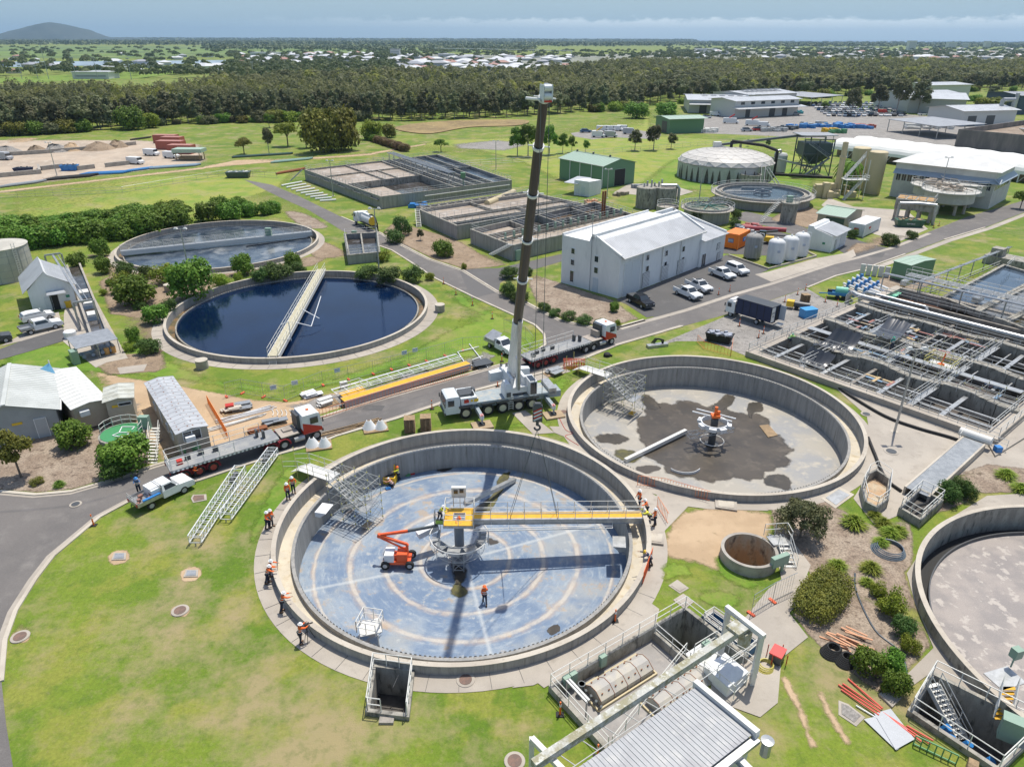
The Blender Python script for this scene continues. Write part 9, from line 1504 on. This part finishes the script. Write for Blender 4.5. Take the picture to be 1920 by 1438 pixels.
def coil(label,u,v,r9,mt,n=4,tr=.045,z=0):c=G(u,v,z);m=Q();[hoop((c.x+.05*k,c.y+.04*k),r9*(1-.06*k),z+.06+.07*k,tr,24,m)for k in range(n)];tag(m.Bd('hose_coil',mt,loc=c),label,'hose coil')
coil('yellow cable coil on the path beside the portal frame',1433,1252,.55,P('cable_yellow',(.55,.48,.12)));coil('large grey hose coil on the gravel by the flax tufts',1665,1033,1.3,P('hose_grey',(.13,.17,.21)),5);coil('black corrugated hose coil on the grass edge, upper',1557,1226,.62,black,6,.09);coil('black corrugated hose coil on the grass edge, lower',1583,1243,.55,black,6,.09)
def hose(label,px,r9,mt,z=.06,name='hose'):pts=Sp([G(u,v,z)for u,v in px],6);tag(Q().pipe(pts,r9,7).Bd(name,mt,loc=pts[0]),label,name)
hose('dark hose snaking across the gravel bed beside the scum tank',[(1603,1075),(1606,1110),(1640,1180),(1690,1225),(1704,1290)],.07,P('hose_blue_black',(.06,.08,.10)));hose('thick black pipe lying along the sunken basin wall on the apron',[(1560,718),(1600,745),(1660,780),(1720,802),(1790,822),(1812,835)],.16,black,.2,'black_pipe');hose('black pipe running down the apron beside the second tank to the inlet chamber',[(1628,820),(1640,850),(1660,895),(1690,920)],.14,black,.2,'black_pipe');hose('thin red hose curled on the path near the crane mat',[(1045,775),(1060,805),(1075,812),(1060,818),(1085,835)],.03,red)
t=Tg('red_pipes','bundle of red conduit pipes lying on the lawn at the lower right','pipe bundle',G(1600,1300));m=Q();
for a,b in(((1572,1283),(1650,1335)),((1580,1281),(1652,1330)),((1590,1272),(1655,1328)),((1577,1292),(1648,1340)),((1655,1335),(1745,1395)),((1668,1345),(1728,1390)),((1700,1360),(1750,1388))):m.tu(G(*a,.1),G(*b,.16),.055)
m.Bd('pipes',P('pipe_red',(.72,.10,.07)),t);m=Q();[m.tu(G(1605+k*3,1322+k*2,.1),G(1652+k*3,1350+k*2,.1),.045)for k in range(2)];m.Bd('pipes',Wt,t)
for px,z_,l in(([(1619,1350),(1650,1343),(1685,1405),(1680,1408)],.08,'lower grey sheet lying on the lawn'),([(1638,1340),(1669,1331),(1714,1388),(1678,1408)],.12,'upper grey sheet lying over the other sheet')):p=GP(px);tag(Q().pr([(q.x,q.y)for q in p],z_,z_+.03).Bd('sheet_panel',P('sheet_grey',(.42,.44,.46)),loc=p[0]),l,'sheet')
m=Q();r6=random.Random(4);c=G(1583,1200);[m.box((c.x+r6.uniform(-1,1.2),c.y+r6.uniform(-.8,.8),.02+.03*k),(.9+r6.random(),.12,.05),-.6+r6.uniform(-.2,.2))for k in range(12)];tag(m.Bd('plank_pile',P('plank_orange',(.60,.30,.16)),loc=c),'scatter of orange and white planks on the gravel bed','planks')
c=G(1745,1410);t=Tg('cable_rack','green metal rack with a dark cable drum on the grass at the bottom right','rack',c);m=Q();[m.be(c+V3((-.8+.3*k,.5-.22*k,0)),c+V3((-.8+.3*k,.5-.22*k,.8)),.05)for k in range(7)];[m.be(c+V3((-.8,.5,z_)),c+V3((1.0,-.8,z_)),.07)for z_ in(.1,.8)];m.Bd('frame',bing,t);Q().tu(c+V3((1.3,-1.2,.5)),c+V3((1.7,-1.5,.5)),.5,n=16).Bd('cable_drum',timber,t)
c=G(1180,650);
t=Tg('barrier_pile','stack of red-orange mesh barrier panels behind the second scaffold','barrier stack',G(1073,690));m=Q();c=G(1078,690)
for k in range(5):
 for j in range(9):m.be(c+V3((-1.4+.32*j,.3*k-.5,0)),c+V3((-1.4+.32*j,.3*k-.5,1.0)),.04)
 m.be(c+V3((-1.5,.3*k-.5,1)),c+V3((1.3,.3*k-.5,1)),.05);m.be(c+V3((-1.5,.3*k-.5,.1)),c+V3((1.3,.3*k-.5,.1)),.05)
m.Bd('panels',P('panel_red_orange',(.72,.14,.06)),t)
c=G(1138,668);tag(Q().La([(.5,0),(.45,.4),(.2,.55),(0,.55)],14,tuple(c)).tu(c+V3((.3,0,.2)),c+V3((.7,-.1,.1)),.15).Bd('rubble_bag',black,loc=c),'black bag lying on the grass behind the second tank','bag')
c=G(1232,650);t=Tg('skid_frame','grey steel skid with black hoses on the grass by the second tank','skid',c);Q().box(tuple(c),(3,.8,.4),.3).Bd('skid',gv,t);m=Q();[m.pipe([c+V3((-.8+.2*k,.3,.4)),c+V3((-.3+.2*k,.3,1.1)),c+V3((.5+.2*k,.2,.9)),c+V3((.8,.2,.2))],.07)for k in range(3)];m.Bd('hoses',black,t)
c=G(1575,560);t=Tg('water_trailer','blue tandem trailer carrying a teal water tank on the gravel yard','trailer',c);m=Q();a=xf(c,R(-20));m.be(a(-2,0,.75),a(2,0,.75),1.7,.12);[m.be(a(-2,s,1),a(2,s,1),.06,.35)for s in(-.85,.85)];m.be(a(-2,0,.7),a(-3.3,0,.6),.15);m.Bd('tray',P('trailer_blue',(.04,.22,.45)),t)
for x in(-.45,.45):Q().tu(a(x,-.95,.35),a(x,-.75,.35),.34,n=14).tu(a(x,.95,.35),a(x,.75,.35),.34,n=14).Bd('wheels',black,t)
Q().tu(a(-.9,0,1.35),a(.9,0,1.35),.62,n=18).Bd('water_tank',P('tank_teal',(.16,.50,.36)),t);Q().box(tuple(a(-1.7,.2,.8)),(.5,.6,.5)).Bd('pump',black,t)
c=G(1493,580);t=Tg('compressor','yellow and dark towable compressor on the gravel yard','compressor',c);a=xf(c,R(-28));Q().box(tuple(a(-1,0,.4)),(1.1,1.1,.9),R(-28)).Bd('body',gold,t);Q().tu(a(-.4,0,.8),a(1.9,0,.8),.5,n=14).Bd('drum',dY,t);Q().tu(a(0,-.6,.3),a(0,.6,.3),.3,n=12).Bd('wheels',black,t)
c=G(1514,594);t=Tg('blue_generator','bright blue enclosed generator at the edge of the sunken basins','generator',c);Q().box(tuple(c),(2.2,1.4,1.3),.3).Bd('body',P('generator_blue',(.05,.30,.62)),t);Q().box((c.x,c.y,1.3),(2.3,1.5,.06),.3).Bd('top',P('generator_blue',(.05,.30,.62)),t)
t=Tg('valve_manifold','row of white pipes with blue valves on a concrete slab by the lawn','valve manifold',G(1620,540));px=[(1577,540),(1608,521),(1668,548),(1640,562)];p=GP(px);Q().pr([(q.x,q.y)for q in p],0,.2).Bd('slab',cP,t);m,b=Q(),Q()
for i in range(4):
 x0,x1=p[0].lerp(p[1],.1+i*.27),p[3].lerp(p[2],.1+i*.27);m.tu(x0+V3((0,0,.6)),x1+V3((0,0,.6)),.22)
 for k in(.15,.4,.65):q=x0.lerp(x1,k);b.tu(q+V3((0,0,.35)),q+V3((0,0,1.2)),.24).box((q.x,q.y,.3),(.5,.5,.6))
m.Bd('pipes',Wt,t);b.Bd('valves',P('valve_blue',(.03,.20,.50)),t);a,b_=p[1]+V3((1.6,2,0)),p[1]+V3((7,-.5,0));tt=Tg('panel_rack','white rack of electrical cabinets behind the blue valves','cabinet',a);m=Q();[m.box(tuple(a.lerp(b_,k/6)),(.8,.35,1.9),-.45)for k in range(7)];m.Bd('cabinets',ow,tt)
t,f=hut('x',G(1700,532),G(1746,520),G(1688,518),3.2,green,greenr);t['label']='green box shelter on legs with pump gear below, at the ponds';t['category']='pump shelter';t.location.z=.0;c=G(1692,538);Q().box(tuple(c),(.6,.6,.8)).Bd('fuel_can',gold,t)
c=G(1660,562);tag(Q().pr([(q.x,q.y)for q in GP([(1648,552),(1668,545),(1690,552),(1668,566)])],.1,.25).Bd('green_lid',P('lid_mint',(.20,.55,.38)),loc=c),'mint green chamber lid beside the blue valves','chamber lid')
c=G(1432,456);t=Tg('telehandler','orange and black telehandler parked among the scrap behind the vertical tanks','telehandler',c);Q().box((c.x,c.y,.6),(3.6,1.8,.9),R(-20)).Bd('chassis',gold,t);Q().box((c.x-.5,c.y,1.5),(1.3,1,1.1),R(-20)).Bd('cab',glass,t);m=Q();[m.tu((c.x+x,c.y+y,.6),(c.x+x,c.y+y+.4,.6),.6,n=14)for x in(-1.3,1.3)for y in(-1.2,.8)];m.Bd('wheels',black,t);Q().be((c.x-1.8,c.y+.7,2.0),(c.x+2.6,c.y+.2,2.5),.4).Bd('boom',dY,t)
r6=random.Random(12)
for i,(u,v,l,mt)in enumerate(((1400,432,'blue-grey scrap heap beside the telehandler',P('scrap_grey',(.25,.27,.3))),(1415,428,'red and white scrap heap beside the telehandler',P('scrap_red',(.4,.12,.1))),(1395,438,'white scrap heap nearest the orange container',ow),(1165,366,'pile of stored parts outside the green shed door',P('parts_tan',(.3,.25,.2))),(1200,352,'grey pallet stack in front of the green shed',gp),(1110,382,'orange and white bits on the slab before the green shed',P('bits_orange',(.6,.3,.15))),(785,388,'blue and white pipe fittings on the grass before the far basin',blue),(735,390,'x',Wt))):
 if l=='x':continue
 c=G(u,v);m=Q();[m.box((c.x+r6.uniform(-2,2),c.y+r6.uniform(-1.5,1.5),0),(.5+r6.random()*1.4,.3+r6.random(),.3+r6.random()*.8),r6.random()*3)for k in range(12)];tag(m.Bd('scrap_heap',mt,loc=c),l,'scrap heap')
c=G(1435,440);tag(Q().tu(c+V3((-4,2,1)),c+V3((4,-1,1.2)),.5,n=12).Bd('red_pipe',P('pipe_maroon',(.35,.05,.06)),loc=c),'fat maroon pipe lying above the scrap behind the telehandler','pipe')
for k in range(9):
 a,b=G(528+k*9,348+k*3.6,.3),G(566+k*8,341+k*4.2,.3);tag(Q().tu(a,b,.22,n=8).Bd('white_pipe',Wt,loc=a),'white plastic pipe laid out on the grass beside the far basin','pipe',group='white pipes beside the far basin')
mk=P('road_marking',(.50,.49,.46));sl_=M('tyre_marks',(.125,.118,.112),(.15,.14,.135),s1=.5);
for px,w in(([(0,960),(150,945),(300,900),(450,852)],.35),([(600,800),(760,752),(930,700),(1060,660),(1200,615)],.35),([(620,806),(780,757),(950,706),(1080,664)],.3),([(980,570),(1060,620),(1130,628),(1250,602)],.3),([(1100,628),(1300,580),(1500,520),(1700,460)],.35)):
 Sh('tyre_track',strip_poly(Sp(GP(px),5),-w/2,w/2),.0245,sl_)
for u,v,w,h in((560,818,14,5),(1240,590,22,6),(1490,512,30,7),(700,765,22,6),(760,462,12,6),(900,540,16,7),(1640,478,20,5)):S2('asphalt_patch',[(u-w,v+h*.6),(u-w*.6,v-h),(u+w,v-h*.7),(u+w*.7,v+h)],.0262,asphalt2)
Sh('gutter',strip_poly(GP(R1b[9:30]),-.55,-.17),.034,cQ);Sh('gutter',strip_poly(GP(R1u[0:14]),-.5,-.19),.034,cQ);Sh('gutter',strip_poly(GP(R1l[3:15]),-.5,-.19),.034,cQ)
HX=lambda u,y:(u-960)/F*(y*cT+H*sT)
def FP(u,y):return(HX(u,y),y)
yv=lambda v:G(960,v).y
def far(name,pts,z,mat):return Sh(name,[FP(u,yv(v))for u,v in pts],z,mat,holes=False)
sea=M('sea',(.05,.12,.20),(.07,.15,.24),rough=.35,s1=.0004,grain=0);riv=M('river_water',(.28,.36,.42),(.33,.40,.46),rough=.3,s1=.01,grain=0)
Sh('sea',[(3150,4700),(6800,4300),(24500,9000),(24500,25500),(3300,25500),(3150,20000)],.6,sea,holes=False)
far('river',[(-400,124),(330,116),(560,113),(560,117),(340,122),(120,127),(-400,138)],.12,riv)
far('far_fields',[(-500,112),(-500,91),(560,89),(640,96),(500,108),(340,110),(200,113)],.10,farfield);far('far_fields',[(-300,160),(0,150),(150,142),(360,132),(440,132),(330,140),(260,150),(60,158)],.14,lush)
far('far_fields',[(400,96),(900,92),(900,99),(500,101)],.16,farfield)
far('suburb_ground',[(440,128),(520,108),(760,102),(1100,104),(1250,96),(2300,90),(2300,114),(1500,110),(1300,114),(1120,128),(1040,148),(740,150),(600,160),(500,166)],.18,M('suburb_ground',(.20,.21,.15),(.28,.28,.25),(.12,.15,.08),s1=.01,s2=.03,grain=.2))
mt=Q();prof_=[(-260,72),(-150,70),(-60,68),(0,63),(30,54),(62,46),(85,40.5),(100,38.5),(118,41),(140,46),(158,50),(168,53),(178,60),(195,66),(215,68),(245,66.5),(262,69),(285,71),(330,73)]
D0=9000.;n=18;rr=random.Random(1);us=[p[0]for p in prof_];vs=[p[1]for p in prof_];NU=90
for i in range(NU+1):
 u=-260+590*i/NU;top=max(0,(73-float(np.interp(u,us,vs)))/F*D0*cT*cT)
 for j in range(n+1):
  b=(j/n-.5)*2;y=D0+b*450;h=top*(max(0,1-abs(b)**1.6))*(1+.10*math.sin(i*.9+j*1.7)*abs(b)+.05*math.sin(i*2.3+j)*abs(b));mt.v.append((HX(u,D0),y,h-2))
mt.f=[(i*(n+1)+j,(i+1)*(n+1)+j,(i+1)*(n+1)+j+1,i*(n+1)+j+1)for i in range(NU)for j in range(n)];mt.m=[0]*len(mt.f)
tag(mt.Bd('mountain',M('mountain_bush',(.02,.04,.035),(.035,.055,.045),(.08,.08,.075),s1=.004,s2=.012,grain=.2,gs=.03,w2=(.62,.75)),smooth=True),kind='structure')
fr_=random.Random(5)
def belt(u0,u1,v0,v1,n,r0,r1,h0,h1):
 out=[]
 for _ in range(n):y=yv(v0)*((yv(v1)/yv(v0))**fr_.random());u=fr_.uniform(u0,u1);out.append((HX(u,y),y,0,fr_.uniform(r0,r1),fr_.uniform(h0,h1)))
 return out
fm2=M('far_bush',(.10,.135,.065),(.14,.175,.08),(.19,.215,.09),s1=.004,s2=.01,grain=.3,gs=.05)
B_=belt(-100,2000,88,79,2300,14,28,12,20)+belt(-100,1300,79,75.5,1600,35,70,14,26)+belt(380,1000,97,90,500,8,16,9,15)+belt(1300,2000,84,81,300,14,24,10,16)
mass('far_woodland','blue-green woodland belt along the horizon',B_,fm2,3,26,.34)
B_=belt(-60,560,150,112,150,4,7.5,8,13)+belt(430,760,124,100,170,4,8,7,12)+belt(700,1300,112,97,260,5,9,7,12)+belt(720,1080,148,112,110,3.5,6,6,9)+belt(420,740,165,124,260,4,8,8,13)+belt(1250,2000,110,90,640,5,9,7,12)+belt(-60,460,112,92,120,5,10,7,11)+belt(-60,420,150,138,60,4,6,9,12)
mass('suburb_trees','scattered trees among the distant houses and fields',B_,leafmat('suburb_foliage',(.08,.115,.04),(.12,.155,.05),(.15,.17,.07),rand=0,s1=.02),4,110,.22)
hw=[P('house_white',(.62,.62,.60)),P('house_grey',(.42,.43,.44)),P('house_cream',(.52,.47,.38))];hr=[P('roof_pale',(.60,.61,.62)),P('roof_slate',(.30,.31,.33)),P('roof_terracotta',(.38,.20,.15))];HT=[]
for i in range(3):
 f=Fr(V3((-9,-6,0)),V3((9,-6,0)),V3((-9,6,0)));t=Tg('distant_house','','house',group='distant houses');prof(f,[(0,0),(12,0),(12,3.4),(0,3.4)],0,18).Bd('wall',hw[i],t);Q().add([(-10,-7,3.3),(10,-7,3.3),(10,7,3.3),(-10,7,3.3),(-4,0,5.6),(4,0,5.6)],[(0,1,5,4),(1,2,5),(2,3,4,5),(3,0,4)]).Bd('roof',hr[i],t)
 HT.append(t)
nm=('white-walled house with a pale roof','grey house with a slate roof','cream house with a terracotta roof');first=[True]*3
for k in range(295):
 q=k%9;u,v=(fr_.uniform(450,700),fr_.uniform(103,124))if q<2 else(fr_.uniform(735,1065),fr_.uniform(106,136))if q<5 else(fr_.uniform(1290,1960),fr_.uniform(90,110))if q<8 else(fr_.uniform(-20,450),fr_.uniform(104,142))
 i=fr_.choice((0,0,0,0,1,2));y=yv(v);lab=nm[i]+' '+('in the left suburb by the river' if u<450 else 'in the town behind the mown meadow' if u<720 else 'in the white suburb left of the crane' if u<1100 else 'in the distant suburb before the sea');s=fr_.uniform(.8,1.25)*(1 if u<450 else 1.15);loc=(HX(u,y),y,0)
 if first[i]:o=HT[i];o['label']=lab;place(o,loc,fr_.random()*3,s);first[i]=False
 else:o=dup(HT[i],loc,fr_.random()*3,lab,sc=s)
for u,v,w,h,l in((497,107,60,7,'long white building in the town behind the meadow'),(545,112,26,7,'white two-storey block in the town behind the meadow'),(740,109,20,16,'tall grey and white block left of the white suburb'),(835,108,34,6,'wide pale hall in the white suburb'),(1320,96,70,8,'long white industrial shed beyond the forest'),(1560,92,110,8,'very long low white shed before the sea'),(1620,90,70,8,'pale green-roofed shed before the sea'),(1705,92,30,32,'pale apartment tower before the sea, left'),(1780,88,40,26,'wide apartment block before the sea'),(1847,89,26,30,'apartment tower near the right before the sea'),(1805,88,30,22,'grey apartment block between the towers'),(1340,101,60,7,'white warehouse beyond the forest at the left of the suburb'),(180,150,36,6,'low grey clubhouse at the sports field'),(180,136,22,5,'pale house with green roof beside the sports field'),(212,137,24,5,'cream hall right of the green-roofed house by the sports field')):
 y=yv(v);t=Tg('distant_building',l,'building',(HX(u,y),y,0));x=HX(u,y);Q().box((x,y,0),(w,w*.45+6,h)).Bd('wall',hw[0],t);Q().box((x,y,h),(w+1.5,w*.45+7.5,.8)).Bd('roof',hr[0]if h<12 else hr[1],t);m=Q();[m.box((x,y-(w*.45+6)/2,2+4*k),(w*.86,.3,1.6))for k in range(max(1,int(h/4.5)))];m.Bd('window_band',hr[1],t)
for u,vt in((90,84),(142,103),(182,103),(245,104),(40,130),(70,128),(475,109)):
 y=yv(152);x=HX(u,y);h=38-(y*(vt-72)/F/cT)*.95;t=Tg('floodlight_mast','tall slim floodlight mast at the distant sports field','lamp mast',(x,y,0),group='floodlight masts of the sports field');Q().tu((x,y,0),(x,y,max(12,h)),.35,.2,n=6).box((x,y,max(12,h)),(3,.6,1)).Bd('mast',gv,t)
y=yv(99);t=Tg('distant_bridge','long pale road bridge beyond the white suburb','bridge',(HX(900,y),y,0));m=Q();a,b=V3((HX(805,y),y+150,9)),V3((HX(1060,y),y-200,8));m.be(a,b,10,1.6);[m.be(a.lerp(b,k/12),V3((a.lerp(b,k/12).x,a.lerp(b,k/12).y,0)),2)for k in range(13)];m.Bd('bridge_deck',ow,t)
cm=[Wt,P('car_silver',(.42,.43,.45)),P('car_black',(.02,.02,.025),.3),P('car_blue',(.05,.12,.25),.3),red];cn=('white','silver','black','blue','red');CT=[]
for i in range(5):
 t=Tg('distant_car','','car',group='cars in the crowded car park');Sb([(-2.2,.3),(2.2,.3),(2.2,.8),(1.2,.95),(-2.2,1.0)],1.8).Bd('body',cm[i],t);Sb([(-1.9,.95),(1.2,.93),(.5,1.5),(-1.5,1.55)],1.7,.95,.25).Bd('windows',glass,t);m=Q();[m.tu((x,y-.1,.33),(x,y+.1,.33),.33,n=8)for x in(-1.3,1.3)for y in(-.8,.8)];m.Bd('wheels',black,t);CT.append([t,True])
def carat(u,v,i,rz,lab,s=1.15):
 c=G(u,v);o,f=CT[i]
 if f:CT[i][1]=False;o['label']=lab;return place(o,c,rz,s)
 return dup(o,c,rz,lab,sc=s)
for r in range(7):
 v=196+r*3.7
 for k in range(15):
  u=1518+k*9.5+r*6+fr_.uniform(-2,2);i=fr_.choice((0,0,0,1,1,2,2,3));carat(u,v,i,1.2+fr_.choice((0,3.14)),cn[i]+' car in row '+('one','two','three','four','five','six','seven')[r]+' of the crowded car park')
for u,v,i,l in((1633,217,0,'white car at the kerb left of the red van'),(1690,216,2,'black car under the tallest gum'),(1730,217,0,'white ute past the gums, left'),(1752,217,1,'silver ute past the gums, second'),(1768,217,2,'black ute past the gums, third'),(1788,216,0,'white ute past the gums, last'),(1490,216,1,'silver car beside the depot office'),(1098,249,3,'blue car at the left of the van park'),(1400,247,1,'silver car on the road below the depot'),(1420,246,4,'red car on the road below the depot'),(1325,222,0,'white car by the depot left end')):carat(u,v,i,.1,l)
def van(u,v,l,h=2.4,col=Wt,ln=5.4,rz=.2,bodyonly=None):
 c=G(u,v);t=Tg('parked_van',l,'van',c,group='vans and trucks beyond the works');a=xf(c,rz);m=Sb([(-ln/2,.4),(ln/2,.4),(ln/2,1.1),(ln/2-.9,1.4),(ln/2-1.3,h),(-ln/2,h)],2.0);m.v=[tuple(a(*p))for p in m.v];m.Bd('body',col,t);m=Q();m.box(tuple(a(ln/2-1.1,0,1.45)),(.5,1.9,.7),rz);m.Bd('windscreen',glass,t);m=Q();[m.tu(a(x,y-.15,.38),a(x,y+.15,.38),.38,n=8)for x in(-ln/2+1,ln/2-1)for y in(-.9,.9)];m.Bd('wheels',black,t)
for u,v,l,k in((1122,258,'flat truck with yellow machine in the van park',1),(1145,258,'grey tipper truck in the van park',2),(1130,246,'white van in the van park, first',0),(1143,246,'white van in the van park, second',0),(1156,246,'white van in the van park, third',0),(1168,245,'white van in the van park, fourth',0),(1180,252,'silver van near the dark green shed',2),(1322,208,'white van at the warehouse dock, left',0),(1337,209,'white van at the warehouse dock, second',0),(1347,209,'white van at the warehouse dock, third',0),(1340,218,'white box trailer before the depot office',0),(1370,232,'truck with red crane arm on the depot road, left',3),(1412,236,'truck with red crane arm on the depot road, middle',3),(1432,238,'white crane truck on the depot road, right',0),(1655,215,'bright red van at the edge of the car park',4),(285,292,'white tipper truck in the far left yard',0),(322,297,'white ute in the far left yard',0),(255,308,'white ute beside the concrete bays in the far left yard',0),(10,300,'dark truck at the left edge of the far yard',2)):
 van(u,v,l,2.6 if k else 2.3,(Wt,Wt,MATS['car_silver'],Wt,red)[k],5.6+(k==3)*2,-.3)
 if k in(1,3):c=G(u,v);tag(Q().be((c.x-1,c.y,2.7),(c.x+1.5,c.y,4.3),.5).Bd('crane_arm',gold if k==1 else red,loc=c),('yellow' if k==1 else 'red')+' arm on the '+l,'crane arm')
r6=random.Random(21)
for u,v,l,mt,s in((1450,246,'grey steel racks at the left of the pipe yard',gv,3),(1475,243,'dark steel racks in the middle of the pipe yard',steel,3),(1500,240,'blue pipe fittings heap in the pipe yard, front',P('pipe_blue',(.05,.22,.50)),3),(1530,236,'grey crates heap in the pipe yard',gv,3.5),(1560,238,'large blue pipe stack in the pipe yard',MATS['pipe_blue'],4),(1590,240,'blue and grey valve heap in the pipe yard',MATS['pipe_blue'],4),(1620,240,'red and blue pallets at the right of the pipe yard',P('pallet_red',(.45,.12,.08)),2.5),(1555,248,'yellow skip in the pipe yard',gold,1.5),(1570,250,'green skip in the pipe yard',bing,1.5),(1460,214,'teal pipe bundles stacked by the depot office, left',P('pipe_teal',(.05,.30,.33)),2.5),(1485,213,'teal pipe bundles stacked by the depot office, right',MATS['pipe_teal'],2.5),(1740,240,'pale rubble heap beside the grey carport',ow,6),(1330,248,'row of small parts beside the green shed',ow,2)):
 c=G(u,v);m=Q();[m.box((c.x+r6.uniform(-2,2)*s,c.y+r6.uniform(-1,1)*s,0),(1+r6.random()*s,.6+r6.random()*1.5,.5+r6.random()*1.4),r6.random()*3)for k in range(22)];tag(m.Bd('yard_stock',mt,loc=c),l,'stock pile')
for u,v,L_,W_,l in((313,268,9,4,'rusty red container farthest back in the left yard'),(325,272,8,4,'red container behind the white shelter in the left yard'),(322,280,10,4,'long red container in the middle of the left yard'),(342,288,9,4,'red container nearest the green-roofed store in the left yard')):
 c=G(u,v);t=Tg('site_container',l,'container',c,group='red containers of the left yard');Q().box(tuple(c),(L_,W_,3),-.1).Bd('body',P('container_red',(.34,.09,.06)),t);Q().box((c.x,c.y,3),(L_-.3,W_-.3,.1),-.1).Bd('lid',P('container_lid',(.45,.2,.15)),t)
c=G(358,300);t=Tg('yard_store','small green-roofed open store with timber below in the left yard','shelter',c);Q().box((c.x,c.y,2.6),(10,5,1.2)).Bd('roof',greenr,t);m=Q();[m.tu((c.x+x,c.y+y,0),(c.x+x,c.y+y,2.6),.15)for x in(-4,4)for y in(-2,2)];m.box((c.x,c.y,.2),(7,3,1));m.Bd('posts',timber,t)
def lowwall(px,l):pts=GP(px);tag(Q().Ws(pts,.7,0,1.3).Bd('block_wall',conc,loc=pts[0]),l,'wall')
for px,l in(([(0,333),(76,326),(73,316)],'grey block wall at the near left of the yard'),([(78,320),(118,315)],'short grey block wall left of the mesh bays'),([(145,320),(178,316)],'short grey block wall in the middle of the yard'),([(198,314),(243,309)],'grey block wall right of the blue bin'),([(0,290),(24,292),(56,290),(88,288),(120,285),(160,282),(210,278),(255,272)],'long back wall of the material bays')):lowwall(px,l)
for u,v,l,mt,s in((70,286,'brown earth heap in the second bay of the left yard',dirt,4),(105,284,'grey gravel heap in the third bay of the left yard',gravel,5),(135,282,'straw-coloured heap in the bay right of the gravel',sand,4),(185,280,'large brown earth heap in the left yard',dirt,6),(15,288,'grey gravel heap in the leftmost bay',gravel,5),(220,276,'flat rusty earth heap at the right end of the bays',dirt,4)):
 c=G(u,v);m=Q();r7=random.Random(u);prf=[(s,0),(s*.7,1.3),(s*.35,2.2),(0,2.5)];m.La(prf,16,tuple(c));m.v=[(x+r7.uniform(-.5,.5),y+r7.uniform(-.5,.5),z_*r7.uniform(.75,1.15))for x,y,z_ in m.v];tag(m.Bd('material_heap',mt,loc=c),l,'heap')
for a,b,l,mt,n_ in(((82,340),(170,332),'black pipe bundle on the near side of the left yard',black,6),((150,330),(232,326),'blue and black pipe bundle beside the road of the left yard',MATS['pipe_blue'],5),((232,324),(278,318),'short blue pipe bundle in the left yard',MATS['pipe_blue'],4),((280,318),(368,312),'pale blue pipe row at the right of the left yard',P('pipe_pale_blue',(.25,.35,.45)),4),((0,353),(70,344),'long grey pipe bundle at the left edge',gp,5),((435,297),(545,290),'long green shade-cloth roll beside the olive tree',P('roll_dark',(.05,.10,.08)),3),((508,307),(580,300),'green and white net stack on the meadow',P('net_teal',(.25,.38,.33)),4),((245,264),(276,260),'black pipe bundle behind the left yard',black,4),((518,328),(565,320),'rusty brown pipe row beside the far basin',rust,4)):
 p,q=G(*a),G(*b);m=Q();[m.tu(p+V3((.2*k,.8*k,.35)),q+V3((.2*k,.8*k,.35)),.32,n=6)for k in range(n_)];tag(m.Bd('pipe_stack',mt,loc=p),l,'pipe stack')
skip('dark skip full of scrap at the end of the left track',448,333,7,3,1.6,P('skip_dark',(.06,.09,.08)),.1,None,ow);skip('blue skip bin beside the mesh bays in the left yard',132,320,5,2.5,1.6,blue,.1,None,dY);skip('dark blue skip bin at the near left of the yard',45,324,5,2.5,1.4,navy,.1,None,dY)
for k in range(16):
 u=690+k*4.6;v=262+k*1.5;c=G(u,v);Pl('bush%d'%(k%3),'brown dry hedge plant in the row by the meadow track',(c.x,c.y,-.3),3.4,group='dry hedge row',mat=leafmat('leaves_dry',(.20,.14,.07),(.26,.19,.10),(.15,.11,.06))if k>3 else None,cat='hedge')
m=Q();m.box((0,12900,-6),(50600,26500,330));hz_=m.Bd('haze',None or bpy.data.materials.new('haze_air'),None);tag(hz_,kind='stuff',label='thin pale sea haze');hm=MATS['haze_air']=hz_.data.materials[0];hm.use_nodes=True;tt=hm.node_tree;tt.nodes.remove(tt.nodes['Principled BSDF']);pv=tt.nodes.new('ShaderNodeVolumePrincipled');pv.inputs['Color'].default_value=(.55,.78,1,1);pv.inputs['Density'].default_value=.00006;pv.inputs['Anisotropy'].default_value=.3;tt.links.new(pv.outputs[0],tt.nodes['Material Output'].inputs['Volume'])
